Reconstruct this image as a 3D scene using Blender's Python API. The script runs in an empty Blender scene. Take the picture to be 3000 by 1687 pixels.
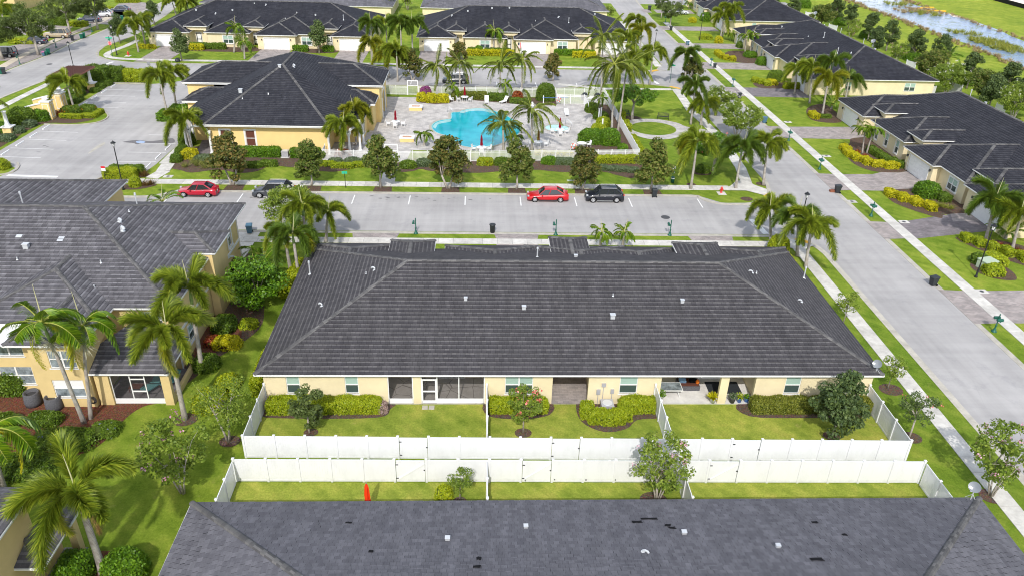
import bpy,math,random
import numpy as np
from mathutils import Vector,Matrix
S = bpy.context.scene
COL = S.collection
rad = math.radians
# ---------------------------------------------------------------- camera
FPX = 2267.35
CAM_H = 34.5
PITCH,YAW,ROLL = rad(28.8933),rad(2.90306),rad(-1.75856)
def cam_axes():
 cp,sp = math.cos(PITCH),math.sin(PITCH)
 f = Vector((math.sin(YAW) * cp,math.cos(YAW) * cp,-sp))
 x = Vector((math.cos(YAW),-math.sin(YAW),0))
 d = f.cross(x)
 x2 = math.cos(ROLL) * x + math.sin(ROLL) * d
 d2 = -math.sin(ROLL) * x + math.cos(ROLL) * d
 return x2,d2,f
CX,CD,CF = cam_axes()
cam = bpy.data.cameras.new('camera')
camo = bpy.data.objects.new('camera',cam)
COL.objects.link(camo)
m = Matrix.Identity(4)
for i in range(3):
 m[i][0],m[i][1],m[i][2] = CX[i],-CD[i],-CF[i]
m[2][3] = CAM_H
camo.matrix_world = m
cam.sensor_width = 36
cam.lens = FPX / 3000 * 36
cam.clip_start = 0.5
cam.clip_end = 2000
S.camera = camo
def at(u,v,h=0.0):
 """world point at height h seen at pixel (u, v) of the 3000 px wide survey photograph"""
 w = CX * ((u - 1500) / FPX) + CD * ((v - 843.5) / FPX) + CF
 t = (h - CAM_H) / w.z
 return Vector((w.x * t,w.y * t,h))
def px(p):
 q = Vector(p) - Vector((0,0,CAM_H))
 z = q.dot(CF)
 return 1500 + FPX * q.dot(CX) / z,843.5 + FPX * q.dot(CD) / z
K8 = 750 / 1941
K4 = 750 / 1761
ZO = {1: (0,0,K8),2: (750,0,K8),3: (1500,0,K8),4: (2250,0,K8),5: (0,530,K8),6: (750,530,K8),
  7: (1500,530,K8),8: (2250,530,K8),9: (0,1070,K4),10: (750,1070,K4),11: (1500,1070,K4),
  12: (2250,1070,K4),13: (1200,240,700 / 2576),14: (0,180,400 / 1932),15: (0,0,500 / 2576),
  16: (1900,0,500 / 2576),17: (1700,400,700 / 2576),18: (440,400,800 / 2576),19: (2250,0,750 / 2576)}
def Z(z,x,y,h=0.0):
 a = ZO[z]
 return at(a[0] + x * a[2],a[1] + y * a[2],h)
# ---------------------------------------------------------------- world, sun, exposure
w = bpy.data.worlds.new('World')
S.world = w
w.use_nodes = True
SUN_DIR = Vector((0.12,1.0,-0.93)).normalized()# the way the light travels
SUN_EL = math.asin(-SUN_DIR.z)
nt = w.node_tree
bgn = nt.nodes['Background']
sky = nt.nodes.new('ShaderNodeTexSky')
sky.sky_type = 'NISHITA'
sky.sun_disc = False
sky.sun_elevation = SUN_EL
sky.sun_rotation = math.atan2(-SUN_DIR.x,-SUN_DIR.y)
sky.air_density = 1.0
sky.dust_density = 1.6
sky.ozone_density = 1.0
# broken white cloud over the blue, seen only in reflections
tc = nt.nodes.new('ShaderNodeTexCoord')
cn = nt.nodes.new('ShaderNodeTexNoise')
cn.inputs['Scale'].default_value = 3.2
cn.inputs['Detail'].default_value = 6
cr = nt.nodes.new('ShaderNodeValToRGB')
cr.color_ramp.elements[0].position = 0.47
cr.color_ramp.elements[1].position = 0.62
mixc = nt.nodes.new('ShaderNodeMix')
mixc.data_type = 'RGBA'
mixc.inputs[7].default_value = (9.5,9.8,10.2,1)
nt.links.new(tc.outputs['Generated'],cn.inputs['Vector'])
nt.links.new(cn.outputs['Fac'],cr.inputs['Fac'])
nt.links.new(cr.outputs['Color'],mixc.inputs[0])
nt.links.new(sky.outputs['Color'],mixc.inputs[6])
nt.links.new(mixc.outputs[2],bgn.inputs['Color'])
bgn.inputs['Strength'].default_value = 0.148
sl = bpy.data.lights.new('sun','SUN')
sl.energy = 2.85
sl.angle = rad(0.8)
sl.color = (1.0,0.965,0.91)
so = bpy.data.objects.new('sun',sl)
COL.objects.link(so)
so.rotation_euler = SUN_DIR.to_track_quat('-Z','Y').to_euler()
S.view_settings.view_transform = 'Standard'
S.view_settings.look = 'None'
S.view_settings.exposure = 0.27
S.view_settings.gamma = 1
S.view_settings.use_curve_mapping = False
S.render.engine = 'CYCLES'
S.cycles.pixel_filter_type = 'BLACKMAN_HARRIS'
S.cycles.filter_width = 1.05
# ---------------------------------------------------------------- materials
MATS = {}
class NB:
 """small node-building helper"""
 def __init__(s,name,rough=0.8,spec=0.3):
  s.m = bpy.data.materials.new(name)
  s.m.use_nodes = True
  s.t = s.m.node_tree
  s.b = s.t.nodes['Principled BSDF']
  s.b.inputs['Roughness'].default_value = rough
  s.b.inputs['Specular IOR Level'].default_value = spec
  MATS[name] = s.m
 def n(s,typ,**kw):
  nd = s.t.nodes.new('ShaderNode' + typ)
  for k,v in kw.items():
   if k in nd.inputs:
    nd.inputs[k].default_value = v
   else:
    setattr(nd,k,v)
  return nd
 def l(s,a,b):
  s.t.links.new(a,b)
 def coord(s,kind='Object',scale=(1,1,1),rot=(0,0,0)):
  c = s.n('TexCoord')
  mp = s.n('Mapping')
  mp.inputs['Scale'].default_value = scale
  mp.inputs['Rotation'].default_value = rot
  s.l(c.outputs[kind],mp.inputs['Vector'])
  return mp.outputs['Vector']
 def geo(s,scale=(1,1,1)):
  c = s.n('NewGeometry')
  mp = s.n('Mapping')
  mp.inputs['Scale'].default_value = scale
  s.l(c.outputs['Position'],mp.inputs['Vector'])
  return mp.outputs['Vector']
 def noise(s,vec,scale,detail=4,rough=0.55):
  n = s.n('TexNoise')
  n.inputs['Scale'].default_value = scale
  n.inputs['Detail'].default_value = detail
  n.inputs['Roughness'].default_value = rough
  if vec is not None:
   s.l(vec,n.inputs['Vector'])
  return n.outputs['Fac']
 def ramp(s,fac,stops):
  r = s.n('ValToRGB')
  e = r.color_ramp.elements
  while len(e) < len(stops):
   e.new(0.5)
  for i,(p,c) in enumerate(stops):
   e[i].position = p
   e[i].color = c if len(c) == 4 else (*c,1)
  s.l(fac,r.inputs['Fac'])
  return r.outputs['Color']
 def mix(s,fac,a,b,mode='MIX'):
  x = s.n('Mix',data_type='RGBA',blend_type=mode)
  for sock,v in ((x.inputs[0],fac),(x.inputs[6],a),(x.inputs[7],b)):
   if isinstance(v,(int,float)):
    sock.default_value = v
   elif isinstance(v,tuple):
    sock.default_value = v if len(v) == 4 else (*v,1)
   else:
    s.l(v,sock)
  return x.outputs[2]
 def math(s,op,a,b=0.0):
  x = s.n('Math',operation=op)
  for sock,v in ((x.inputs[0],a),(x.inputs[1],b)):
   if isinstance(v,(int,float)):
    sock.default_value = v
   else:
    s.l(v,sock)
  return x.outputs[0]
 def out(s,col,bump=None,bstr=0.3,bdist=0.02):
  if isinstance(col,tuple):
   s.b.inputs['Base Color'].default_value = (*col,1)
  else:
   s.l(col,s.b.inputs['Base Color'])
  if bump is not None:
   bp = s.n('Bump')
   bp.inputs['Strength'].default_value = bstr
   bp.inputs['Distance'].default_value = bdist
   s.l(bump,bp.inputs['Height'])
   s.l(bp.outputs['Normal'],s.b.inputs['Normal'])
  return s.m
def flat(name,c,rough=0.6,spec=0.3,metal=0.0,var=0.0,vs=3.0):
 k = NB(name,rough,spec)
 k.b.inputs['Metallic'].default_value = metal
 if var:
  n = k.noise(k.geo(),vs,5,0.6)
  lo = tuple(x * (1 - var) for x in c)
  hi = tuple(min(1,x * (1 + var)) for x in c)
  return k.out(k.ramp(n,[(0.3,lo),(0.7,hi)]))
 return k.out(c)
def roof_mat(name,lo,mid,hi,stain=0.5,stain_col=(0.16,0.155,0.15)):
 k = NB(name,0.85,0.25)
 g = k.n('NewGeometry')
 v = k.geo()
 rnd = g.outputs['Random Per Island']
 oi = k.n('ObjectInfo')
 r2 = k.math('FRACT',k.math('ADD',rnd,oi.outputs['Random']))
 c = k.ramp(r2,[(0,lo),(0.5,mid),(1,hi)])
 n1 = k.noise(v,0.35,5,0.6)
 n2 = k.noise(v,5.0,4,0.7)
 st = k.math('MULTIPLY',k.ramp(n1,[(0.42,(0,0,0)),(0.68,(1,1,1))]),k.ramp(n2,[(0.35,(0.2,) * 3),(0.7,(1,1,1))]))
 st = k.math('MULTIPLY',st,stain)
 c = k.mix(st,c,stain_col)
 ns = k.noise(k.geo((1.6,0.22,0.22)),1.0,6,0.72)
 c = k.mix(0.75,c,k.ramp(ns,[(0.32,(0.74,) * 3),(0.68,(1.22,) * 3)]),'MULTIPLY')
 n3 = k.noise(v,26.0,3,0.7)
 c = k.mix(0.55,c,k.ramp(n3,[(0.3,(0.55,) * 3),(0.7,(1.0,) * 3)]),'MULTIPLY')
 return k.out(c,n3,0.25,0.01)
def stucco(name,c,dirt=0.25):
 k = NB(name,0.9,0.2)
 v = k.geo()
 a = k.noise(v,0.8,5,0.6)
 col = k.ramp(a,[(0.3,tuple(x * (1 - dirt * 0.45) for x in c)),(0.65,c)])
 f = k.noise(v,45,2,0.5)
 g = k.n('SeparateXYZ')
 k.l(v,g.inputs[0])
 low = k.math('SUBTRACT',0.75,g.outputs['Z'])
 s2 = k.noise(k.geo((2.5,2.5,0.6)),1.6,5,0.65)
 mask = k.ramp(k.math('MULTIPLY',k.math('MAXIMUM',low,0.0),s2),[(0.05,(0,0,0)),(0.5,(1,1,1))])
 col = k.mix(k.math('MULTIPLY',mask,dirt),col,(c[0] * 0.45,c[1] * 0.42,c[2] * 0.4))
 return k.out(col,f,0.35,0.008)
def leaf_mat(name,lo,mid,hi,rough=0.5,trans=0.25,spec=0.35,cool=0.0):
 k = NB(name,rough,spec)
 g = k.n('NewGeometry')
 oi = k.n('ObjectInfo')
 n = k.noise(k.geo(),0.9,3,0.6)
 r = k.math('ADD',k.math('MULTIPLY',g.outputs['Random Per Island'],0.62),k.math('MULTIPLY',n,0.38))
 r = k.math('ADD',r,k.math('MULTIPLY',k.math('SUBTRACT',oi.outputs['Random'],0.5),0.16))
 c = k.ramp(r,[(0.08,lo),(0.48,mid),(0.92,hi)])
 k.l(c,k.b.inputs['Base Color'])
 if trans:
  tr = k.n('BsdfTranslucent')
  k.l(k.mix(0.5,c,(0.55,0.7,0.08)),tr.inputs['Color'])
  ms = k.n('MixShader')
  ms.inputs[0].default_value = trans
  k.l(k.b.outputs[0],ms.inputs[1])
  k.l(tr.outputs[0],ms.inputs[2])
  k.l(ms.outputs[0],k.t.nodes['Material Output'].inputs['Surface'])
 return k.m
# ground covers
def make_grass(name,lo,mid,hi):
 k = NB(name,0.9,0.12)
 v = k.geo()
 big = k.noise(v,0.07,4,0.6)
 med = k.noise(v,0.55,5,0.65)
 fine = k.noise(v,7.0,4,0.75)
 blade = k.noise(k.geo((1,1,1)),38.0,3,0.8)
 c1 = k.ramp(med,[(0.3,lo),(0.5,mid),(0.72,hi)])
 c2 = k.ramp(big,[(0.35,(0.72,0.82,0.7)),(0.65,(1.15,1.1,1.1))])
 c = k.mix(1.0,c1,c2,'MULTIPLY')
 c = k.mix(0.75,c,k.ramp(fine,[(0.3,(0.6,0.66,0.5)),(0.68,(1.22,1.2,1.25))]),'MULTIPLY')
 c = k.mix(0.7,c,k.ramp(blade,[(0.3,(0.5,0.55,0.45)),(0.7,(1.4,1.4,1.5))]),'MULTIPLY')
 mow = k.n('TexWave',wave_type='BANDS',bands_direction='DIAGONAL')
 mow.inputs['Scale'].default_value = 0.45
 mow.inputs['Distortion'].default_value = 1.5
 k.l(v,mow.inputs['Vector'])
 c = k.mix(0.5,c,k.ramp(mow.outputs['Fac'],[(0.3,(0.86,0.88,0.86)),(0.7,(1.06,1.05,1.06))]),'MULTIPLY')
 dry = k.ramp(k.noise(v,0.9,6,0.75),[(0.60,(0,0,0)),(0.74,(0.6,) * 3)])
 c = k.mix(dry,c,(0.40,0.34,0.12))
 h = k.math('ADD',k.math('MULTIPLY',fine,0.5),blade)
 return k.out(c,h,0.9,0.05)
def make_asphalt():
 k = NB('asphalt',0.92,0.2)
 v = k.geo()
 n = k.noise(v,0.12,5,0.6)
 f = k.noise(v,60,3,0.8)
 c = k.ramp(n,[(0.3,(0.345,0.335,0.33)),(0.7,(0.465,0.45,0.44))])
 st = k.noise(v,0.45,6,0.7)
 c = k.mix(k.ramp(st,[(0.55,(0,0,0)),(0.76,(0.62,) * 3)]),c,(0.27,0.27,0.28))
 c = k.mix(0.55,c,k.ramp(f,[(0.25,(0.72,) * 3),(0.75,(1.12,) * 3)]),'MULTIPLY')
 for sc_,am in (((1.1,0.03,1),0.30),((0.03,1.1,1),0.22)):
  tr = k.noise(k.geo(sc_),1.0,4,0.6)
  c = k.mix(am,c,k.ramp(tr,[(0.35,(0.72,) * 3),(0.65,(1.10,) * 3)]),'MULTIPLY')
 # fine cracks
 vo = k.n('TexVoronoi',feature='DISTANCE_TO_EDGE')
 vo.inputs['Scale'].default_value = 0.16
 wv = k.mix(0.25,v,k.n('TexNoise',Scale=1.2).outputs['Color'],'ADD')
 k.l(wv,vo.inputs['Vector'])
 c = k.mix(k.ramp(vo.outputs['Distance'],[(0.0,(0.12,) * 3),(0.004,(0,0,0))]),c,(0.2,0.2,0.2))
 return k.out(c,f,0.3,0.01)
def make_concrete(name,a,b):
 k = NB(name,0.9,0.2)
 v = k.geo()
 oi = k.n('ObjectInfo')
 n = k.noise(v,1.1,6,0.7)
 c = k.ramp(n,[(0.3,a),(0.62,b)])
 c = k.mix(1.0,c,k.ramp(oi.outputs['Random'],[(0,(0.86,0.86,0.85)),(1,(1.06,1.06,1.05))]),'MULTIPLY')
 f = k.noise(v,50,3,0.8)
 c = k.mix(0.3,c,k.ramp(f,[(0.25,(0.7,) * 3),(0.75,(1.15,) * 3)]),'MULTIPLY')
 return k.out(c,f,0.2,0.01)
def make_pavers(name,a,b,mortar,scale=1.0,rot=0.0,spot=0.35):
 k = NB(name,0.9,0.2)
 c0 = k.n('NewGeometry')
 mp = k.n('Mapping')
 mp.inputs['Rotation'].default_value = (0,0,rot)
 k.l(c0.outputs['Position'],mp.inputs['Vector'])
 br = k.n('TexBrick')
 br.inputs['Scale'].default_value = 1.0
 br.inputs['Brick Width'].default_value = 0.42 * scale
 br.inputs['Row Height'].default_value = 0.21 * scale
 br.inputs['Mortar Size'].default_value = 0.008
 br.inputs['Color1'].default_value = (*a,1)
 br.inputs['Color2'].default_value = (*b,1)
 br.inputs['Mortar'].default_value = (*mortar,1)
 k.l(mp.outputs[0],br.inputs['Vector'])
 v = k.geo()
 n = k.noise(v,0.7,6,0.7)
 c = k.mix(0.8,br.outputs['Color'],k.ramp(n,[(0.32,(0.62,) * 3),(0.6,(1.08,) * 3)]),'MULTIPLY')
 s2 = k.noise(v,1.7,5,0.7)
 c = k.mix(k.math('MULTIPLY',k.ramp(s2,[(0.6,(0,0,0)),(0.72,(1,1,1))]),spot),c,tuple(x * 0.35 for x in a))
 return k.out(c,br.outputs['Fac'],-0.3,0.01)
def make_mulch(name,a,b,c3):
 k = NB(name,0.95,0.1)
 v = k.geo()
 vo = k.n('TexVoronoi')
 vo.inputs['Scale'].default_value = 14
 k.l(v,vo.inputs['Vector'])
 n = k.noise(v,20,4,0.8)
 c = k.ramp(n,[(0.3,a),(0.5,b),(0.72,c3)])
 c = k.mix(0.4,c,vo.outputs['Color'],'SOFT_LIGHT')
 return k.out(c,n,0.8,0.05)
def make_pool_water(name,deep,shallow,scale):
 k = NB(name,0.06,0.6)
 v = k.geo()
 n = k.noise(v,0.35,3,0.5)
 c = k.ramp(n,[(0.35,deep),(0.65,shallow)])
 vo = k.n('TexVoronoi',feature='SMOOTH_F1')
 vo.inputs['Scale'].default_value = 1.6
 k.l(v,vo.inputs['Vector'])
 wv = k.noise(v,5.0,3,0.6)
 return k.out(c,wv,0.12,0.03)
def make_canal():
 k = NB('canal_water',0.08,0.7)
 v = k.geo()
 n = k.noise(v,0.3,6,0.75)
 n2 = k.noise(v,1.4,4,0.7)
 wc = k.ramp(n,[(0.3,(0.19,0.29,0.50)),(0.7,(0.33,0.42,0.58))])
 pads = k.ramp(k.math('MULTIPLY',n,n2),[(0.27,(0,0,0)),(0.33,(1,1,1))])
 c = k.mix(pads,wc,(0.16,0.2,0.05))
 k.l(k.mix(pads,(0.08,) * 3,(0.8,) * 3),k.b.inputs['Roughness'])
 return k.out(c,k.noise(v,2.5,4,0.7),0.5,0.1)
make_grass('lawn',(0.13,0.20,0.016),(0.21,0.285,0.030),(0.32,0.35,0.055))
make_grass('yard_lawn',(0.19,0.25,0.03),(0.31,0.35,0.055),(0.46,0.42,0.09))
make_grass('bank_grass',(0.19,0.25,0.025),(0.27,0.33,0.035),(0.38,0.39,0.07))
make_asphalt()
make_concrete('sidewalk',(0.46,0.44,0.41),(0.66,0.64,0.60))
make_concrete('gutter',(0.34,0.32,0.28),(0.50,0.47,0.41))
make_concrete('tan_walk',(0.47,0.41,0.32),(0.6,0.53,0.43))
make_pavers('driveway_pavers',(0.40,0.35,0.33),(0.30,0.27,0.26),(0.22,0.2,0.19))
make_pavers('deck_pavers',(0.56,0.53,0.50),(0.44,0.42,0.405),(0.32,0.31,0.30),1.4,rad(0),0.0)
make_pavers('dark_pavers',(0.25,0.22,0.23),(0.18,0.165,0.17),(0.12,0.11,0.11))
make_mulch('brown_mulch',(0.05,0.03,0.022),(0.11,0.075,0.055),(0.21,0.16,0.125))
make_mulch('red_mulch',(0.05,0.02,0.014),(0.13,0.05,0.03),(0.30,0.17,0.11))
make_pool_water('pool_water',(0.0,0.32,0.40),(0.02,0.46,0.53),1)
make_pool_water('spa_water',(0.25,0.52,0.5),(0.4,0.64,0.62),1)
make_canal()
roof_mat('roof_dark',(0.048,0.045,0.051),(0.056,0.053,0.059),(0.068,0.064,0.070),0.45,(0.085,0.082,0.080))
roof_mat('roof_dark_worn',(0.10,0.096,0.10),(0.12,0.116,0.12),(0.15,0.144,0.146),0.45,(0.055,0.052,0.055))
roof_mat('roof_blue',(0.020,0.021,0.029),(0.026,0.027,0.036),(0.034,0.035,0.045),0.3,(0.085,0.085,0.095))
roof_mat('roof_blue_worn',(0.036,0.037,0.045),(0.048,0.049,0.058),(0.066,0.066,0.075),0.3,(0.1,0.1,0.11))
roof_mat('roof_grey',(0.118,0.116,0.132),(0.140,0.138,0.155),(0.168,0.165,0.184),0.45,(0.085,0.085,0.10))
roof_mat('roof_weathered',(0.085,0.082,0.09),(0.11,0.106,0.116),(0.14,0.135,0.145),0.7,(0.052,0.05,0.057))
roof_mat('roof_weathered_worn',(0.15,0.145,0.155),(0.19,0.185,0.2),(0.24,0.235,0.25),0.6,(0.09,0.085,0.095))
roof_mat('ridge_cap',(0.085,0.083,0.085),(0.125,0.122,0.122),(0.18,0.175,0.172),0.5,(0.06,0.06,0.062))
flat('underlay',(0.015,0.015,0.017),0.95,0.1)
stucco('stucco_cream',(0.78,0.675,0.44))
stucco('stucco_yellow',(0.71,0.545,0.26),0.3)
stucco('stucco_gold',(0.80,0.60,0.26),0.15)
flat('white_trim',(0.76,0.76,0.745),0.5,0.4,var=0.05)
k_ = NB('white_vinyl',0.35,0.45)
_n = k_.noise(k_.geo((1,1,0.4)),1.5,5,0.65)
_c = k_.ramp(_n,[(0.28,(0.70,0.705,0.715)),(0.55,(0.76,0.765,0.78))])
_s = k_.n('SeparateXYZ')
_p = k_.geo()
k_.l(_p,_s.inputs[0])
_g = k_.math('MULTIPLY',k_.math('MAXIMUM',k_.math('SUBTRACT',0.55,_s.outputs['Z']),0.0),k_.noise(_p,2.2,5,0.7))
k_.out(k_.mix(k_.ramp(_g,[(0.12,(0,0,0)),(0.34,(0.4,) * 3)]),_c,(0.30,0.31,0.26)))
flat('white_metal',(0.8,0.8,0.8),0.4,0.4)
flat('garage_white',(0.80,0.80,0.79),0.5,0.35,var=0.04)
flat('paint_line',(0.74,0.74,0.73),0.7,0.2,var=0.12,vs=6)
flat('yellow_pad',(0.75,0.42,0.04),0.7,0.2,var=0.2,vs=8)
flat('stain',(0.16,0.155,0.16),0.8,0.2,var=0.2,vs=5)
flat('black_metal',(0.015,0.017,0.018),0.4,0.4)
flat('iron',(0.07,0.07,0.075),0.6,0.4,var=0.2,vs=20)
flat('green_metal',(0.012,0.10,0.07),0.4,0.4)
flat('bin_black',(0.03,0.035,0.04),0.5,0.35)
flat('bin_blue',(0.07,0.15,0.22),0.5,0.35)
flat('bin_green',(0.01,0.13,0.08),0.5,0.35)
flat('bin_lid_pink',(0.6,0.15,0.35),0.5,0.35)
flat('galvanised',(0.62,0.64,0.66),0.4,0.5,0.3)
flat('hydrant_red',(0.62,0.05,0.04),0.4,0.4)
flat('stop_red',(0.6,0.02,0.03),0.4,0.4)
flat('sign_green',(0.03,0.42,0.25),0.4,0.4)
flat('sign_white',(0.8,0.8,0.8),0.4,0.4)
flat('sign_grey',(0.25,0.26,0.27),0.5,0.4)
flat('umbrella_maroon',(0.22,0.008,0.018),0.85,0.1)
flat('umbrella_red',(0.75,0.045,0.008),0.85,0.1)
flat('pergola_brown',(0.16,0.075,0.06),0.7,0.2)
flat('gravel_pink',(0.5,0.3,0.2),0.9,0.1,var=0.4,vs=30)
flat('brick_edge',(0.42,0.16,0.07),0.9,0.1,var=0.5,vs=6)
flat('plastic_dark',(0.05,0.05,0.055),0.5,0.4)
flat('ac_grey',(0.42,0.42,0.44),0.5,0.4,0.2)
flat('cushion_teal',(0.12,0.3,0.3),0.9,0.1)
flat('cloth_blue',(0.3,0.5,0.75),0.9,0.1)
flat('cloth_black',(0.01,0.01,0.012),0.9,0.1)
flat('orange',(0.8,0.2,0.02),0.7,0.2)
flat('wood_dark',(0.12,0.045,0.03),0.7,0.2)
flat('patio_floor',(0.66,0.64,0.61),0.9,0.2,var=0.15,vs=1.5)
flat('mat_dark',(0.035,0.04,0.045),0.9,0.1)
flat('pot_grey',(0.10,0.10,0.11),0.8,0.2,var=0.3,vs=12)
flat('pot_blue',(0.05,0.18,0.55),0.3,0.5)
flat('pot_white',(0.7,0.7,0.72),0.4,0.4)
flat('soil',(0.05,0.035,0.025),0.95,0.1)
flat('bark',(0.26,0.225,0.19),0.9,0.1,var=0.35,vs=9)
flat('bark_pale',(0.42,0.38,0.33),0.9,0.1,var=0.3,vs=9)
flat('silt_fence',(0.01,0.01,0.01),0.7,0.2)
flat('sand',(0.75,0.68,0.6),0.9,0.1,var=0.1)
flat('life_ring',(0.8,0.1,0.02),0.5,0.3)
flat('sage_paint',(0.42,0.5,0.38),0.6,0.3)
flat('pot_brown',(0.25,0.09,0.05),0.6,0.3)
# palm trunk: grey rings
k_ = NB('palm_trunk',0.9,0.15)
_v = k_.coord('Object')
_w = k_.n('TexWave',wave_type='BANDS',bands_direction='Z')
_w.inputs['Scale'].default_value = 3.6
_w.inputs['Distortion'].default_value = 1.2
_w.inputs['Detail Scale'].default_value = 2
k_.l(_v,_w.inputs['Vector'])
_c = k_.ramp(_w.outputs['Fac'],[(0.2,(0.24,0.21,0.18)),(0.8,(0.42,0.38,0.34))])
_c = k_.mix(k_.ramp(k_.noise(_v,1.7,5,0.7),[(0.45,(0,0,0)),(0.6,(0.6,) * 3)]),_c,(0.52,0.50,0.45))
k_.out(_c,_w.outputs['Fac'],0.5,0.03)
flat('crownshaft',(0.20,0.30,0.10),0.45,0.4,var=0.25,vs=5)
flat('frond_stem',(0.34,0.36,0.07),0.5,0.3)
flat('spear',(0.5,0.48,0.26),0.6,0.3)
flat('seed_stalk',(0.55,0.53,0.38),0.8,0.2,var=0.25,vs=8)
leaf_mat('leaf_foxtail',(0.035,0.065,0.005),(0.15,0.21,0.013),(0.42,0.45,0.04),0.45)
leaf_mat('leaf_foxtail_yellow',(0.07,0.08,0.004),(0.2,0.22,0.01),(0.4,0.36,0.025),0.45)
leaf_mat('leaf_foxtail_dark',(0.025,0.055,0.007),(0.07,0.13,0.014),(0.17,0.24,0.03),0.4)
leaf_mat('leaf_frond_dead',(0.05,0.02,0.008),(0.13,0.06,0.02),(0.3,0.2,0.04),0.7,0.1)
leaf_mat('leaf_coconut',(0.04,0.065,0.007),(0.13,0.175,0.018),(0.32,0.34,0.05),0.4)
leaf_mat('leaf_christmas',(0.03,0.08,0.004),(0.09,0.19,0.008),(0.30,0.40,0.02),0.4)
leaf_mat('leaf_christmas_yellow',(0.25,0.25,0.004),(0.5,0.46,0.01),(0.72,0.62,0.02),0.4)
leaf_mat('leaf_magnolia',(0.025,0.05,0.007),(0.09,0.135,0.018),(0.22,0.19,0.055),0.55,0.15,0.22)
leaf_mat('leaf_magnolia_brown',(0.025,0.045,0.008),(0.09,0.11,0.02),(0.24,0.15,0.045),0.55,0.15,0.22)
leaf_mat('leaf_oak',(0.03,0.05,0.012),(0.075,0.11,0.025),(0.16,0.20,0.055),0.6,0.2)
leaf_mat('leaf_oak_dark',(0.025,0.05,0.014),(0.065,0.105,0.028),(0.16,0.21,0.06),0.6,0.15)
leaf_mat('leaf_bright',(0.03,0.09,0.004),(0.09,0.20,0.008),(0.22,0.38,0.02),0.45)
leaf_mat('leaf_crape',(0.05,0.095,0.008),(0.14,0.21,0.018),(0.29,0.35,0.05),0.55,0.25)
leaf_mat('hedge_lime',(0.14,0.21,0.005),(0.29,0.36,0.010),(0.48,0.50,0.018),0.5,0.2)
leaf_mat('hedge_green',(0.035,0.075,0.005),(0.09,0.16,0.010),(0.18,0.26,0.02),0.5,0.15)
leaf_mat('hedge_yellow',(0.24,0.25,0.003),(0.46,0.43,0.006),(0.68,0.60,0.012),0.5,0.2)
leaf_mat('hedge_olive',(0.05,0.07,0.006),(0.13,0.16,0.015),(0.28,0.28,0.04),0.5,0.15)
leaf_mat('grass_clump',(0.05,0.07,0.008),(0.16,0.18,0.03),(0.36,0.34,0.10),0.6,0.2)
leaf_mat('croton_red',(0.06,0.008,0.006),(0.22,0.02,0.015),(0.45,0.16,0.02),0.5,0.15)
leaf_mat('reed_tan',(0.16,0.11,0.05),(0.34,0.24,0.13),(0.5,0.4,0.24),0.8,0.1)
leaf_mat('reed_green',(0.10,0.12,0.015),(0.22,0.24,0.03),(0.42,0.40,0.08),0.7,0.15)
leaf_mat('sage_blue',(0.04,0.065,0.035),(0.095,0.14,0.065),(0.18,0.23,0.12),0.6,0.1)
leaf_mat('bloom_pink',(0.4,0.15,0.22),(0.62,0.30,0.42),(0.75,0.48,0.58),0.7,0.2)
leaf_mat('bloom_coral',(0.6,0.06,0.07),(0.8,0.16,0.16),(0.9,0.35,0.3),0.7,0.2)
leaf_mat('bloom_white',(0.6,0.58,0.5),(0.75,0.74,0.66),(0.85,0.85,0.8),0.7,0.2)
leaf_mat('bloom_purple',(0.16,0.03,0.12),(0.3,0.06,0.22),(0.45,0.16,0.38),0.7,0.2)
leaf_mat('bloom_orange',(0.7,0.15,0.01),(0.85,0.3,0.02),(0.9,0.5,0.05),0.7,0.2)
leaf_mat('bloom_dusty',(0.2,0.11,0.1),(0.36,0.25,0.23),(0.5,0.4,0.36),0.7,0.1)
leaf_mat('bloom_blue',(0.15,0.13,0.4),(0.25,0.22,0.6),(0.4,0.38,0.7),0.7,0.2)
# window glass: a tinted reflecting pane (blinds drawn behind the upper sash are a paler part)
k_ = NB('pane_dark',0.08,0.8)
k_.out((0.055,0.085,0.078))
k_ = NB('pane_blind',0.2,0.6)
_w = k_.n('TexWave',wave_type='BANDS',bands_direction='Z')
_w.inputs['Scale'].default_value = 8
k_.l(k_.geo(),_w.inputs['Vector'])
k_.out(k_.ramp(_w.outputs['Fac'],[(0.2,(0.30,0.44,0.38)),(0.8,(0.40,0.54,0.47))]))
k_ = NB('pane_grey',0.12,0.7)
k_.out(k_.ramp(k_.noise(k_.geo(),2.0,4,0.7),[(0.35,(0.10,0.12,0.13)),(0.7,(0.36,0.42,0.46))]))
k_ = NB('insect_screen',0.8,0.2)
_tr = k_.n('BsdfTransparent')
_ms = k_.n('MixShader')
_ms.inputs[0].default_value = 0.32
k_.b.inputs['Base Color'].default_value = (0.06,0.06,0.065,1)
k_.l(_tr.outputs[0],_ms.inputs[1])
k_.l(k_.b.outputs[0],_ms.inputs[2])
k_.l(_ms.outputs[0],k_.t.nodes['Material Output'].inputs['Surface'])
for nm,c in (('car_red',(0.50,0.006,0.012)),('car_crimson',(0.42,0.004,0.025)),('car_black',(0.012,0.014,0.022)),
    ('car_grey',(0.045,0.05,0.06)),('car_tan',(0.36,0.29,0.19)),('car_silver',(0.55,0.56,0.58)),
    ('car_navy',(0.02,0.03,0.06)),('car_white',(0.72,0.74,0.78))):
 k_ = NB(nm,0.28,0.5)
 k_.b.inputs['Coat Weight'].default_value = 0.6
 k_.b.inputs['Coat Roughness'].default_value = 0.05
 k_.out(c)
flat('car_glass',(0.02,0.025,0.03),0.05,0.9)
flat('tyre',(0.012,0.012,0.013),0.8,0.2)
flat('alloy',(0.6,0.61,0.62),0.3,0.6,0.5)
flat('headlamp',(0.45,0.47,0.5),0.1,0.8)
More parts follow.
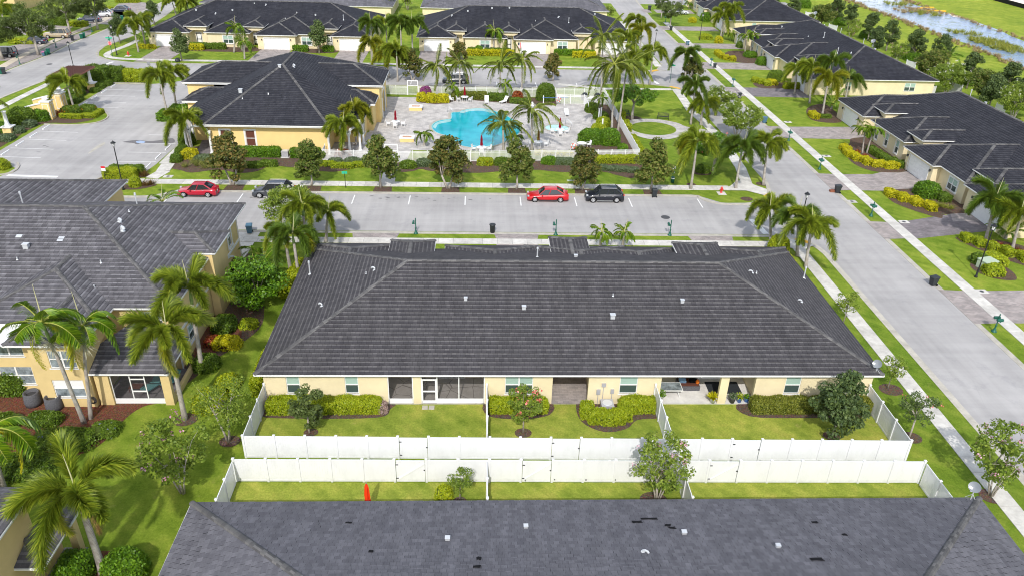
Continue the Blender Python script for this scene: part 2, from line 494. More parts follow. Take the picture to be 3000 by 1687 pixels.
flat('taillamp',(0.55,0.02,0.01),0.15,0.7)
# ---------------------------------------------------------------- mesh helpers
class MB:
 def __init__(s):
  s.v,s.f,s.m = [],[],[]
 def poly(s,pts,mi=0):
  b = len(s.v)
  s.v.extend([tuple(p) for p in pts])
  s.f.append(tuple(range(b,b + len(pts))))
  s.m.append(mi)
 def box(s,x0,x1,y0,y1,z0,z1,mi=0,M=None):
  b = len(s.v)
  c = [(x0,y0,z0),(x1,y0,z0),(x1,y1,z0),(x0,y1,z0),(x0,y0,z1),(x1,y0,z1),(x1,y1,z1),(x0,y1,z1)]
  if M is not None:
   c = [tuple(M @ Vector(p)) for p in c]
  s.v.extend(c)
  for q in ((0,3,2,1),(4,5,6,7),(0,1,5,4),(1,2,6,5),(2,3,7,6),(3,0,4,7)):
   s.f.append(tuple(b + i for i in q))
   s.m.append(mi)
  return s
 def tube(s,p0,p1,r0,r1=None,n=8,mi=0,caps=True):
  r1 = r0 if r1 is None else r1
  p0,p1 = Vector(p0),Vector(p1)
  d = (p1 - p0)
  if d.length < 1e-6:
   return s
  d.normalize()
  a = d.orthogonal().normalized()
  b = d.cross(a)
  base = len(s.v)
  for p,r in ((p0,r0),(p1,r1)):
   for i in range(n):
    t = 2 * math.pi * i / n
    s.v.append(tuple(p + (a * math.cos(t) + b * math.sin(t)) * r))
  for i in range(n):
   j = (i + 1) % n
   s.f.append((base + i,base + j,base + n + j,base + n + i))
   s.m.append(mi)
  if caps:
   s.f.append(tuple(base + i for i in reversed(range(n))))
   s.m.append(mi)
   s.f.append(tuple(base + n + i for i in range(n)))
   s.m.append(mi)
  return s
 def path(s,pts,rs,n=7,mi=0):
  """one continuous tapered tube along pts"""
  pts = [Vector(p) for p in pts]
  base = len(s.v)
  ref = None
  for i,(p,r) in enumerate(zip(pts,rs)):
   d = (pts[min(i + 1,len(pts) - 1)] - pts[max(i - 1,0)]).normalized()
   a = d.orthogonal().normalized() if ref is None else (ref - d * ref.dot(d)).normalized()
   ref = a
   b = d.cross(a)
   for k in range(n):
    t = 2 * math.pi * k / n
    s.v.append(tuple(p + (a * math.cos(t) + b * math.sin(t)) * r))
  for i in range(len(pts) - 1):
   for k in range(n):
    j = (k + 1) % n
    o = base + i * n
    s.f.append((o + k,o + j,o + n + j,o + n + k))
    s.m.append(mi)
  s.f.append(tuple(base + k for k in reversed(range(n))))
  s.m.append(mi)
  o = base + (len(pts) - 1) * n
  s.f.append(tuple(o + k for k in range(n)))
  s.m.append(mi)
  return s
 def lathe(s,prof,c=(0,0,0),n=12,mi=0):
  base = len(s.v)
  for r,z in prof:
   for i in range(n):
    t = 2 * math.pi * i / n
    s.v.append((c[0] + r * math.cos(t),c[1] + r * math.sin(t),c[2] + z))
  for k in range(len(prof) - 1):
   for i in range(n):
    j = (i + 1) % n
    o = base + k * n
    s.f.append((o + i,o + j,o + n + j,o + n + i))
    s.m.append(mi)
  s.f.append(tuple(base + i for i in reversed(range(n))))
  s.m.append(mi)
  o = base + (len(prof) - 1) * n
  s.f.append(tuple(o + i for i in range(n)))
  s.m.append(mi)
  return s
 def mesh(s,name,mats,smooth=False):
  me = bpy.data.meshes.new(name)
  me.from_pydata(s.v,[],s.f)
  for mm in (mats if isinstance(mats,(list,tuple)) else [mats]):
   me.materials.append(MATS[mm])
  if any(s.m):
   me.polygons.foreach_set('material_index',s.m)
  if smooth:
   me.polygons.foreach_set('use_smooth',[True] * len(s.f))
  me.update()
  return me
 def obj(s,name,mats,parent=None,smooth=False,**props):
  return link(name,s.mesh(name,mats,smooth),parent,**props)
def link(name,data,parent=None,loc=None,rot=None,**props):
 o = bpy.data.objects.new(name,data)
 COL.objects.link(o)
 if parent is not None:
  o.parent = parent
 if loc is not None:
  o.location = loc
 if rot is not None:
  o.rotation_euler = rot
 for k,v in props.items():
  if v is not None:
   o[k] = v
 return o
def thing(name,label,cat,loc=(0,0,0),rz=0.0,group=None):
 o = link(name,None,None,loc,(0,0,rz),label=label,category=cat,group=group)
 o.empty_display_size = 0.3
 return o
def tag(o,label,cat,group=None):
 o['label'] = label
 o['category'] = cat
 if group:
  o['group'] = group
 return o
def dup(root,label,loc=None,rz=None,group=None,scale=None):
 r = root.copy()
 COL.objects.link(r)
 r['label'] = label
 if group:
  r['group'] = group
 if loc is not None:
  r.location = loc
 if rz is not None:
  r.rotation_euler = (0,0,rz)
 if scale is not None:
  r.scale = (scale,) * 3 if isinstance(scale,(int,float)) else scale
 for ch in list(root.children):
  c = ch.copy()
  COL.objects.link(c)
  c.parent = r
  for g in ch.children:
   d = g.copy()
   COL.objects.link(d)
   d.parent = c
 return r
def sheet(name,pts,mat,z,**props):
 mb = MB()
 mb.poly([(p[0],p[1],z) for p in pts])
 a = sum(pts[i][0] * pts[(i + 1) % len(pts)][1] - pts[(i + 1) % len(pts)][0] * pts[i][1] for i in range(len(pts)))
 if a < 0:
  mb.f[0] = tuple(reversed(mb.f[0]))
 if 'kind' not in props and 'category' not in props:
  props['kind'] = 'structure'
 return mb.obj(name,mat,**props)
def smooth_loop(pts,n=4):
 """Catmull-Rom through a closed loop"""
 out = []
 L = len(pts)
 P_ = [Vector((p[0],p[1])) for p in pts]
 for i in range(L):
  p0,p1,p2,p3 = P_[i - 1],P_[i],P_[(i + 1) % L],P_[(i + 2) % L]
  for k in range(n):
   t = k / n
   out.append(0.5 * ((2 * p1) + (p2 - p0) * t + (2 * p0 - 5 * p1 + 4 * p2 - p3) * t * t + (3 * p1 - p0 - 3 * p2 + p3) * t ** 3))
 return out
def smooth_line(pts,n=5):
 P_ = [Vector((p[0],p[1])) for p in pts]
 out = []
 for i in range(len(P_) - 1):
  p0,p1,p2,p3 = P_[max(i - 1,0)],P_[i],P_[i + 1],P_[min(i + 2,len(P_) - 1)]
  for k in range(n):
   t = k / n
   out.append(0.5 * ((2 * p1) + (p2 - p0) * t + (2 * p0 - 5 * p1 + 4 * p2 - p3) * t * t + (3 * p1 - p0 - 3 * p2 + p3) * t ** 3))
 out.append(P_[-1])
 return out
def strip(mb,line,w0,w1,z0,z1,mi=0):
 """a solid band following a 2D line, from offset w0 to w1 (left of travel is positive)"""
 n = len(line)
 ring = []
 for i in range(n):
  d = (line[min(i + 1,n - 1)] - line[max(i - 1,0)]).normalized()
  nn = Vector((-d.y,d.x))
  ring.append((line[i] + nn * w0,line[i] + nn * w1))
 b = len(mb.v)
 for a,c in ring:
  mb.v.extend([(a.x,a.y,z0),(a.x,a.y,z1),(c.x,c.y,z1),(c.x,c.y,z0)])
 for i in range(n - 1):
  o = b + i * 4
  for q in ((0,4,5,1),(1,5,6,2),(2,6,7,3)):
   mb.f.append(tuple(o + k for k in q))
   mb.m.append(mi)
# ================================================================ ground, roads, walks
def V2(p):
 return (p[0],p[1])
def PZ(z,*xy):
 return [V2(Z(z,x,y)) for x,y in xy]
sheet('ground',[(-500,-200),(500,-200),(500,700),(-500,700)],'lawn',0.0)
sheet('yard_lawn',[(-14.95,39.5),(28.55,38.9),(28.7,45.2),(-14.95,45.2)],'yard_lawn',0.006)
sheet('yard_lawn',[(-14.95,31.5),(28.55,31.5),(28.5,36.7),(-14.95,37.1)],'yard_lawn',0.006)
sheet('canal_bank',[(97,100),(112.6,100),(112.6,330),(97,330)],'bank_grass',0.006)
sheet('far_bank',[(129,100),(166,100),(166,330),(129,330)],'bank_grass',0.008)
# side road on the right with its flush concrete gutters
sheet('side_road',[(36.0,-40),(43.6,-40),(43.6,205),(45.2,240),(45.2,420),(37.4,420),(37.4,240),(36.0,200)],'asphalt',0.004)
mb = MB()
strip(mb,[Vector((43.6,y)) for y in (-40,60,120,205)] + [Vector((45.2,240)),Vector((45.2,420))],-0.55,0.0,0.0,0.02)
mb.obj('gutter','gutter',kind='structure')
mb = MB()
strip(mb,[Vector((36.0,y)) for y in (-40,30,68)] + smooth_line([(36.0,70),(35.4,72.4),(33.2,74.2)],4),0.0,0.6,0.0,0.02)
mb.obj('gutter','gutter',kind='structure')
# the street with the parking bays
sheet('street',[(-64,74.6),(31,74.6),(33.4,73.9),(35.3,72.2),(36.1,69),(36.1,91),(35.9,88.5),(34.6,85.3),(31.8,83.4),(28.6,83.3),
     (26.2,85.5),(-34.5,85.2),(-35.6,84.0),(-37.4,83.2),(-41.0,83.2),(-43.8,84.4),(-45.0,87.0),(-64,87.0)],'asphalt',0.008)
mb = MB()
strip(mb,smooth_line([(-44.6,87.6),(-43.8,85.0),(-41.2,83.5),(-37.4,83.5),(-35.2,84.9),(-33.8,85.25)],4)
  + [Vector((25.4,85.6))] + smooth_line([(26.3,85.45),(27.2,83.9),(28.8,83.2),(31.8,83.35),(34.4,85.2),(35.5,88.4),(36.0,91.5)],5),-0.45,0.0,0.0,0.07)
mb.obj('kerb','gutter',kind='structure')
mb = MB()
strip(mb,[Vector((-64,74.5)),Vector((31.2,74.5))],-0.5,0.0,0.0,0.02)
mb.obj('gutter','gutter',kind='structure')
# parking lot and the roads left and north of it
lot = [(-61.2,131.9),(-55.6,132.0),(-52,133.4),(-49.2,136.6),(-40.5,136.6),(-40.5,131.0),(-40.2,104.5),(-40.3,93.8),(-40.6,91.2),
  (-44.4,90.2),(-45.4,87.5),(-45.4,70),(-64,70),(-56.6,89.5),(-56.4,91.8),(-60.6,95.0),(-61.6,97),(-61.4,109.2),
  (-57.2,109.1),(-54.6,110.3),(-54.0,112.6),(-55.0,115.0),(-57.4,117.6),(-61.2,118.2)]
sheet('parking_lot',lot,'asphalt',0.012)
west = PZ(1,(-260,700),(0,565),(110,515),(290,448),(400,402),(560,322),(700,266),(820,216),(1000,120),(1220,20),(1330,-60))
east = PZ(1,(1480,-60),(1260,120),(1100,218),(1040,262),(900,318),(800,352),(752,392),(748,425),(830,455),(1000,474))
sroad = west + east + [(-60,147.3),(-40,147.4),(-20,147.9),(0,147.9),(20,147.9),(31.2,148.2),(34.2,149.6),(35.9,153),(36.1,156),
      (36.1,131),(35.3,135.2),(32.4,137.6),(27.3,138.6),(20,137.4),(14,134.6),(-12,134.6),(-34,134.8),(-40,137),
      (-60,137.6)] + PZ(1,(700,530),(560,560),(430,583),(300,632),(150,690),(0,752),(-260,870))
sheet('north_street',sroad,'asphalt',0.016)
sheet('far_street',[(-60,228),(90,228),(90,237),(-60,237)],'asphalt',0.010)
mb = MB()
strip(mb,smooth_line([V2(p) for p in west],2),-0.5,0.0,0.0,0.03)
mb.obj('kerb','gutter',kind='structure')
mb = MB()
strip(mb,smooth_line([V2(p) for p in east] + [(-60,147.3),(-20,147.9),(31.2,148.2),(34.2,149.8),(36.1,155)],2),-0.4,0.05,0.0,0.03)
mb.obj('kerb','gutter',kind='structure')
mb = MB()
strip(mb,smooth_line([(-64,137.6),(-40,137.2),(-34,134.9),(-12,134.5),(14,134.5),(20,137.2),(27.3,138.5),(32.4,137.5),(35.3,135.1),(36.2,131)],4),-0.35,0.05,0.0,0.06)
mb.obj('kerb','gutter',kind='structure')
mb = MB()
strip(mb,smooth_line(PZ(1,(560,560),(430,583),(300,632),(150,690),(0,752),(-260,870)),3),-0.4,0.05,0.0,0.05)
mb.obj('kerb','gutter',kind='structure')
mb = MB()
strip(mb,[Vector(p) for p in [(-44.4,90.2),(-45.4,87.5),(-45.2,86.2)]],-0.2,0.0,0.0,0.12)
strip(mb,smooth_line([(-64,88.0),(-56.8,89.6),(-56.2,91.8),(-57.2,93.6)],3),-0.2,0.0,0.0,0.12)
strip(mb,smooth_line([(-61.4,109.2),(-57.2,109.1),(-54.6,110.3),(-54.0,112.6),(-55.0,115.0),(-57.4,117.6),(-61.2,118.2)],3),-0.02,0.18,0.0,0.13)
strip(mb,[Vector((-61.3,132.1)),Vector((-55.6,132.2))],0.0,0.35,0.0,0.13)
mb.obj('kerb','gutter',kind='structure')
# the bed south-west of the lot reads as grass with a mulch heart
mb = MB()
# sidewalks laid slab by slab
def slabs(name,line,width,step=1.52,mat='sidewalk',z=0.05):
 root = link(name,None,None,kind='structure')
 p = [Vector((q[0],q[1])) for q in line]
 cum = [0]
 for i in range(1,len(p)):
  cum.append(cum[-1] + (p[i] - p[i - 1]).length)
 n = max(1,round(cum[-1] / step))
 st = cum[-1] / n
 sh = MB().box(-st / 2 + 0.012,st / 2 - 0.012,-width / 2,width / 2,-0.045,0.0).mesh('slab',mat)
 for i in range(n):
  s = (i + 0.5) * st
  k = max(j for j in range(len(cum) - 1) if cum[j] <= s)
  d = (p[k + 1] - p[k]).normalized()
  q = p[k] + d * (s - cum[k])
  link('slab',sh,root,(q.x,q.y,z),(0,0,math.atan2(d.y,d.x)))
 mb = MB()
 strip(mb,p,-width / 2 + 0.01,width / 2 - 0.01,0,0.03)
 mb.obj('joint_bed','stain',root)
 return root
slabs('sidewalk',[(-30,72.25),(31.0,72.25)],1.25)
slabs('sidewalk',[(-39.6,87.95),(30.8,88.0)],1.45)
slabs('sidewalk',[(33.3,4),(33.3,71.3)],1.3)
slabs('sidewalk',[(46.55,20),(46.55,200)],1.3)
slabs('sidewalk',[(33.2,88.2),(34.3,95),(34.8,102),(35.0,108),(34.6,116),(34.1,122),(34.5,130),(34.6,135.0)],1.4)
slabs('sidewalk',[(-62.8,149.7),(31.5,149.9)],1.2)
slabs('sidewalk',[(-39.3,94.0),(-39.4,101)],1.5)
slabs('sidewalk',[(-45.0,87.3),(-42.5,87.9),(-39.7,88.1)],1.3,1.5)
slabs('sidewalk',[(-39.1,89),(-38.6,91),(-38.9,94)],1.6,1.4)
slabs('sidewalk',PZ(1,(-60,850),(0,822),(140,750),(420,614),(470,585),(560,566)),1.25)
slabs('sidewalk',smooth_line(PZ(1,(1045,308),(960,350),(830,400),(812,425),(850,440),(950,450),(1110,455)),2),1.2,1.5)
slabs('sidewalk',[(35.0,152),(35.4,200)],1.3)
slabs('sidewalk',[(14,137.0),(22,134.4),(33.8,134.8)],1.1)
slabs('west_sidewalk',smooth_line(PZ(1,(-60,570),(0,520),(150,435),(270,380),(400,318),(520,268),(640,220),(740,180),(830,130)),3),1.5,2.2,'tan_walk')
sheet('corner_walk',[(29.5,87.2),(32.6,87.2),(34.6,85.6),(35.6,87.4),(34.2,89.2),(33.9,90.5),(32.4,90.5),(31.2,88.8)],'sidewalk',0.054)
sheet('corner_walk',[(30.8,71.6),(33.9,71.0),(35.2,72.0),(33.0,73.6),(31.0,72.9)],'sidewalk',0.054)
for q in ([(34.2,85.5),(35.2,86.6),(35.7,86.1),(34.7,84.9)],[(33.6,73.4),(34.7,72.3),(35.2,72.7),(34.1,73.8)],
   [(33.7,136.4),(35.2,135.0),(35.7,135.5),(34.2,136.9)],[(32.4,147.9),(34.0,149.3),(34.5,148.8),(32.9,147.4)]):
 sheet('tactile_pad',q,'yellow_pad',0.066)
# driveways
DR = 'driveway_pavers'
for x0,x1 in ((-12.9,-8.4),(1.9,6.2),(22.5,26.9)):# aprons and drives of the long villa
 sheet('driveway',[(x0 - 0.2,74.05),(x1 + 0.2,74.05),(x1,72.9),(x0,72.9)],DR,0.024)
 sheet('driveway',[(x0,71.6),(x1,71.6),(x1,65.2),(x0,65.2)],DR,0.012)
sheet('driveway',[(-22.6,74.05),(-30,74.05),(-30,66),(-22.6,66)],'sidewalk',0.012)
for x0,x1 in ((-11.9,-6.6),(8.9,14.2),(24.5,30),(-63.6,-58.0),(-43.6,-37.6),(-28.0,-22.2)):# villas north of the pool
 sheet('driveway',[(x0 - 0.3,148.0),(x1 + 0.3,148.0),(x1,149.4),(x1,162),(x0,162),(x0,149.4)],DR,0.020)
for y0,y1 in ((108.2,113.8),(87.8,93.4),(73.9,78.2),(56.6,62.4),(151.0,156.5),(131.0,137.0),(170,175),(190,195),(40,45.6),(214,219)):
 sheet('driveway',[(43.6,y0 - 0.2),(45.9,y0),(45.9,y1),(43.6,y1 + 0.2)],DR,0.024)
 sheet('driveway',[(47.2,y0),(57.4,y0 - 0.2 + (2.6 if y0 == 73.9 else 0)),(57.4,y1 + 0.4 + (3.0 if y0 == 73.9 else 0)),(47.2,y1)],
   'dark_pavers' if y0 in (73.9,131.0) else DR,0.012)
sheet('front_path',[(53.8,78.6),(58.6,79),(58.9,83),(56.6,83.4),(55.0,81.6)],DR,0.016)
sheet('front_path',[(50.8,93.3),(57,93.3),(57.5,96.5),(54.4,96.2),(53.6,94.8)],DR,0.016)
sheet('front_path',[(-3.5,151),(-2.3,151),(-3.8,160),(-3.8,164),(-6.5,164),(-6.5,158)],DR,0.010)
# drives of the townhouses across the road top left
for a in (((0,200),(310,190),(560,205),(480,245),(400,285),(290,330),(250,290)),((-40,370),(200,330),(330,320),(390,320),(300,375),(180,425),(110,458),(-40,470)),
   ((580,160),(700,100),(960,60),(1000,100),(880,170),(830,190),(740,185),(640,190)),
   ((820,100),(900,30),(1060,20),(1180,30),(1060,95),(960,140))):
 sheet('driveway',PZ(1,*a),DR,0.022)
sheet('driveway_apron',PZ(1,(0,500),(160,432),(300,385),(420,325),(560,268),(700,225),(690,262),(560,318),(400,398),(290,444),(110,510),(0,556)),DR,0.020)
sheet('verge',PZ(1,(0,478),(60,478),(20,495),(0,498)),'lawn',0.03)
# painted markings
def line_mark(a,b,wdt,z=0.03,mat='paint_line',name='painted_line'):
 a,b = Vector(a[:2]),Vector(b[:2])
 d = (b - a).normalized()
 n = Vector((-d.y,d.x)) * wdt / 2
 return sheet(name,[a - n,b - n,b + n,a + n],mat,z)
for x in (-35.1,-27.1,-20.7,-14.3,-7.9,-1.5,4.9,11.3,17.7,25.9):
 line_mark((x,81.75),(x,84.4),0.13)
for y in (128.2,124.6,121.0,117.9 + 0.2,106.0,102.5,98.9,95.6):
 line_mark((-60.8,y + 0.2),(-54.6 if y > 110 else -55.2,y - 0.1),0.11)
for y in (101.7,98.1,94.6,105.3):
 line_mark((-45.4,y),(-40.6,y),0.11)
line_mark((-56.1,89.3),(-50.1,89.0),0.55,name='stop_bar')
line_mark((31.4,142.2),(32.2,138.3),0.6,0.034,name='stop_bar')
a_,b_ = Z(1,775,500),Z(1,860,472)
line_mark(a_,b_,0.6,0.034,name='stop_bar')
line_mark((30.6,78.6),(31.0,74.7),0.7,0.034,name='stop_bar')
for x in (-4.3,3.2,10.1,17.4,-11.8):
 line_mark((x,134.9),(x - 0.1,137.8),0.14,0.034)
# blue accessible bay
for i in range(5):
 line_mark((-44.8 + i * 0.9,113.2),(-43.9 + i * 0.9,114.9),0.09,0.034)
line_mark((-45.2,113.0),(-40.6,113.0),0.12,0.033)
line_mark((-45.0,115.0),(-40.6,115.0),0.12,0.033)
line_mark((-44.0,119.8),(-41.5,119.8),0.12,0.033)
# stains: damp streak, puddle margin, tyre marks
sheet('damp_patch',smooth_loop(PZ(1,(930,1080),(1000,1068),(1060,1066),(1140,1074),(1240,1062),(1310,1052),(1318,1085),(1200,1090),(1090,1088),(1040,1098),(1010,1088))),'stain',0.018)
sheet('damp_patch',smooth_loop(PZ(1,(668,1165),(720,1120),(770,1090),(798,1080),(790,1100),(740,1130),(690,1160))),'gutter',0.018)
sheet('puddle',smooth_loop(PZ(1,(1030,1078),(1060,1070),(1100,1076),(1090,1088),(1050,1090))),'canal_water',0.024)
rs = random.Random(4)
for k in range(46):
 if k < 26:
  x,y = rs.choice([-11,-9.6,-8.8,-6,-3,0.2,-31,-26,-24.5,-12]) + rs.uniform(-1.2,1.2),rs.uniform(83.0,84.3)
 else:
  c_ = rs.choice([(-57.5,100.5),(-57,97),(-58.5,106.8),(-55,117.3),(-43,99),(49.5,111),(52.5,111.5),(52.5,76.3),(54.5,75.8)])
  x,y = c_[0] + rs.uniform(-1.4,1.4),c_[1] + rs.uniform(-0.7,0.7)
 r = rs.uniform(0.05,0.28)
 pts = [(x + r * rs.uniform(0.5,1.3) * math.cos(t),y + 0.4 * r * rs.uniform(0.5,1.3) * math.sin(t)) for t in [i * math.pi / 4 for i in range(8)]]
 sheet('oil_stain',smooth_loop(pts,2),'stain',0.030)
# manhole covers and drain lids
for p,r in ((Z(7,1163,278),0.5),(Z(8,472,280),0.5),(Z(1,375,490),0.5),(Z(3,640,582),0.5)):
 mb = MB().lathe([(r,0.0),(r,0.026),(r * 0.9,0.034),(r * 0.2,0.036)],n=20)
 o = mb.obj('manhole_cover','iron')
 o.location = (p.x,p.y,0.008)
 o['kind'] = 'structure'
for p in (Z(1,1275,1340),Z(8,1030,313),Z(3,1310,770) * 0 + Z(4,150,928),Z(4,443,1186),Z(8,1620,838),Z(8,635,158)):
 r_ = link('drain_lid',None,None,(p.x,p.y,0),kind='structure')
 MB().box(-0.55,0.55,-0.4,0.4,0.0,0.03).obj('lid','sidewalk',r_)
 MB().lathe([(0.2,0.03),(0.2,0.045),(0.02,0.05)],n=14).obj('grate','iron',r_)
# mulch beds
def bed(pts,mat='brown_mulch',z=0.02,n=4):
 return sheet('mulch_bed',smooth_loop(pts,n),mat,z)
for x in (-28.6,-19.6,-11.3,-3.3,4.6,12.6,20.9):
 sheet('mulch_bed',[(x - 1.1,85.35),(x + 1.15,85.35),(x + 1.0,87.15),(x - 1.0,87.15)],'brown_mulch',0.02)
bed(PZ(18,(180,285),(290,322),(400,344),(640,317),(840,347),(1000,332),(1100,292),(1180,277),(1290,290),(1400,297),(1640,332),(1780,332),(1920,302),(1970,282)) + [(-12.2,97),(-20,99.5),(-28,101),(-37,101),(-39,98)])
bed(PZ(2,(1080,1300),(1180,1302),(1250,1284),(1330,1300),(1600,1312),(1730,1312),(1850,1302)) + PZ(3,(160,1290),(300,1302),(420,1308),(680,1304),(800,1332),(940,1348)) + [(22.6,96.6),(12,97.4),(0,96.8),(-9.6,96.4)])
bed([(12.6,101.4),(15,104),(18,106.5),(17.6,112),(18.8,116),(17.2,121.4),(20.6,125),(21.2,114),(21.2,98.8),(14,98.6)])
bed([(-10.6,123.7),(-7.6,122.6),(-5,123.4),(-3,125.6),(0,125.3),(4,124.4),(7.4,122.9),(11,122.9),(12.6,124),(12.4,127.6),(0,127.8),(-9.8,127.6)])
bed([(-15.2,43.7),(-12,43.4),(-7,43.5),(-6.2,44.4),(-6.6,45.3),(-15,45.3)])
bed([(0.8,43.7),(3,43.3),(5.2,43.8),(5.2,45.3),(0.8,45.3)])
bed([(7.2,44.9),(7.4,43.0),(8.8,41.9),(10.4,42.2),(11.4,43.2),(13,43.5),(13.2,45.3),(8,45.3)])
bed([(19.6,43.6),(24,43.4),(28.6,43.6),(28.8,45.3),(19.8,45.3)])
for x,y,r in ((-11.3,41.9,.5),(3.2,41.8,.6),(24.7,41.4,.6),(31.5,46.8,.9),(30.3,41.2,.75),(-16.5,41.0,.7),(-20.2,43.3,.85),(-1,35.4,.4),(11,35.3,.9),
    (26.3,89.1,.6),(31.9,88.9 - 4.3,.75),(35.4,89.6,.8),(28.7,93.4,1.3),(32.7,35.5,.8),(23.7,116.9,1.6)):
 bed([(x + r * math.cos(t),y + r * 0.85 * math.sin(t)) for t in [i * math.pi / 4 for i in range(8)]],'brown_mulch',0.024,2)
bed([(-33.5,40.4),(-30,39.2),(-26.6,39.4),(-24.9,40.6),(-24.3,43.4),(-23.4,44.9),(-21.4,45.4),(-23,46.2),(-35,49.5),(-36,44)],'red_mulch')
bed([(-22.2,47.6),(-21.2,48),(-20.5,50.4),(-18.9,53),(-18.0,56),(-19,61),(-19.4,66),(-22.6,69),(-22.9,56)])
bed([(-22.2,51.2),(-20.4,51.8),(-19.2,54),(-20.6,57),(-22.3,57.2)],'red_mulch',0.026)
bed([(-23,27),(-18.2,27.5),(-18.0,30.2),(-20.2,31.6),(-22.6,31.0)],'red_mulch')
bed([(-65.4,96),(-62.4,96.5),(-62.0,109),(-58,110),(-56,111.6),(-56,114.4),(-58.5,116.6),(-62.2,118.4),(-61.9,131),(-57,133.6),(-57,137),(-66,138),(-67.5,128),(-66.5,110)])
bed([(-44.9,87.9),(-44.4,89.8),(-40.4,90.6),(-39.9,89.4),(-42.4,88.7)])
bed([(-42.2,85.6),(-39.6,85.3),(-37.8,86.6),(-38.4,87.2),(-41.6,86.8)])
for a in ([(50.5,97.2),(52.5,94.4),(57.5,96),(58.4,108),(55,108.5),(53.6,106.2),(51.2,102)],[(49.5,84.0),(52.6,79.6),(54.0,80.6),(58.6,82),(57.4,88),(51,88)],
   [(51.6,74.2),(56.4,73.6),(59,70.4),(60,62),(57,66),(54,69.2)],[(52.4,117.4),(56.4,116.4),(58,121),(58,127),(54,124)],
   [(50.4,65.0),(52.4,64.6),(53.2,66.4),(52.6,68.6),(50.2,68.4),(49.4,66.8)],[(50.6,136.8),(56,137.5),(57,142),(52,143),(50,140)],
   [(52,157.5),(56,157),(58,166),(54,168),(51,163)]):
 bed(a)
for a in ([(-2,160),(7,160),(7,162.3),(-2,162.3)],[(15,160.4),(23.5,160.2),(24,163),(15,163)],[(-57.5,158),(-45,158),(-45,162),(-57.5,162)],
   [(-36.5,158.5),(-29,158.5),(-29,161.5),(-36.5,161.5)]):
 bed(a)
# pool court ------------------------------------------------------------
deck = [(-15.6,126.8),(-10.2,126.8),(-10.0,127.9),(-10.0,123.8),(-7,122.9),(-5,123.4),(-3,126.0),(0,125.3),(5.4,123.9),(7.7,123.2),(12.4,123.3),
  (12.8,124.4),(17.1,124.4),(17.2,121.4),(18.2,115.6),(17.2,110),(16.9,106.8),(15,103.6),(12,101.2),(-9,100.4),(-9.4,95.8),(-12,95.6),(-20,96.2),(-20,104),(-15.6,108)]
sheet('pool_deck',deck,'deck_pavers',0.028)
sheet('gate_path',PZ(2,(1078,1262),(975,1270),(945,1385),(1050,1385)),'sidewalk',0.03)
sheet('entry_walk',PZ(1,(1480,1180),(1560,1010),(1640,1080),(1640,1170)),'dark_pavers',0.028)
pool_px = PZ(13,(235,480),(262,447),(310,425),(375,412),(438,404),(442,372),(452,336),(530,330),(570,312),(640,298),(740,292),(830,298),(915,318),
    (1010,348),(1100,400),(1180,460),(1200,540),(1120,610),(1000,668),(860,706),(700,716),(560,696),(480,640),(400,590),(300,560),(246,520))
pl = smooth_loop(pool_px,3)
sheet('pool_water',pl,'pool_water',0.05)
ring = pl + [pl[0]]
mb = MB()
strip(mb,ring,0.0,0.34,0.02,0.085)
cp = mb.obj('pool_coping','gutter',kind='structure')
inner = MB()
strip(inner,ring,-0.16,0.0,0.05,0.056)
inner.obj('pool_tile_band','spa_water',kind='structure')
sheet('pool_step',smooth_loop(PZ(13,(250,490),(275,455),(325,433),(438,412),(440,436),(350,452),(300,470),(280,510)),2),'spa_water',0.054)
sheet('pool_step',smooth_loop(PZ(13,(545,328),(640,304),(740,298),(830,304),(910,325),(912,346),(820,326),(740,318),(640,324),(570,345)),2),'spa_water',0.054)
sc_,sr_ = Vector((11.55,111.2)),(1.75,1.65)
sp = [Vector((sc_.x + sr_[0] * math.cos(t),sc_.y + sr_[1] * math.sin(t))) for t in [i * math.pi / 16 for i in range(32)]]
sheet('spa_water',sp,'spa_water',0.05)
mb = MB()
strip(mb,sp + [sp[0]],-0.32,0.0,0.02,0.085)
mb.obj('spa_coping','gutter',kind='structure')
# round lawn with its paved ring
sheet('paved_circle',smooth_loop([(21.8,112.4),(22.3,115.0),(24.2,116.4),(27.4,116.6),(30.2,115.0),(31.4,112.9),(33.8,111.6),(34.2,110.0),(31,110.0),(29.2,107.9),(26.6,106.7),(24.2,106.9),(22.2,109.4)],4),'deck_pavers',0.028)
sheet('round_lawn',[(26.05 + 3.4 * math.cos(t),111.8 + 3.25 * math.sin(t)) for t in [i * math.pi / 20 for i in range(40)]],'lawn',0.040)
# canal, reeds, far bank --------------------------------------------------
cl = [(112.5,320),(112.5,245),(112.3,216),(113.2,181),(112.2,159),(112,60)]
cr_ = [(131,60),(130,160),(130,188),(132.2,200),(132.4,218.6),(131,232),(129.5,245),(131,320)]
sheet('canal_water',smooth_line(cl,3) + smooth_line(cr_,3),'canal_water',0.02)
sheet('bare_lot',[(164,200),(300,200),(300,420),(164,420)],'sand',0.006)
sheet('sand_bank',smooth_loop(PZ(19,(1815,140),(1850,150),(1940,172),(1930,180),(1860,172))),'sand',0.03)
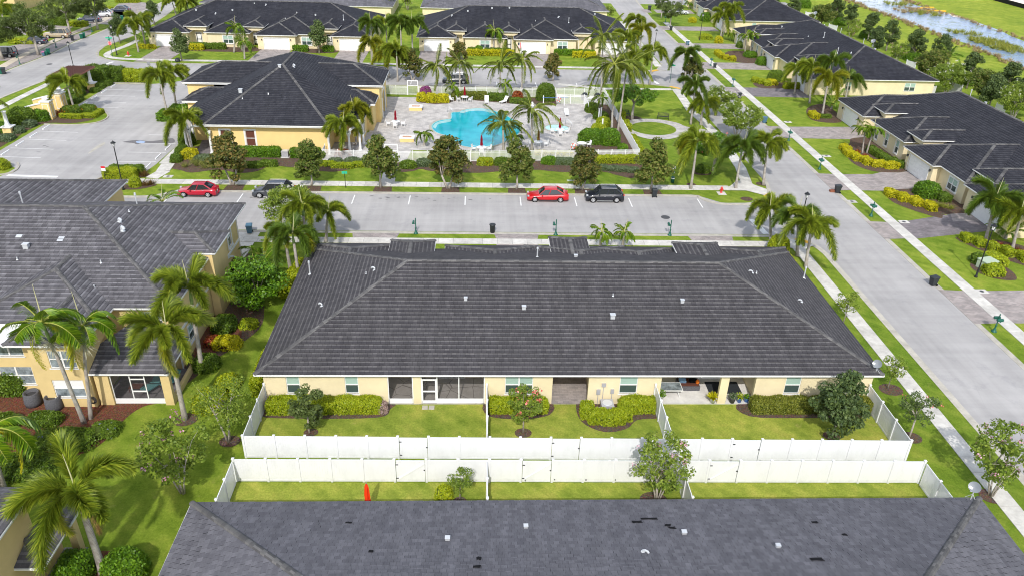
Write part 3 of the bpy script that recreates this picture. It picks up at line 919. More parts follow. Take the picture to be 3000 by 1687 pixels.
# ================================================================ building kit
TILE_E,TILE_W = 0.37,0.33
VISRECT = (-60,3060,-60,1750)
def roof_tiles(mb,poly,rng,e=TILE_E,w_=TILE_W,gap=0.006,jit=0.004,thick=0.04,singles=None,worn=False):
 """tiles over one roof plane; poly[0]->poly[1] is the eave. full tiles may be handed to `singles`"""
 A,B = poly[0],poly[1]
 u = (B - A).normalized()
 n = None
 for p in poly[2:]:
  c = u.cross(p - A)
  if c.length > 1e-4:
   n = c.normalized()
   break
 if n.z < 0:
  n = -n
 vv = n.cross(u).normalized()
 if vv.z < 0:
  vv = -vv
 q = [((p - A).dot(u),(p - A).dot(vv)) for p in poly]
 vmax = max(a[1] for a in q)
 def span(v):
  xs = []
  for i in range(len(q)):
   (x0,y0),(x1,y1) = q[i],q[(i + 1) % len(q)]
   if (y0 <= v <= y1) or (y1 <= v <= y0):
    if abs(y1 - y0) < 1e-9:
     xs += [x0,x1]
    else:
     xs.append(x0 + (x1 - x0) * (v - y0) / (y1 - y0))
  return (min(xs),max(xs)) if xs else None
 rows = int(math.ceil(vmax / e - 0.05))
 V,F = mb.v,mb.f
 M_ = mb.m
 for r in range(rows):
  v0 = r * e + 1e-4
  v1 = min(v0 + e * 1.02,vmax - 1e-4)
  if v1 - v0 < 0.04:
   continue
  s0,s1 = span(v0),span(v1)
  if s0 is None or s1 is None:
   continue
  off = (0.5 * w_ if r % 2 else 0.0) + rng.uniform(-0.03,0.03)
  x = min(s0[0],s1[0]) - off
  xe = max(s0[1],s1[1])
  while x < xe:
   big = gap > 0.01 and math.sin(x * 0.33 + 0.7) * math.cos(v0 * 0.45 + x * 0.12) > 0.25 and rng.random() < 0.55
   xa,xb = (x + gap * 0.25,x + w_ - gap * 0.25) if gap <= 0.01 else (x,x + w_ - (gap * rng.uniform(1.4,2.6) if big else 0.008))
   x += w_
   a0,b0 = max(xa,s0[0]),min(xb,s0[1])
   a1,b1 = max(xa,s1[0]),min(xb,s1[1])
   if b0 - a0 < 0.02 and b1 - a1 < 0.02:
    continue
   full = a0 == xa and b0 == xb and a1 == xa and b1 == xb
   dz = rng.uniform(-jit,jit)
   dv = rng.uniform(-jit,jit) * 1.5
   if singles is not None and full and v1 - v0 > e * 0.95:
    singles.append((A + u * (xa + xb) * 0.5 + vv * (v0 + dv) + n * dz,u,vv,n))
    continue
   b0,b1 = max(b0,a0),max(b1,a1)
   b = len(V)
   P0 = A + vv * (v0 + dv) + n * (thick + dz)
   P1 = A + vv * v1 + n * (0.012 + dz)
   Pd = A + vv * (v0 + dv) - n * 0.004
   V.extend([tuple(P0 + u * a0),tuple(P0 + u * b0),tuple(P1 + u * b1),tuple(P1 + u * a1),tuple(Pd + u * a0),tuple(Pd + u * b0)])
   F.append((b + 4,b + 5,b + 1,b))
   if worn:
    k = 0.62
    V.extend([tuple(P0.lerp(P1,k) + u * (b0 + (b1 - b0) * k)),tuple(P0.lerp(P1,k) + u * (a0 + (a1 - a0) * k))])
    F.append((b,b + 1,b + 6,b + 7))
    F.append((b + 7,b + 6,b + 2,b + 3))
    M_.extend((0,0,1))
   else:
    F.append((b,b + 1,b + 2,b + 3))
    M_.extend((0,0))
 return n
_cap_mesh = {}
def cap_mesh(mat,L=0.42,wd=0.18):
 if (mat,L) not in _cap_mesh:
  mb = MB()
  prof = [(-wd,-0.03),(-wd * 0.62,0.045),(0,0.075),(wd * 0.62,0.045),(wd,-0.03)]
  for i in range(4):
   (y0,z0),(y1,z1) = prof[i],prof[i + 1]
   mb.poly([(0,y0,z0 + 0.02),(0,y1,z1 + 0.02),(L,y1,z1),(L,y0,z0)])
  mb.poly([(0,y,z + 0.02) for y,z in prof])
  _cap_mesh[(mat,L)] = mb.mesh('ridge_cap',mat)
 return _cap_mesh[(mat,L)]
def caps(root,a,b,single,joined,mat='ridge_cap'):
 """ridge caps laid from a (low) to b (high)"""
 d = b - a
 n = max(1,int(d.length / 0.38))
 st = d / n
 x = d.normalized()
 y = Vector((0,0,1)).cross(x)
 y = y.normalized() if y.length > 1e-5 else Vector((0,1,0))
 z = x.cross(y)
 R = Matrix((x,y,z)).transposed().to_4x4()
 for i in range(n):
  p = a + st * i
  if single:
   o = link('ridge_cap',cap_mesh(mat),root)
   o.matrix_local = Matrix.Translation(p + z * 0.02) @ R
  else:
   L,wd = st.length * 1.05,0.19
   prof = [(-wd,-0.03),(-wd * 0.62,0.06),(wd * 0.62,0.06),(wd,-0.03)]
   base = len(joined.v)
   for xx,up in ((0,0.04),(L,0.015)):
    for yy,zz in prof:
     joined.v.append(tuple(p + x * xx + y * yy + z * (zz + up)))
   for k in range(3):
    joined.f.append((base + k,base + k + 1,base + 5 + k,base + 4 + k))
    joined.m.append(0)
   joined.f.append((base,base + 1,base + 2,base + 3))
   joined.m.append(0)
class Roof:
 """collects planes, caps, fascia; builds roof > roof_tiles, roof_tile, ridge_cap"""
 def __init__(s,root,mat,seed=1,e=TILE_E,w=TILE_W,single_tiles=0,single_caps=False,focus=None,gap=0.006,jit=0.004,capmat='ridge_cap'):
  s.root,s.mat,s.rng = root,mat,random.Random(seed)
  s.e,s.w,s.gap,s.jit = e,w,gap,jit
  s.planes,s.lines,s.fas = [],[],[]
  s.ns,s.sc,s.focus,s.capmat = single_tiles,single_caps,focus,capmat
 def plane(s,*pts,singles=False):
  s.planes.append(([Vector(p) for p in pts],singles))
 def line(s,a,b):
  s.lines.append((Vector(a),Vector(b)))
 def eave(s,a,b):
  s.fas.append((Vector(a),Vector(b)))
 def build(s,fascia_h=0.17,fmat='white_trim'):
  deck = MB()
  for p,_ in s.planes:
   n = (p[1] - p[0]).cross(p[2] - p[0]).normalized()
   if n.z < 0:
    n = -n
   deck.poly([q - n * 0.012 for q in p])
  roof = deck.obj('roof','underlay',s.root)
  mbt = MB()
  worn = s.mat + '_worn' in MATS and s.w < 0.45
  tm_ = [s.mat,s.mat + '_worn'] if worn else s.mat
  th = 0.052 if worn else 0.04
  sing = []
  for p,sg in s.planes:
   roof_tiles(mbt,p,s.rng,s.e,s.w,s.gap,s.jit,singles=sing if (sg and s.ns) else None,worn=worn,thick=0.052 if worn else 0.04)
  if sing:
   W = s.root.matrix_basis
   f = s.focus
   sing.sort(key=lambda t: f(W @ t[0]))
   keep = sing[:s.ns]
   tm = MB()
   hw = s.w / 2 - (s.gap if s.gap <= 0.01 else 0.004)
   ky,kz = s.e * 0.63,th + (0.012 - th) * 0.62
   tm.poly([(-hw,0,th),(hw,0,th),(hw,ky,kz),(-hw,ky,kz)])
   tm.poly([(-hw,ky,kz),(hw,ky,kz),(hw,s.e * 1.02,0.012),(-hw,s.e * 1.02,0.012)],1 if worn else 0)
   tm.poly([(-hw,0,-0.004),(hw,0,-0.004),(hw,0,th),(-hw,0,th)])
   tm.poly([(-hw,0,-0.004),(-hw,0,0.04),(-hw,s.e * 1.02,0.012),(-hw,s.e * 1.02,0)])
   tm.poly([(hw,0,-0.004),(hw,0,0.04),(hw,s.e * 1.02,0.012),(hw,s.e * 1.02,0)])
   me = tm.mesh('roof_tile',tm_)
   for p,u,vv,n in keep:
    o = link('roof_tile',me,roof)
    R = Matrix((u,vv,n)).transposed().to_4x4()
    o.matrix_local = Matrix.Translation(p) @ R
   for p,u,vv,n in sing[s.ns:]:
    b = len(mbt.v)
    for (xx,yy,zz) in ((-hw,0,th),(hw,0,th),(hw,s.e * 1.02,.012),(-hw,s.e * 1.02,.012),(-hw,0,-.004),(hw,0,-.004),(hw,ky,kz),(-hw,ky,kz)):
     mbt.v.append(tuple(p + u * xx + vv * yy + n * zz))
    mbt.f += [(b,b + 1,b + 6,b + 7),(b + 7,b + 6,b + 2,b + 3),(b + 4,b + 5,b + 1,b)]
    mbt.m += [0,1 if worn else 0,0]
  mbt.obj('roof_tiles',tm_,roof,kind='stuff')
  j = MB()
  nc = 0
  for a,b in s.lines:
   k = int((b - a).length / 0.38)
   one = s.sc and nc + k < 290
   nc += k if one else 0
   caps(roof,a,b,one,j,s.capmat)
  if j.v:
   j.obj('ridge_caps',s.capmat,roof,kind='stuff')
  for a,b in s.fas:
   d = (b - a).normalized()
   nrm = Vector((d.y,-d.x,0))
   fb = MB()
   z0,z1 = a.z - fascia_h,a.z - 0.012
   q = [a - nrm * 0.03,b - nrm * 0.03,b - nrm * 0.09,a - nrm * 0.09]
   for zz in ((z0,z1),):
    bb = len(fb.v)
    fb.v += [(p.x,p.y,zz[0]) for p in q] + [(p.x,p.y,zz[1]) for p in q]
    for ff in ((0,1,2,3),(4,5,6,7),(0,1,5,4),(1,2,6,5),(2,3,7,6),(3,0,4,7)):
     fb.f.append(tuple(bb + i for i in ff))
     fb.m.append(0)
   # half-round gutter lip
   fb.box(0,(b - a).length,0.0,0.085,-0.10,0.0,0,Matrix.Translation(Vector((a.x,a.y,a.z - 0.03)) - nrm * 0.028) @ Matrix.Rotation(math.atan2(d.y,d.x),4,'Z') @ Matrix.Scale(-1,4,(0,1,0)))
   fb.obj('fascia',fmat,s.root)
  return roof
def hip(R,x0,x1,y0,y1,ez,sl,singles_on=()):
 """full hip roof over a rectangle"""
 w,d = x1 - x0,y1 - y0
 h = min(w,d) / 2
 rz = ez + h * sl
 c = [Vector((x0,y0,ez)),Vector((x1,y0,ez)),Vector((x1,y1,ez)),Vector((x0,y1,ez))]
 if w >= d:
  ra,rb = Vector((x0 + h,y0 + h,rz)),Vector((x1 - h,y0 + h,rz))
  R.plane(c[0],c[1],rb,ra,singles='s' in singles_on)
  R.plane(c[1],c[2],rb,singles='e' in singles_on)
  R.plane(c[2],c[3],ra,rb,singles='n' in singles_on)
  R.plane(c[3],c[0],ra,singles='w' in singles_on)
  R.line(c[0],ra); R.line(c[3],ra); R.line(c[1],rb); R.line(c[2],rb)
 else:
  ra,rb = Vector((x0 + h,y0 + h,rz)),Vector((x0 + h,y1 - h,rz))
  R.plane(c[0],c[1],ra,singles='s' in singles_on)
  R.plane(c[1],c[2],rb,ra,singles='e' in singles_on)
  R.plane(c[2],c[3],rb,singles='n' in singles_on)
  R.plane(c[3],c[0],ra,rb,singles='w' in singles_on)
  R.line(c[0],ra); R.line(c[1],ra); R.line(c[2],rb); R.line(c[3],rb)
 R.line(ra,rb)
 for i in range(4):
  R.eave(c[i],c[(i + 1) % 4])
 return ra,rb
def wing(R,x0,x1,y0,p,ez,mez,sl,front=True):
 """hip-ended wing facing -y whose ridge runs back into a main slope (eave at y=p, height mez)"""
 h = (x1 - x0) / 2
 rz = ez + h * sl
 yb = p + (rz - mez) / sl
 ye = p + max(0.0,(ez - mez) / sl)
 a,b = Vector((x0,y0,ez)),Vector((x1,y0,ez))
 rf,rb = Vector((x0 + h,y0 + h,rz)),Vector((x0 + h,yb,rz))
 R.plane(a,b,rf)
 if yb > y0 + h + 0.05:
  R.plane(b,Vector((x1,ye,ez)),rb,rf)
  R.plane(Vector((x0,ye,ez)),a,rf,rb)
  R.line(rf,rb)
 else:
  R.plane(b,Vector((x1,ye,ez)),rf)
  R.plane(Vector((x0,ye,ez)),a,rf)
 R.line(a,rf)
 R.line(b,rf)
 R.eave(a,b)
 R.eave(b,Vector((x1,ye,ez)))
 R.eave(Vector((x0,ye,ez)),a)
class Frame:
 """wall frame: s along the wall, o outward, z up"""
 def __init__(s,a,b):
  s.a,s.b = Vector((a[0],a[1],0)),Vector((b[0],b[1],0))
  s.L = (s.b - s.a).length
  s.d = (s.b - s.a).normalized()
  s.n = Vector((s.d.y,-s.d.x,0))
 def __call__(s,u,o,z):
  return s.a + s.d * u + s.n * o + Vector((0,0,z))
 def box(s,mb,u0,u1,o0,o1,z0,z1,mi=0):
  b = len(mb.v)
  for z in (z0,z1):
   for u,o in ((u0,o0),(u1,o0),(u1,o1),(u0,o1)):
    mb.v.append(tuple(s(u,o,z)))
  for q in ((0,3,2,1),(4,5,6,7),(0,1,5,4),(1,2,6,5),(2,3,7,6),(3,0,4,7)):
   mb.f.append(tuple(b + i for i in q))
   mb.m.append(mi)
def wall(mb,F,z0,z1,holes=(),depth=0.16):
 xs = sorted({0.0,F.L,*[h[0] for h in holes],*[h[1] for h in holes]})
 zs = sorted({z0,z1,*[h[2] for h in holes],*[h[3] for h in holes]})
 for i in range(len(xs) - 1):
  for j in range(len(zs) - 1):
   cx_,cz_ = (xs[i] + xs[i + 1]) / 2,(zs[j] + zs[j + 1]) / 2
   if any(h[0] < cx_ < h[1] and h[2] < cz_ < h[3] for h in holes):
    continue
   mb.poly([F(xs[i],0,zs[j]),F(xs[i + 1],0,zs[j]),F(xs[i + 1],0,zs[j + 1]),F(xs[i],0,zs[j + 1])])
 for h in holes:
  d = h[4] if len(h) > 4 else depth
  a,b,c,e = h[0],h[1],h[2],h[3]
  mb.poly([F(a,0,c),F(a,-d,c),F(a,-d,e),F(a,0,e)])
  mb.poly([F(b,0,c),F(b,-d,c),F(b,-d,e),F(b,0,e)])
  mb.poly([F(a,0,e),F(b,0,e),F(b,-d,e),F(a,-d,e)])
  if c > z0 + 0.01:
   mb.poly([F(a,0,c),F(b,0,c),F(b,-d,c),F(a,-d,c)])
def window(root,F,a,b,z0,z1,cols=1,sill=True,surround=0.0,top='pane_blind',bot='pane_dark',grid=False,depth=0.10):
 fr = MB()
 t = 0.055
 o0,o1 = -depth,-depth + 0.05
 F.box(fr,a,b,o0,o1,z0,z0 + t)
 F.box(fr,a,b,o0,o1,z1 - t,z1)
 F.box(fr,a,a + t,o0,o1,z0 + t,z1 - t)
 F.box(fr,b - t,b,o0,o1,z0 + t,z1 - t)
 zm = z0 + (z1 - z0) * 0.5
 cw = (b - a) / cols
 for c in range(cols):
  F.box(fr,a + c * cw + t,a + (c + 1) * cw - t,o0 + 0.005,o1 + 0.012,zm - 0.035,zm + 0.035)
  if c:
   F.box(fr,a + c * cw - t,a + c * cw + t,o0 + 0.004,o1 + 0.014,z0 + t,z1 - t)
  if grid:
   for k in (1,2):
    u = a + c * cw + t + (cw - 2 * t) * k / 3
    F.box(fr,u - 0.012,u + 0.012,o0 + 0.02,o0 + 0.035,z0 + t,z1 - t)
 if surround:
  s_ = surround
  F.box(fr,a - s_,b + s_,0.0,0.05,z1,z1 + s_)
  F.box(fr,a - s_,a,0.0,0.048,z0,z1)
  F.box(fr,b,b + s_,0.0,0.048,z0,z1)
  F.box(fr,a - s_,b + s_,0.0,0.09,z0 - s_,z0)
 elif sill:
  F.box(fr,a - 0.08,b + 0.08,-0.04,0.06,z0 - 0.07,z0)
 w_ = fr.obj('window','white_trim',root)
 for c in range(cols):
  for za,zb,mm in ((z0 + t,zm - 0.035,bot),(zm + 0.035,z1 - t,top)):
   p = MB()
   F.box(p,a + c * cw + t,a + (c + 1) * cw - t,o0 + 0.004,o0 + 0.018,za,zb)
   p.obj('pane',mm,w_)
 return w_
def garage_door(root,F,a,b,h=2.2):
 """sectional door in four panels inside a white casing"""
 cs = MB()
 F.box(cs,a - 0.12,a,-0.02,0.045,0,h)
 F.box(cs,b,b + 0.12,-0.02,0.045,0,h)
 F.box(cs,a - 0.12,b + 0.12,-0.02,0.05,h,h + 0.14)
 g = cs.obj('garage_door','white_trim',root)
 for k in range(4):
  p = MB()
  z0 = 0.01 + k * h / 4
  F.box(p,a,b,-0.10,-0.06,z0,z0 + h / 4 - 0.012)
  nn = max(3,int((b - a) / 0.62))
  for i in range(nn):
   u0 = a + 0.07 + i * (b - a - 0.07) / nn
   F.box(p,u0,u0 + (b - a) / nn - 0.12,-0.06,-0.048,z0 + 0.1,z0 + h / 4 - 0.1)
  p.obj('panel','garage_white',g)
 return g
def wall_lamp(root,F,u,z=1.95):
 l_ = MB()
 F.box(l_,u - 0.06,u + 0.06,0.0,0.03,z - 0.12,z + 0.12)
 F.box(l_,u - 0.08,u + 0.08,0.05,0.2,z - 0.16,z + 0.14)
 l_.obj('wall_lamp','iron',root)
def entry_door(root,F,a,b,z1=2.3,mat='garage_white'):
 fr = MB()
 F.box(fr,a - 0.1,a,-0.03,0.04,0,z1)
 F.box(fr,b,b + 0.1,-0.03,0.04,0,z1)
 F.box(fr,a - 0.1,b + 0.1,-0.03,0.045,z1,z1 + 0.12)
 f = fr.obj('door_frame','white_trim',root)
 d_ = MB()
 F.box(d_,a,b,-0.10,-0.05,0,z1)
 F.box(d_,a + 0.15,b - 0.15,-0.05,-0.035,0.25,0.95)
 F.box(d_,a + 0.15,b - 0.15,-0.05,-0.035,1.1,z1 - 0.2)
 d_.obj('door',mat,f)
 k = MB()
 F.box(k,b - 0.13,b - 0.08,-0.05,0.0,0.95,1.15)
 k.obj('door_handle','iron',f)
def box_walls(mb,x0,x1,y0,y1,z1,skip='',holes=None):
 holes = holes or {}
 fr = {'s': Frame((x0,y0),(x1,y0)),'e': Frame((x1,y0),(x1,y1)),'n': Frame((x1,y1),(x0,y1)),'w': Frame((x0,y1),(x0,y0))}
 for k,F in fr.items():
  if k not in skip:
   wall(mb,F,0.0,z1,holes.get(k,()))
 return fr
def vent(root,p,kind='box',s=1.0):
 mb = MB()
 x,y,z = p
 s *= 0.85 if kind == 'box' else 1
 s *= 0.7 if kind == 'goose' else 1
 if kind == 'box':
  mb.box(x - 0.17 * s,x + 0.17 * s,y - 0.15 * s,y + 0.15 * s,z - 0.1,z + 0.30 * s)
  mb.box(x - 0.21 * s,x + 0.21 * s,y - 0.19 * s,y + 0.19 * s,z + 0.30 * s,z + 0.35 * s)
  mb.obj('roof_vent','galvanised',root)
 elif kind == 'pipe':
  mb.tube((x,y,z - 0.1),(x,y,z + 0.95 * s),0.055,n=8)
  mb.tube((x,y,z + 0.92 * s),(x,y,z + 1.05 * s),0.10,0.07,n=8)
  mb.tube((x,y,z - 0.05),(x,y,z + 0.12),0.2,0.07,n=8)
  mb.obj('vent_pipe','galvanised',root)
 elif kind == 'goose':
  mb.path([(x,y,z - 0.1),(x,y,z + 0.28 * s),(x + 0.08,y - 0.05,z + 0.38 * s),(x + 0.2,y - 0.12,z + 0.34 * s),(x + 0.24,y - 0.15,z + 0.2 * s)],[0.10 * s,0.10 * s,0.11 * s,0.12 * s,0.13 * s],8)
  mb.tube((x,y,z - 0.08),(x,y,z + 0.06),0.28 * s,0.2 * s,n=8)
  mb.obj('roof_vent','galvanised',root)
 else:
  mb.tube((x,y,z - 0.1),(x,y,z + 0.24),0.045,n=7)
  mb.tube((x,y,z - 0.03),(x,y,z + 0.08),0.12,0.05,n=7)
  mb.obj('vent_pipe','galvanised',root)
def roof_z(x,y,L,p,D,ez,sl):
 """height of a plain hip roof at (x, y)"""
 return ez + sl * min(x,L - x,y - p,D - y)
SL = 0.39
def villa(name,label,loc,rz,L,D,p,wings,towers,seed,mat='roof_dark',wallmat='stucco_cream',ez=2.9,front=True,sides=('e','w'),back=True,
   tiles=(TILE_E,TILE_W),vents=(),group='row villas with dark tile roofs',single=None,focus=None,gap=0.006,jit=0.004,back_holes=None,mats_detail=True,capmat='ridge_cap',front_fn=None,single_face='n'):
 root = thing(name,label,'villa',loc,rz,group)
 R = Roof(root,mat,seed,tiles[0],tiles[1],single or 0,bool(single),focus,gap,jit,capmat)
 hip(R,0,L,p,D,ez,SL,singles_on=single_face if single else '')
 for (x0,x1,y0,kind) in wings:
  wing(R,x0,x1,y0,p,ez + 0.004,ez,SL)
 for (x0,x1,y0) in towers:
  wing(R,x0,x1,y0,p,3.85,ez,SL)
 R.build()
 # soffit board
 sf = MB()
 zc = ez - 0.16
 sf.box(0.1,L - 0.1,p + 0.1,D - 0.1,zc,zc + 0.02)
 for i,(x0,x1,y0,kind) in enumerate(wings):
  sf.box(x0 + 0.1,x1 - 0.1,y0 + 0.1,p + 0.1,zc + 0.003 * (i + 1),zc + 0.02 + 0.003 * (i + 1))
 for i,(x0,x1,y0) in enumerate(towers):
  sf.box(x0 + 0.1,x1 - 0.1,y0 + 0.1,y0 + 2.2,3.70 + 0.003 * i,3.715 + 0.003 * i)
 sf.obj('soffit','white_trim',root)
 o = 0.45
 mb = MB()
 fm = box_walls(mb,o,L - o,p + o,D - o,zc,'n' if back_holes is not None else '')
 for i,(x0,x1,y0,kind) in enumerate(wings):
  yw = p + o - 0.003
  a0,a1 = x0 + o + 0.01 * i,x1 - o - 0.01 * i
  g = None
  F = Frame((a0,y0 + o),(a1,y0 + o))
  hs = []
  if kind == 'garage':
   gw = min(4.9,F.L - 1.6)
   u0 = (F.L - gw) / 2
   hs = [(u0,u0 + gw,0,2.2,0.12)]
  elif kind == 'window':
   u0 = F.L * 0.5
   hs = [(u0 - 0.95,u0 + 0.95,0.75,2.25)]
  elif kind == 'windows3':
   hs = [(F.L * q - 0.45,F.L * q + 0.45,0.55,2.3) for q in (0.14,0.47,0.8)]
  box_walls(mb,a0,a1,y0 + o,yw,zc,'n',{'s': hs})
  if front:
   if kind == 'garage':
    garage_door(root,F,u0,u0 + gw)
    wall_lamp(root,F,u0 - 0.4)
    wall_lamp(root,F,u0 + gw + 0.4)
   elif kind == 'window':
    window(root,F,*hs[0][:4],cols=2,surround=0.16)
   elif kind == 'windows3':
    for h_ in hs:
     window(root,F,*h_[:4],cols=1,surround=0.12)
 for i,(x0,x1,y0) in enumerate(towers):
  F = Frame((x0 + 0.35,y0 + 0.4),(x1 - 0.35,y0 + 0.4))
  hs = [(0.5,F.L - 0.5,0,3.0,1.1)]
  box_walls(mb,x0 + 0.35,x1 - 0.35,y0 + 0.4,p + 3.2,3.69,'n',{'s': hs})
  if front:
   F2 = Frame((x0 + 0.85,y0 + 1.5),(x1 - 0.85,y0 + 1.5))
   mb.poly([F2(0,0,0),F2(F2.L,0,0),F2(F2.L,0,3.0),F2(0,0,3.0)])
   F3 = Frame((x0 + 0.85,y0 + 1.45),(x1 - 0.85,y0 + 1.45))
   entry_door(root,F3,F3.L / 2 - 0.5,F3.L / 2 + 0.5)
 if back_holes is not None:
  F = Frame((L - o,D - o),(o,D - o))
  wall(mb,F,0,zc,back_holes)
 mb.obj('wall',wallmat,root)
 # side windows
 for k in sides:
  F = fm[k]
  for u in ((F.L * 0.16,1),(F.L * 0.72,2)):
   fr = MB()
   window(root,F,u[0],u[0] + 0.95 * u[1],0.95,2.35,cols=u[1],depth=-0.02)
 for (vx,vy,kind,s_) in vents:
  vent(root,(vx,vy,roof_z(vx,vy,L,p,D,ez,SL)),kind,s_)
 return root,R
def inv(root_loc,rz,wpt):
 d = Vector((wpt[0] - root_loc[0],wpt[1] - root_loc[1]))
 c,s_ = math.cos(-rz),math.sin(-rz)
 return (d.x * c - d.y * s_,d.x * s_ + d.y * c)
# ================================================================ plants
def quads_mesh(name,C,U,W,mat,size_u,size_w,leafshape=True):
 """N leaf-sized faces: centres C, in-plane axes U (long) and W (short)"""
 n = len(C)
 su = np.asarray(size_u).reshape(-1,1)
 sw = np.asarray(size_w).reshape(-1,1)
 if leafshape:
  P_ = np.stack([C - U * su,C - U * su * 0.1 + W * sw,C + U * su,C - U * su * 0.1 - W * sw],1)
 else:
  P_ = np.stack([C - U * su - W * sw,C + U * su - W * sw,C + U * su + W * sw,C - U * su + W * sw],1)
 v = P_.reshape(-1,3).astype(np.float32)
 me = bpy.data.meshes.new(name)
 me.vertices.add(4 * n)
 me.vertices.foreach_set('co',v.ravel())
 me.loops.add(4 * n)
 me.loops.foreach_set('vertex_index',np.arange(4 * n,dtype=np.int32))
 me.polygons.add(n)
 me.polygons.foreach_set('loop_start',np.arange(0,4 * n,4,dtype=np.int32))
 me.polygons.foreach_set('loop_total',np.full(n,4,dtype=np.int32))
 me.materials.append(MATS[mat])
 me.update(calc_edges=True)
 return me
def rand_axes(rg,n,up_bias=None,bias=0.6):
 N = rg.normal(size=(n,3))
 N /= np.linalg.norm(N,axis=1,keepdims=True)
 if up_bias is not None:
  N = N * (1 - bias) + up_bias * bias
  N /= np.linalg.norm(N,axis=1,keepdims=True) + 1e-9
 R_ = rg.normal(size=(n,3))
 U = np.cross(N,R_)
 U /= np.linalg.norm(U,axis=1,keepdims=True) + 1e-9
 return U,np.cross(N,U)
def clumps(rg,R,H,nc,shape):
 pts = []
 while len(pts) < nc:
  p = rg.uniform(-1,1,3)
  rr = np.linalg.norm(p)
  if rr > 1:
   continue
  if shape == 'round' and rr < 0.35:
   continue
  if shape == 'cone':
   k = 1.0 - 0.62 * (p[2] * 0.5 + 0.5)
   p[0] *= k
   p[1] *= k
  if shape == 'umbrella':
   p[2] = 0.35 * p[2] + 0.3 * (1 - p[0] ** 2 - p[1] ** 2)
  if shape == 'vase':
   k = 0.55 + 0.45 * (p[2] * 0.5 + 0.5)
   p[0] *= k
   p[1] *= k
  pts.append(p * (R,R,H))
 return np.array(pts)
def crown_mesh(name,seed,R,H,nleaf,leaf,mat,shape='round',nc=26,cr=0.34,flat_=0.75):
 rg = np.random.default_rng(seed)
 cc = clumps(rg,R * 0.8,H * 0.8,nc,shape)
 rc = rg.uniform(0.65,1.25,nc) * cr * min(R,H * 1.2)
 k = rg.integers(0,nc,nleaf)
 d = rg.normal(size=(nleaf,3))
 d /= np.linalg.norm(d,axis=1,keepdims=True)
 rad_ = rg.uniform(0.25,1.0,(nleaf,1)) ** 0.45
 C = cc[k] + d * rad_ * rc[k][:,None] * np.array([1,1,flat_])
 out = C / np.array([R,R,H])
 up = d * 0.6 + np.array([0,0,0.7])
 up /= np.linalg.norm(up,axis=1,keepdims=True)
 U,W = rand_axes(rg,nleaf,up,0.55)
 s = leaf * rg.uniform(0.7,1.35,nleaf)
 return quads_mesh(name,C,U,W,mat,s,s * 0.62),cc
def trunk_mesh(name,seed,h,R,r0,targets,base_z,mat='bark',multi=1,fork=0.45):
 rg = random.Random(seed)
 mb = MB()
 tg = sorted(targets,key=lambda t: rg.random())[:9 if multi == 1 else 12]
 stems = []
 for m_ in range(multi):
  a = 2 * math.pi * m_ / multi + rg.uniform(0,1)
  sp_ = 0.0 if multi == 1 else R * 0.22
  top = Vector((math.cos(a) * sp_ + rg.uniform(-.06,.06),math.sin(a) * sp_ + rg.uniform(-.06,.06),h * fork))
  b0 = Vector((math.cos(a) * 0.08 * (multi > 1),math.sin(a) * 0.08 * (multi > 1),-0.05))
  mb.path([b0,b0.lerp(top,0.35) + Vector((rg.uniform(-.04,.04),rg.uniform(-.04,.04),0)),top],[r0 * 1.5,r0,r0 * 0.8],8)
  stems.append(top)
 for i,t in enumerate(tg):
  s = stems[i % len(stems)]
  e_ = Vector((t[0],t[1],t[2] + base_z))
  mid = s.lerp(e_,0.5) + Vector((0,0,0.12 * R))
  mb.path([s - Vector((0,0,0.1)),mid,e_],[r0 * 0.6,r0 * 0.32,r0 * 0.1],6)
 return mb.mesh(name,mat,True)
TREES = {}
def tree_kind(key,variants,R,H,h,nleaf,leaf,mat,shape='round',r0=0.12,bark='bark',multi=1,bloom=None,nbloom=0,nc=26,cr=0.34,blossom=0.09,fork=0.45):
 """R crown radius, H crown half height, h total height"""
 out = []
 R,H,h,leaf = R * 1.15,H * 1.12,h * 1.06,leaf * (0.86 if key.startswith(('crape_p','young','lace')) else 0.98)
 nleaf = int(nleaf * (1.15 if key.startswith(('crape_p','young','lace')) else 1.7))
 for i in range(variants):
  me,cc = crown_mesh(key + '_crown',100 + 17 * i + len(key),R,H,nleaf,leaf,mat,shape,nc,cr)
  bz = h - H
  tm = trunk_mesh(key + '_trunk',300 + i,h,R,r0,[tuple(c) for c in cc],bz,bark,multi,fork)
  bm_ = None
  if bloom:
   rg = np.random.default_rng(900 + i)
   k = rg.integers(0,len(cc),nbloom)
   d = rg.normal(size=(nbloom,3))
   d[:,2] = np.abs(d[:,2])
   d /= np.linalg.norm(d,axis=1,keepdims=True)
   c0 = cc[k] + d * cr * min(R,H * 1.2) * 1.02
   C = np.repeat(c0,7,0) + rg.normal(size=(nbloom * 7,3)) * blossom
   U,W = rand_axes(rg,len(C))
   s = blossom * rg.uniform(0.6,1.1,len(C))
   bm_ = quads_mesh(key + '_blossom',C,U,W,bloom,s,s * .8)
  out.append((me,tm,bm_,bz))
 TREES[key] = out
LEAF = 1.0
tree_kind('magnolia',4,2.5,2.5,5.5,3600,0.135,'leaf_magnolia','cone',0.10,'bark_pale',1,nc=46,cr=0.19,fork=0.3)
tree_kind('magnolia_brown',2,2.5,2.5,5.5,3400,0.135,'leaf_magnolia_brown','cone',0.10,'bark_pale',2,nc=44,cr=0.19,fork=0.25)
tree_kind('oak',3,4.0,2.9,8.4,7000,0.12,'leaf_oak','round',0.2,'bark_pale',1,nc=80,cr=0.19)
tree_kind('oak_dark',3,2.2,2.3,5.6,3600,0.12,'leaf_oak_dark','cone',0.11,'bark',1,nc=32,cr=0.28,fork=0.3)
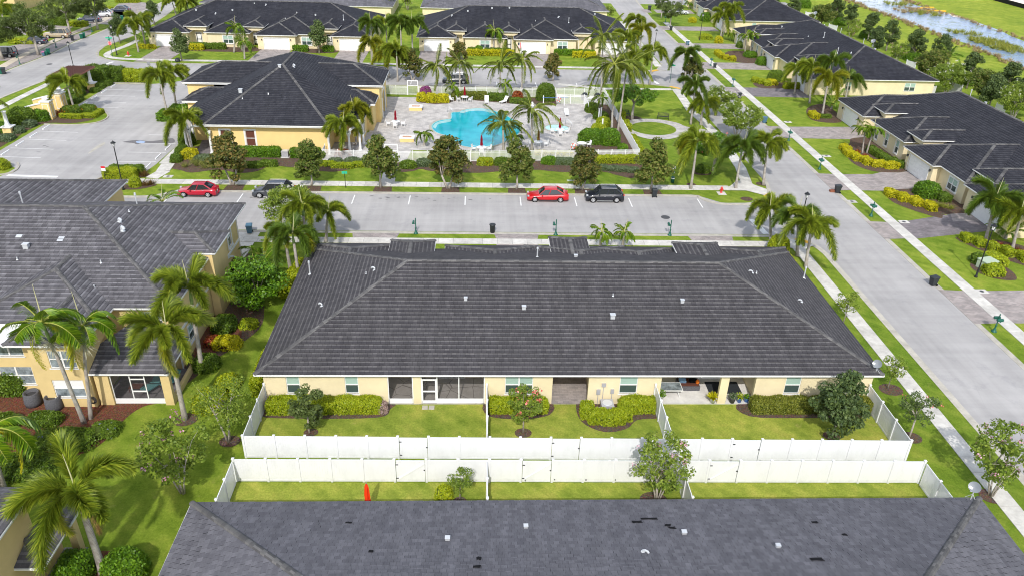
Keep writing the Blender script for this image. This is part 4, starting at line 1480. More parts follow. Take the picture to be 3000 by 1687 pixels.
tree_kind('canal_tree',3,2.3,2.6,6.0,3400,0.13,'leaf_oak_dark','cone',0.12,'bark',1,nc=44,cr=0.21,fork=0.25)
tree_kind('canal_magnolia',2,2.6,2.1,5.2,3200,0.15,'leaf_magnolia','round',0.12,'bark',1,nc=26,cr=0.32,fork=0.25)
tree_kind('crape_pink',3,2.2,1.9,4.6,3200,0.095,'leaf_crape','vase',0.04,'bark_pale',5,'bloom_pink',20,nc=58,cr=0.15,blossom=0.07,fork=0.4)
tree_kind('crape_coral',1,1.3,1.5,3.7,1900,0.065,'leaf_crape','vase',0.045,'bark',1,'bloom_coral',16,nc=34,cr=0.18,blossom=0.075,fork=0.35)
tree_kind('crape_white',2,3.0,2.1,5.2,5200,0.11,'leaf_crape','round',0.07,'bark_pale',4,'bloom_white',60,nc=40,cr=0.25,blossom=0.075,fork=0.35)
tree_kind('young_tree',2,1.25,1.25,3.4,1500,0.08,'leaf_crape','vase',0.05,'bark',1,None,0,nc=22,cr=0.25)
tree_kind('young_pink',1,1.25,1.3,3.5,1600,0.075,'leaf_oak_dark','vase',0.055,'bark_pale',1,'bloom_coral',6,nc=22,cr=0.26,blossom=0.07)
tree_kind('weeping',1,1.15,1.45,3.1,2600,0.07,'leaf_oak','vase',0.05,'bark_pale',1,None,0,nc=40,cr=0.2,fork=0.4)
tree_kind('yard_oak',1,1.9,2.1,4.4,4200,0.085,'leaf_oak_dark','cone',0.07,'bark',1,None,0,nc=60,cr=0.17,fork=0.3)
tree_kind('poinciana',2,4.0,2.0,5.6,6500,0.13,'leaf_bright','umbrella',0.2,'bark_pale',1,'bloom_coral',5,nc=40,cr=0.3)
tree_kind('holly',1,2.0,2.3,5.0,4600,0.11,'leaf_bright','round',0.1,'bark',1,None,0,nc=34,cr=0.32,fork=0.2)
tree_kind('lace_tree',2,2.2,2.0,5.0,3200,0.075,'leaf_crape','vase',0.06,'bark_pale',3,None,0,nc=34,cr=0.22)
_tn = [0]
def tree(kind,p,label,scale=1.0,group=None,name='tree',cat='tree',v=None,rz=None):
 _tn[0] += 1
 i = _tn[0]
 me,tm,bm_,bz = TREES[kind][(i if v is None else v) % len(TREES[kind])]
 r = thing(name,label,cat,(p[0],p[1],0),(i * 2.4) % 6.28 if rz is None else rz,group)
 r.scale = (scale,) * 3 if isinstance(scale,(int,float)) else scale
 link('crown',me,r,(0,0,bz))
 link('trunk',tm,r)
 if bm_:
  link('blossoms',bm_,r,(0,0,bz))
 return r
# ---------------------------------------------------------------- palms
def frond_mesh(key,seed,L,droop,lift,leaflet,nst,ring,mat,width=0.03,plume=True,sag=0.3):
 """one feather leaf along +x: rachis and its leaflets"""
 rg = np.random.default_rng(seed)
 ts = np.linspace(0,1,12)
 x = L * (ts - 0.18 * droop * ts ** 3)
 z = L * (lift * ts - droop * ts ** 2.2)
 mb = MB()
 mb.path([(a,0,b) for a,b in zip(x,z)],[0.035 * (1 - t * 0.85) + 0.004 for t in ts],4)
 rach = mb.mesh(key + '_stem','frond_stem')
 tt = np.repeat(np.linspace(0.16,1.0,nst),ring) + rg.uniform(-.004,.004,nst * ring)
 tt = np.clip(tt,0,1)
 cx_ = L * (tt - 0.18 * droop * tt ** 3)
 cz_ = L * (lift * tt - droop * tt ** 2.2)
 dx_ = 1 - 0.54 * droop * tt ** 2
 dz_ = lift - 2.2 * droop * tt ** 1.2
 T = np.stack([dx_,0 * tt,dz_],1)
 T /= np.linalg.norm(T,axis=1,keepdims=True)
 n = len(tt)
 Y = np.tile([0,1.0,0],(n,1))
 Nn = np.cross(T,Y)
 if plume:
  a = np.tile(np.linspace(0,2 * np.pi,ring,endpoint=False),nst) + rg.uniform(-.5,.5,n)
 else:
  a = np.tile([0.25,np.pi - 0.25] * (ring // 2),nst) + rg.uniform(-.18,.18,n)
 S_ = Y * np.cos(a)[:,None] - Nn * np.sin(a)[:,None]
 prof = np.sin(np.clip((tt - 0.1) / 0.95,0,1) * np.pi) ** 0.45
 ln = leaflet * prof * rg.uniform(0.5,1.18,n)
 D = T * (0.62 if plume else 0.5) + S_ * 0.8
 D /= np.linalg.norm(D,axis=1,keepdims=True)
 D2 = D.copy()
 D2[:,2] -= sag
 D2 /= np.linalg.norm(D2,axis=1,keepdims=True)
 P0 = np.stack([cx_,0 * tt,cz_],1)
 P1 = P0 + D * ln[:,None] * 0.5
 P2 = P1 + D2 * ln[:,None] * 0.5
 Wd = np.cross(D,T)
 Wd /= np.linalg.norm(Wd,axis=1,keepdims=True) + 1e-9
 Wd = Wd * width * rg.uniform(0.7,1.2,(n,1))
 Wd = Wd * 0.7 + T * width * 0.5
 V = np.stack([P0 - Wd * 0.5,P0 + Wd * 0.5,P1 + Wd,P1 - Wd,P2],1).reshape(-1,3)
 me = bpy.data.meshes.new(key)
 me.vertices.add(len(V))
 me.vertices.foreach_set('co',V.astype(np.float32).ravel())
 b = np.arange(n)[:,None] * 5
 loops = np.concatenate([b + np.array([[0,1,2,3]]),b + np.array([[3,2,4]])],1).ravel()
 me.loops.add(len(loops))
 me.loops.foreach_set('vertex_index',loops.astype(np.int32))
 st = (np.arange(n)[:,None] * 7 + np.array([[0,4]])).ravel()
 me.polygons.add(2 * n)
 me.polygons.foreach_set('loop_start',st.astype(np.int32))
 me.polygons.foreach_set('loop_total',np.tile([4,3],n).astype(np.int32))
 me.materials.append(MATS[mat])
 me.update(calc_edges=True)
 return me,rach
FR_ = {}
for key,mat_ in (('foxtail','leaf_foxtail'),('foxtail_dark','leaf_foxtail_dark'),('foxtail_yellow','leaf_foxtail_yellow')):
 FR_[key] = [frond_mesh('frond',5 + i,2.5 + 0.12 * i,d,l,0.72,88,9,mat_,0.036) for i,(d,l) in enumerate(((1.0,0.8),(1.2,0.65),(0.8,0.9),(1.35,0.5)))]
FR_['near'] = [frond_mesh('frond',25 + i,2.6 + 0.1 * i,d,l,0.78,110,11,'leaf_foxtail',0.028) for i,(d,l) in enumerate(((0.85,0.7),(1.05,0.55),(0.7,0.8),(1.2,0.45)))]
FR_['near_y'] = [frond_mesh('frond',35 + i,2.4,d,l,0.6,120,10,'leaf_foxtail_yellow',0.021) for i,(d,l) in enumerate(((1.2,0.4),(1.5,0.2)))]
FR_['dead'] = [frond_mesh('frond',45,1.9,1.1,0.1,0.5,90,7,'leaf_frond_dead',0.014)]
FR_['coconut'] = [frond_mesh('frond',55 + i,3.9,d,l,0.85,95,2,'leaf_coconut',0.045,False,0.9) for i,(d,l) in enumerate(((0.55,0.55),(0.85,0.35),(0.3,0.95),(1.1,0.15)))]
FR_['christmas'] = [frond_mesh('frond',65 + i,2.0,d,l,0.62,70,2,'leaf_christmas',0.042,False,0.5) for i,(d,l) in enumerate(((0.9,0.65),(1.2,0.5),(0.6,0.9)))]
FR_['christmas_y'] = [frond_mesh('frond',75,2.1,1.2,0.3,0.62,80,2,'leaf_christmas_yellow',0.03,False,0.5)]
FR_['areca'] = [frond_mesh('frond',85 + i,2.1,d,l,0.5,46,2,'leaf_bright',0.03,False,0.3) for i,(d,l) in enumerate(((0.7,1.0),(0.9,0.8),(0.5,1.3)))]
def palm(kind,base,top,label,n=None,scale=1.0,group=None,trunk_r=0.15,dead=0,yellow=0,spear=True,name='palm_tree',seed=None,shaft=True,seeds=False):
 """base: ground point; top: point where the fronds spring"""
 global _tn
 _tn[0] += 1
 rr = random.Random(seed if seed is not None else _tn[0] * 7)
 b = Vector((base[0],base[1],0))
 t = Vector(top) - b
 root = thing(name,label,'palm tree',b,0,group)
 r = trunk_r
 mb = MB()
 pts = [Vector((0,0,-0.05)),t * 0.08,t * 0.3 + Vector((0,0,0)),t * 0.6 + Vector((t.x,t.y,0)) * -0.06,t * 0.85]
 rs_ = [r * 1.5,r * 1.2,r * 1.0,r * 0.92,r * 0.72]
 if kind in ('coconut',):
  rs_ = [r * 1.7,r * 1.1,r * 0.85,r * 0.75,r * 0.7]
 mb.path(pts,rs_,9)
 mb.obj('trunk','palm_trunk',root,True)
 mb = MB()
 mb.path([t * 0.84,t * 0.9,t * 0.99,t + Vector((0,0,0.12))],[r * 0.75,r * 0.85,r * 0.5,r * 0.2],8)
 mb.obj('crownshaft','crownshaft' if shaft else 'palm_trunk',root,True)
 if spear and kind != 'coconut':
  mb = MB()
  a = rr.uniform(-.35,.35)
  mb.path([t,t + Vector((a * 0.5,0.1,1.1 * scale)),t + Vector((a,0.15,2.1 * scale))],[0.045,0.035,0.01],5)
  mb.obj('spear_leaf','spear',root)
 if seeds:
  rg = np.random.default_rng(5)
  nb = 170
  a_ = rg.uniform(0,6.28,nb)
  e_ = rg.uniform(-1.2,0.5,nb)
  D = np.stack([np.cos(a_) * np.cos(e_),np.sin(a_) * np.cos(e_),np.sin(e_)],1)
  W_ = np.cross(D,rg.normal(size=(nb,3)))
  W_ /= np.linalg.norm(W_,axis=1,keepdims=True)
  ln_ = rg.uniform(.25,.6,nb)
  c_ = t * 0.83
  link('seed_stalks',quads_mesh('seed_stalks',np.array([c_.x,c_.y,c_.z]) + D * ln_[:,None],D,W_,'seed_stalk',ln_,np.full(nb,.018)),root)
 if n is None:
  n = {'foxtail': 10,'foxtail_dark': 10,'foxtail_yellow': 10,'near': 10,'coconut': 20,'christmas': 11,'areca': 12}[kind]
 elif kind not in ('areca','coconut','near'):
  n += 1
 fr = FR_[kind]
 a0 = rr.uniform(0,6.28)
 for i in range(n):
  a = a0 + i * 2.39996 + rr.uniform(-.2,.2)
  if kind == 'near' or kind.startswith('foxtail'):
   me,st = fr[i % len(fr)]
   tilt = rr.uniform(-0.05,0.25) + (0.42 if kind == 'near' else 0.3) - 0.5 * i / n
  elif kind == 'coconut':
   k = i / n
   me,st = fr[0 if k < .35 else (1 if k < .7 else (3 if k < .9 else 2))]
   tilt = (0.95 - 1.5 * k) * -1 * 0.55 if k < 0.9 else 0.9
   tilt = rr.uniform(-0.35,0.55)
  else:
   me,st = fr[i % len(fr)]
   tilt = rr.uniform(-0.25,0.3)
  if yellow and i < yellow:
   me,st = FR_['near_y' if kind == 'near' else ('christmas_y' if kind == 'christmas' else 'foxtail_yellow')][0]
   tilt = -0.45
  s_ = scale * rr.uniform(0.88,1.12)
  o = link('frond',me,root,t + Vector((0,0,0.02 * i)),None)
  o.rotation_euler = (rr.uniform(-.25,.25),-tilt,a)
  o.scale = (s_,s_,s_)
  q = link('frond_stem',st,o)
 for i in range(dead):
  me,st = FR_['dead'][0]
  o = link('frond',me,root,t - Vector((0,0,0.15)))
  o.rotation_euler = (0,0.35,rr.uniform(-0.5,0.4))
  o['label'] = 'dead brown frond'
  link('frond_stem',st,o)
 return root
def hfit(base,u,v):
 """height on the vertical over base that projects nearest to pixel (u, v)"""
 best = None
 for k in range(10,200):
  h = k * 0.1
  a,b = px((base[0],base[1],h))
  d = (a - u) ** 2 + (b - v) ** 2
  if best is None or d < best[0]:
   best = (d,h)
 return best[1]
def palm_px(kind,bz,tz,label,**kw):
 """bz = (zoom, x, y) of the foot, tz = (zoom, x, y) of the crown centre"""
 base = Z(*bz) if len(bz) == 3 and bz[0] in ZO and not kw.get('raw') else Vector(bz)
 kw.pop('raw',None)
 a = ZO[tz[0]]
 u,v = a[0] + tz[1] * a[2],a[1] + tz[2] * a[2]
 h = hfit(base,u,v)
 h = kw.pop('h',h)
 top = at(u,v,h)
 # keep the lean believable
 lean = Vector((top.x - base.x,top.y - base.y,0))
 if lean.length > 0.22 * h:
  lean = lean.normalized() * 0.22 * h
 top = Vector((base.x + lean.x,base.y + lean.y,h))
 return palm(kind,base,top,label,**kw)
# ---------------------------------------------------------------- hedges and shrubs
def shrub_obj(name,label,cat,boxes,mat,leaf=0.06,dens=260,seed=1,group=None,bloom=None,nbloom=0,core=True,parent=None,blossom=0.05):
 """boxes: list of (x, y, rx, ry, h[, z0]) rounded mounds in world metres; one leafy plant"""
 rg = np.random.default_rng(seed)
 leaf *= 1.02
 dens *= 1.75
 x0,y0 = boxes[0][0],boxes[0][1]
 Cs,Ns = [],[]
 mb = MB()
 for bx in boxes:
  x,y,rx,ry,h = bx[:5]
  z0 = bx[5] if len(bx) > 5 else 0.0
  area = 4 * rx * ry + 4 * (rx + ry) * h
  n = int(area * dens)
  # points over the sides and top of a rounded block
  ex = 7.0 if cat == 'hedge' else 2.7
  ar = np.array([ry * h,rx * h,rx * ry * 2])
  ax = rg.choice(3,n,p=ar / ar.sum())
  q = rg.uniform(-1,1,(n,3))
  q[:,2] = q[:,2] * 0.5 + 0.5
  sg = np.where(rg.random(n) < 0.5,-1.0,1.0)
  for a_ in (0,1):
   q[ax == a_,a_] = sg[ax == a_]
  q[ax == 2,2] = 1.0
  q /= np.maximum(1.0,(np.abs(q) ** ex).sum(1,keepdims=True) ** (1 / ex))
  d = q * np.array([1 / rx,1 / ry,1 / h])
  d /= np.linalg.norm(d,axis=1,keepdims=True)
  wx_,wy_ = q[:,:1] * rx + x,q[:,1:2] * ry + y
  lump = 1 + 0.05 * np.sin(wx_ * 4.1 + seed) * np.cos(wy_ * 3.3 + q[:,2:] * 3) + 0.035 * rg.normal(size=(n,1))
  C = q * np.array([rx,ry,h]) * lump * rg.uniform(0.90,1.03,(n,1))
  C[:,0] += x - x0
  C[:,1] += y - y0
  C[:,2] = np.abs(C[:,2]) + z0 + 0.02
  keep = np.ones(n,bool)
  for o_ in boxes:
   if o_ is not bx:
    keep &= ~((np.abs(C[:,0] - o_[0] + x0) < o_[2] * 0.9) & (np.abs(C[:,1] - o_[1] + y0) < o_[3] * 0.9) & (C[:,2] < o_[4] * 0.88))
  C,d = C[keep],d[keep]
  Cs.append(C)
  Ns.append(d)
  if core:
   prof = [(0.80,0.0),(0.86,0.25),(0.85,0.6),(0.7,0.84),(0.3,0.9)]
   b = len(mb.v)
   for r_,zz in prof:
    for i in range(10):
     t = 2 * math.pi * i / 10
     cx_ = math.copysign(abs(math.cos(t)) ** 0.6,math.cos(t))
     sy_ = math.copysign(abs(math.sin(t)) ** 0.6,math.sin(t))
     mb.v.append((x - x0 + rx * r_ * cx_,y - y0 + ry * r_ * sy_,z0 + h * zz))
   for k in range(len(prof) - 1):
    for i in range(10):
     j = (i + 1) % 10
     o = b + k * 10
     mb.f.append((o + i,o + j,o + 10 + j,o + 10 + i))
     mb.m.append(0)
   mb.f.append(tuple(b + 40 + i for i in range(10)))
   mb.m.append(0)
 C = np.concatenate(Cs)
 Nn = np.concatenate(Ns)
 Nn[:,2] = np.abs(Nn[:,2])
 U,W = rand_axes(rg,len(C),Nn,0.45)
 s = leaf * rg.uniform(0.7,1.4,len(C))
 me = quads_mesh(name,C,U,W,mat,s,s * 0.6)
 root = thing(name,label,cat,(x0,y0,0),0,group)
 link('foliage',me,root)
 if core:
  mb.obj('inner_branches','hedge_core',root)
 if bloom:
  k = rg.integers(0,len(C),nbloom)
  c0 = C[k] + Nn[k] * 0.04
  cc = np.repeat(c0,5,0) + rg.normal(size=(nbloom * 5,3)) * blossom * .5
  U,W = rand_axes(rg,len(cc))
  s = blossom * rg.uniform(0.6,1.1,len(cc))
  link('blossoms',quads_mesh('blossoms',cc,U,W,bloom,s,s * .8),root)
 return root
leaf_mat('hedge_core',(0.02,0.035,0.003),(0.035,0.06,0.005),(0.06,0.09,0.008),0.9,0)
def row(x0,y0,x1,y1,wdt,h,step=1.3):
 n = max(1,int(math.hypot(x1 - x0,y1 - y0) / step))
 out = []
 dx,dy = (x1 - x0) / n,(y1 - y0) / n
 for i in range(n):
  ang = abs(math.atan2(dy,dx))
  lx = abs(dx) / 2 + 0.16 if abs(dx) > abs(dy) else wdt
  ly = abs(dy) / 2 + 0.16 if abs(dy) >= abs(dx) else wdt
  out.append((x0 + dx * (i + .5),y0 + dy * (i + .5),max(lx,wdt * .8),max(ly,wdt * .8) if abs(dy) >= abs(dx) else wdt,h * (1 + 0.02 * math.sin(i * 2.1))))
 return out
def line_row(pts,wdt,h,step=1.3):
 out = []
 for i in range(len(pts) - 1):
  out += row(*pts[i][:2],*pts[i + 1][:2],wdt,h,step)
 return out
_gc = [0]
def tuft(name,label,cat,pts,mat,L=0.5,n=60,group=None,w_=0.02,up=0.6):
 """grassy clump plants: long blades fanning out of each point"""
 _gc[0] += 1
 rg = np.random.default_rng(_gc[0] + 40)
 x0,y0 = pts[0][0],pts[0][1]
 Cs,Us,Ws,ss = [],[],[],[]
 for p in pts:
  a = rg.uniform(0,2 * np.pi,n)
  e = rg.uniform(0.35,1.3,n)
  d = np.stack([np.cos(a) * np.cos(e),np.sin(a) * np.cos(e),np.sin(e)],1)
  ln = L * rg.uniform(0.6,1.1,n)
  b = np.array([p[0] - x0,p[1] - y0,0]) + rg.normal(size=(n,3)) * [0.12,0.12,0]
  Cs.append(b + d * ln[:,None] * 0.5)
  Us.append(d)
  W = np.cross(d,rg.normal(size=(n,3)))
  Ws.append(W / np.linalg.norm(W,axis=1,keepdims=True))
  ss.append(ln * 0.5)
 me = quads_mesh(name,np.concatenate(Cs),np.concatenate(Us),np.concatenate(Ws),mat,np.concatenate(ss),np.full(n * len(pts),w_))
 root = thing(name,label,cat,(x0,y0,0),0,group)
 link('blades',me,root)
 return root
# ================================================================ the villas
def near_cam(w):
 return (w - Vector((0,0,CAM_H))).length
def in_view_focus(w):
 u,v = px(w)
 pen = 0 if (20 < u < 2980 and 20 < v < 1670) else 1000
 return pen + (w - Vector((2,0,CAM_H))).length
# --- the long villa in the middle: its yard side faces the camera, so its front (street) side is turned away
ML = (29.2,65.45)
MR = math.pi
MLEN,MDEP = 44.65,20.85
mw = [(0,8.4,0,'garage'),(10.4,19.8,0.2,'window'),(15.5,24.9,0.1,'garage'),(23.2,32.2,0.2,'window'),(35.9,44.65,0,'garage')]
mt = [(7.0,11.2,1.1),(19.1,22.6,0.2),(33.1,37.1,1.1)]
def wx(x):# world x on the rear wall -> s along the rear wall frame (which runs local L-o -> o, i.e. world left to right)
 return x - (ML[0] - MLEN + 0.45)
bh = [(wx(-13.45),wx(-12.5),0.95,2.45),(wx(-9.35),wx(-8.4),0.95,2.45),(wx(-6.35),wx(-4.55),0,2.6,0.3),(wx(-4.0),wx(0.55),0,2.6,0.3),
  (wx(2.0),wx(4.0),0.95,2.45),(wx(5.4),wx(8.0),0,2.6,0.3),(wx(10.25),wx(11.55),0.95,2.45),(wx(13.25),wx(17.6),0,2.6,0.3),
  (wx(18.2),wx(20.15),0,2.6,0.3),(wx(22.35),wx(23.5),0.95,2.45),(wx(26.4),wx(27.6),0.95,2.45)]
def vloc(z,x,y,kind,s_=1.0,h=4.5):
 w_ = Z(z,x,y,h)
 for _ in range(6):
  l_ = inv(ML,MR,w_)
  h = roof_z(l_[0],l_[1],MLEN,1.0,MDEP,2.9,SL)
  w_ = Z(z,x,y,h)
 l_ = inv(ML,MR,w_)
 return (l_[0],l_[1],kind,s_)
mv = [vloc(6,1590,912,'box',0.8),vloc(7,90,975,'box',0.95),vloc(7,762,1040,'box',1.15),vloc(7,1288,930,'box',0.9),vloc(7,764,888,'small'),
  vloc(6,410,708,'pipe',1.2),vloc(6,500,950,'goose',0.9),vloc(6,900,678,'goose',0.9),vloc(6,836,708,'small'),
  vloc(8,254,920,'goose',0.8),vloc(8,270,738,'pipe',1.1),vloc(7,1822,700,'goose',0.8),vloc(7,1852,704,'small')]
main,RM = villa('villa','long cream villa with charcoal hip roof, rear side behind the white fence, screened patios',(ML[0],ML[1],0),MR,MLEN,MDEP,1.0,mw,mt,11,
     'roof_dark',vents=mv,group=None,single=300,focus=near_cam,back_holes=bh,sides=(),front=False)
# vents on the street-side slope (hidden slope): two thin pipes beyond the ridge
for x_,y_,k_ in ((4.95,57.6,'pipe'),(8.2,57.8,'box')):
 l_ = inv(ML,MR,(x_,y_))
 vent(main,(l_[0],l_[1],roof_z(l_[0],l_[1],MLEN,1.0,MDEP,2.9,SL)),k_,0.9)
FR = Frame((MLEN - 0.45,MDEP - 0.45),(0.45,MDEP - 0.45))
for h_,c_ in ((bh[0],1),(bh[1],1),(bh[4],2),(bh[6],1),(bh[9],1),(bh[10],1)):
 window(main,FR,*h_[:4],cols=c_)
def patio(s0,s1,depth,fmat,wm='stucco_cream'):
 """recessed porch: floor, back and side walls"""
 mb = MB()
 d = depth + 0.3
 mb.poly([FR(s0 - 0.3,-d,0),FR(s1 + 0.3,-d,0),FR(s1 + 0.3,-d,2.7),FR(s0 - 0.3,-d,2.7)])
 mb.poly([FR(s0 - 0.3,-0.29,0),FR(s0 - 0.3,-d,0),FR(s0 - 0.3,-d,2.7),FR(s0 - 0.3,-0.29,2.7)])
 mb.poly([FR(s1 + 0.3,-0.29,0),FR(s1 + 0.3,-d,0),FR(s1 + 0.3,-d,2.7),FR(s1 + 0.3,-0.29,2.7)])
 mb.obj('patio_wall',wm,main)
 f = MB()
 f.poly([FR(s0 - 0.29,0.0,0.05),FR(s1 + 0.29,0.0,0.05),FR(s1 + 0.29,-d,0.05),FR(s0 - 0.29,-d,0.05)])
 f.poly([FR(s0 ,0.02,0.0),FR(s1,0.02,0.0),FR(s1,0.02,0.05),FR(s0,0.02,0.05)])
 f.obj('patio_floor',fmat,main)
k_ = NB('patio_cracked',0.9,0.2)
_v = k_.geo()
_vo = k_.n('TexVoronoi',feature='DISTANCE_TO_EDGE')
_vo.inputs['Scale'].default_value = 0.62
k_.l(k_.mix(0.3,_v,k_.n('TexNoise',Scale=1.3).outputs['Color'],'ADD'),_vo.inputs['Vector'])
_c = k_.ramp(k_.noise(_v,1.5,5,0.7),[(0.3,(0.36,0.33,0.31)),(0.7,(0.48,0.45,0.43))])
k_.out(k_.mix(k_.ramp(_vo.outputs['Distance'],[(0.0,(1,1,1)),(0.018,(0,0,0))]),_c,(0.12,0.1,0.09)))
patio(wx(-6.35),wx(0.55),2.9,'patio_cracked')
patio(wx(5.4),wx(8.0),3.4,'driveway_pavers')
patio(wx(13.25),wx(20.15),2.9,'patio_floor')
# column between the screens / sliding doors
fr = MB()
FR.box(fr,wx(-4.6),wx(-3.9),-0.3,0.30,0,0.02)
for a_,b_ in ((wx(-2.9),wx(-0.9)),(wx(15.6),wx(18.9))):
 fd = MB()
 for u0,u1 in ((a_,a_ + 0.07),(b_ - 0.07,b_),((a_ + b_) / 2 - 0.04,(a_ + b_) / 2 + 0.04)):
  FR.box(fd,u0,u1,-3.2,-3.12,0.05,2.25)
 FR.box(fd,a_,b_,-3.2,-3.11,0.05,0.12)
 FR.box(fd,a_,b_,-3.2,-3.11,2.18,2.25)
 sd = fd.obj('sliding_door','white_trim',main)
 for u0,u1 in ((a_ + 0.07,(a_ + b_) / 2 - 0.04),((a_ + b_) / 2 + 0.04,b_ - 0.07)):
  g_ = MB()
  FR.box(g_,u0,u1,-3.18,-3.15,0.12,2.18)
  g_.obj('pane','pane_dark',sd)
def screen(s0,s1,posts,door=None):
 """white aluminium patio screen with kick panels"""
 f = MB()
 o0,o1 = -0.10,-0.04
 FR.box(f,s0,s1,o0 - 0.01,o1 + 0.01,2.53,2.60)
 for u in [s0 + 0.035] + posts + [s1 - 0.035]:
  FR.box(f,u - 0.035,u + 0.035,o0,o1,0.06,2.53)
 sf_ = f.obj('patio_screen','white_metal',main)
 edges = [s0] + posts + [s1]
 for i in range(len(edges) - 1):
  a,b = edges[i] + 0.04,edges[i + 1] - 0.04
  if door == i:
   d_ = MB()
   FR.box(d_,a,b,o0,o1,0.08,0.30)
   FR.box(d_,a,b,o0 + .002,o1 + .002,1.05,1.15)
   FR.box(d_,a,b,o0 + .002,o1 + .002,2.05,2.16)
   FR.box(d_,a,a + 0.10,o0 + .001,o1 + .001,0.30,2.05)
   FR.box(d_,b - 0.10,b,o0 + .001,o1 + .001,0.30,2.05)
   d_.obj('screen_door','white_metal',sf_)
  else:
   k = MB()
   FR.box(k,a,b,o0,o1,0.06,0.46)
   k.obj('kick_panel','white_metal',sf_)
  m_ = MB()
  m_.poly([FR(a,-0.07,0.3 if door == i else 0.46),FR(b,-0.07,0.3 if door == i else 0.46),FR(b,-0.07,2.53),FR(a,-0.07,2.53)])
  m_.obj('mesh_screen','insect_screen',sf_)
screen(wx(-6.35),wx(-4.55),[])
screen(wx(-4.0),wx(0.55),[wx(-2.85),wx(-1.3)],0)
# electric meters and conduit beside the AC unit
for u,z,a,b in ((8.75,1.15,.28,.4),(9.75,1.2,.24,.34),(9.1,1.75,.3,.28)):
 mb = MB()
 FR.box(mb,wx(u) - a / 2,wx(u) + a / 2,0,0.12,z - b / 2,z + b / 2)
 FR.box(mb,wx(u) - 0.02,wx(u) + 0.02,0,0.05,0,z - b / 2)
 mb.obj('meter_box','ac_grey',main)
# --- the villa in the foreground: only its roof shows
BL_ = (-15.75,11.5)
bott,_ = villa('villa','long villa nearest the camera, its grey shingled hip roof filling the lower edge',(BL_[0],BL_[1],0),0,44.9,20.9,1.0,[],[],5,'roof_grey',
    group=None,single=300,focus=in_view_focus,gap=0.012,jit=0.007,tiles=(0.34,0.30),front=False,capmat='ridge_cap_plain' if 'ridge_cap_plain' in MATS else 'ridge_cap')
def bvent(z,x,y,kind,s_):
 h = 5
 for _ in range(6):
  w_ = Z(z,x,y,h)
  l_ = inv(BL_,0,w_)
  h = roof_z(l_[0],l_[1],44.9,1.0,20.9,2.9,SL)
 vent(bott,(l_[0],l_[1],h),kind,s_)
for a in ((10,1318,1200,'box',0.75),(11,95,1115,'box',0.7),(11,1182,1158,'box',0.75),(12,66,1250,'box',0.7),(11,900,1282,'goose',0.7)):
 bvent(*a)
# torn and missing shingles: dark pockets of bare felt
for z,x,y,w_,d_ in ((11,862,1078,.75,.35),(11,945,1056,1.2,.3),(11,1070,1100,.5,.3),(11,1100,1118,.5,.3),(12,320,1080,.5,.3),(12,525,1166,.4,.35),(12,335,1335,.8,.4),
      (10,795,1280,.35,.3),(10,1520,1385,.5,.3),(10,1535,1330,.25,.4),(10,640,1082,.4,.25)):
 h = 5
 for _ in range(6):
  q = Z(z,x,y,h)
  l_ = inv(BL_,0,q)
  h = roof_z(l_[0],l_[1],44.9,1.0,20.9,2.9,SL)
 mb = MB()
 s_ = -SL
 rr = random.Random(int(x))
 pts = []
 for a,b in ((-.5,-.5),(-.1,-.42),(.15,-.5),(.5,-.4),(.46,.1),(.5,.5),(.1,.42),(-.2,.5),(-.5,.38)):
  xx,yy = a * w_ * 0.75 + rr.uniform(-.05,.05),b * d_ * 0.8 + rr.uniform(-.04,.04)
  pts.append((l_[0] + xx,l_[1] + yy,h + yy * s_ + 0.055))
 mb.poly(pts)
 mb.obj('missing_shingle','underlay',bott)
# --- villas north of the pool (fronts face the camera)
TW = [(0,8.0,0,'garage'),(9.3,18.3,0.5,'window'),(19.6,27.6,-0.5,'garage'),(19.9,32.9,0.6,'none'),(35.8,44.6,0,'garage')]
TT = [(5.7,10.0,2.2),(16.6,20.9,2.2),(31.8,36.0,2.6)]
rv = random.Random(9)
def rvents(n,L=44.6,p=3.6,D=24.2,ya=0.2,yb=0.48):
 out = []
 for i in range(n):
  out.append((L * (0.12 + 0.76 * (i + rv.random() * 0.7) / n),p + (D - p) * rv.uniform(ya,yb),rv.choice(['box','goose','box','small','pipe']),1.0))
 return out
vb,_ = villa('villa','single-storey villa north of the pool fence, white flag side garage, second from left',(-12.6,161.3,0),0,44.6,24.2,3.6,TW,TT,21,'roof_blue',tiles=(0.4,0.66),vents=rvents(8))
for F_,u in ((Frame((19.9 + .45,1.05),(32.9 - .45,1.05)),9.3),):
 window(vb,F_,u - 0.95,u + 0.95,0.75,2.25,cols=2,surround=0.16,depth=-0.03)
va,_ = villa('villa','single-storey villa with three white garages behind the clubhouse roof',(-66.2,161.0,0),0,44.8,24.2,3.6,
    [(0,8.6,0,'garage'),(11.4,20.4,0.4,'window'),(21.6,30.0,-1.0,'garage'),(22.0,34.2,0.4,'none'),(36.6,44.8,-0.8,'garage')],
    [(7.2,11.8,1.6),(18.6,23.0,2.2),(33.5,37.8,1.8)],22,'roof_blue',tiles=(0.4,0.66),vents=rvents(9))
F_ = Frame((22.45,0.85),(33.75,0.85))
window(va,F_,8.1,10.0,0.75,2.25,cols=2,surround=0.16,depth=-0.03)
villa('villa','villa at the top edge behind the pool-side villas, only grey roof and rear wall showing',(-14.2,196.4 - 20.8 + 20.6,0),0,45.8,21,0.2,[],[],23,'roof_grey',tiles=(0.42,0.9),front=False,sides=())
villa('villa','villa at the top edge left of the gap, half hidden by the big charcoal roof',(-66.5,196.0,0),0,45.6,21,0.2,[],[],24,'roof_grey',tiles=(0.42,0.9),front=False,sides=())
for xx,yy in ((-27.6,196.4),(-24,196.4),(-12.2,196.65),(-8.5,196.65),(27,196.65)):
 pass
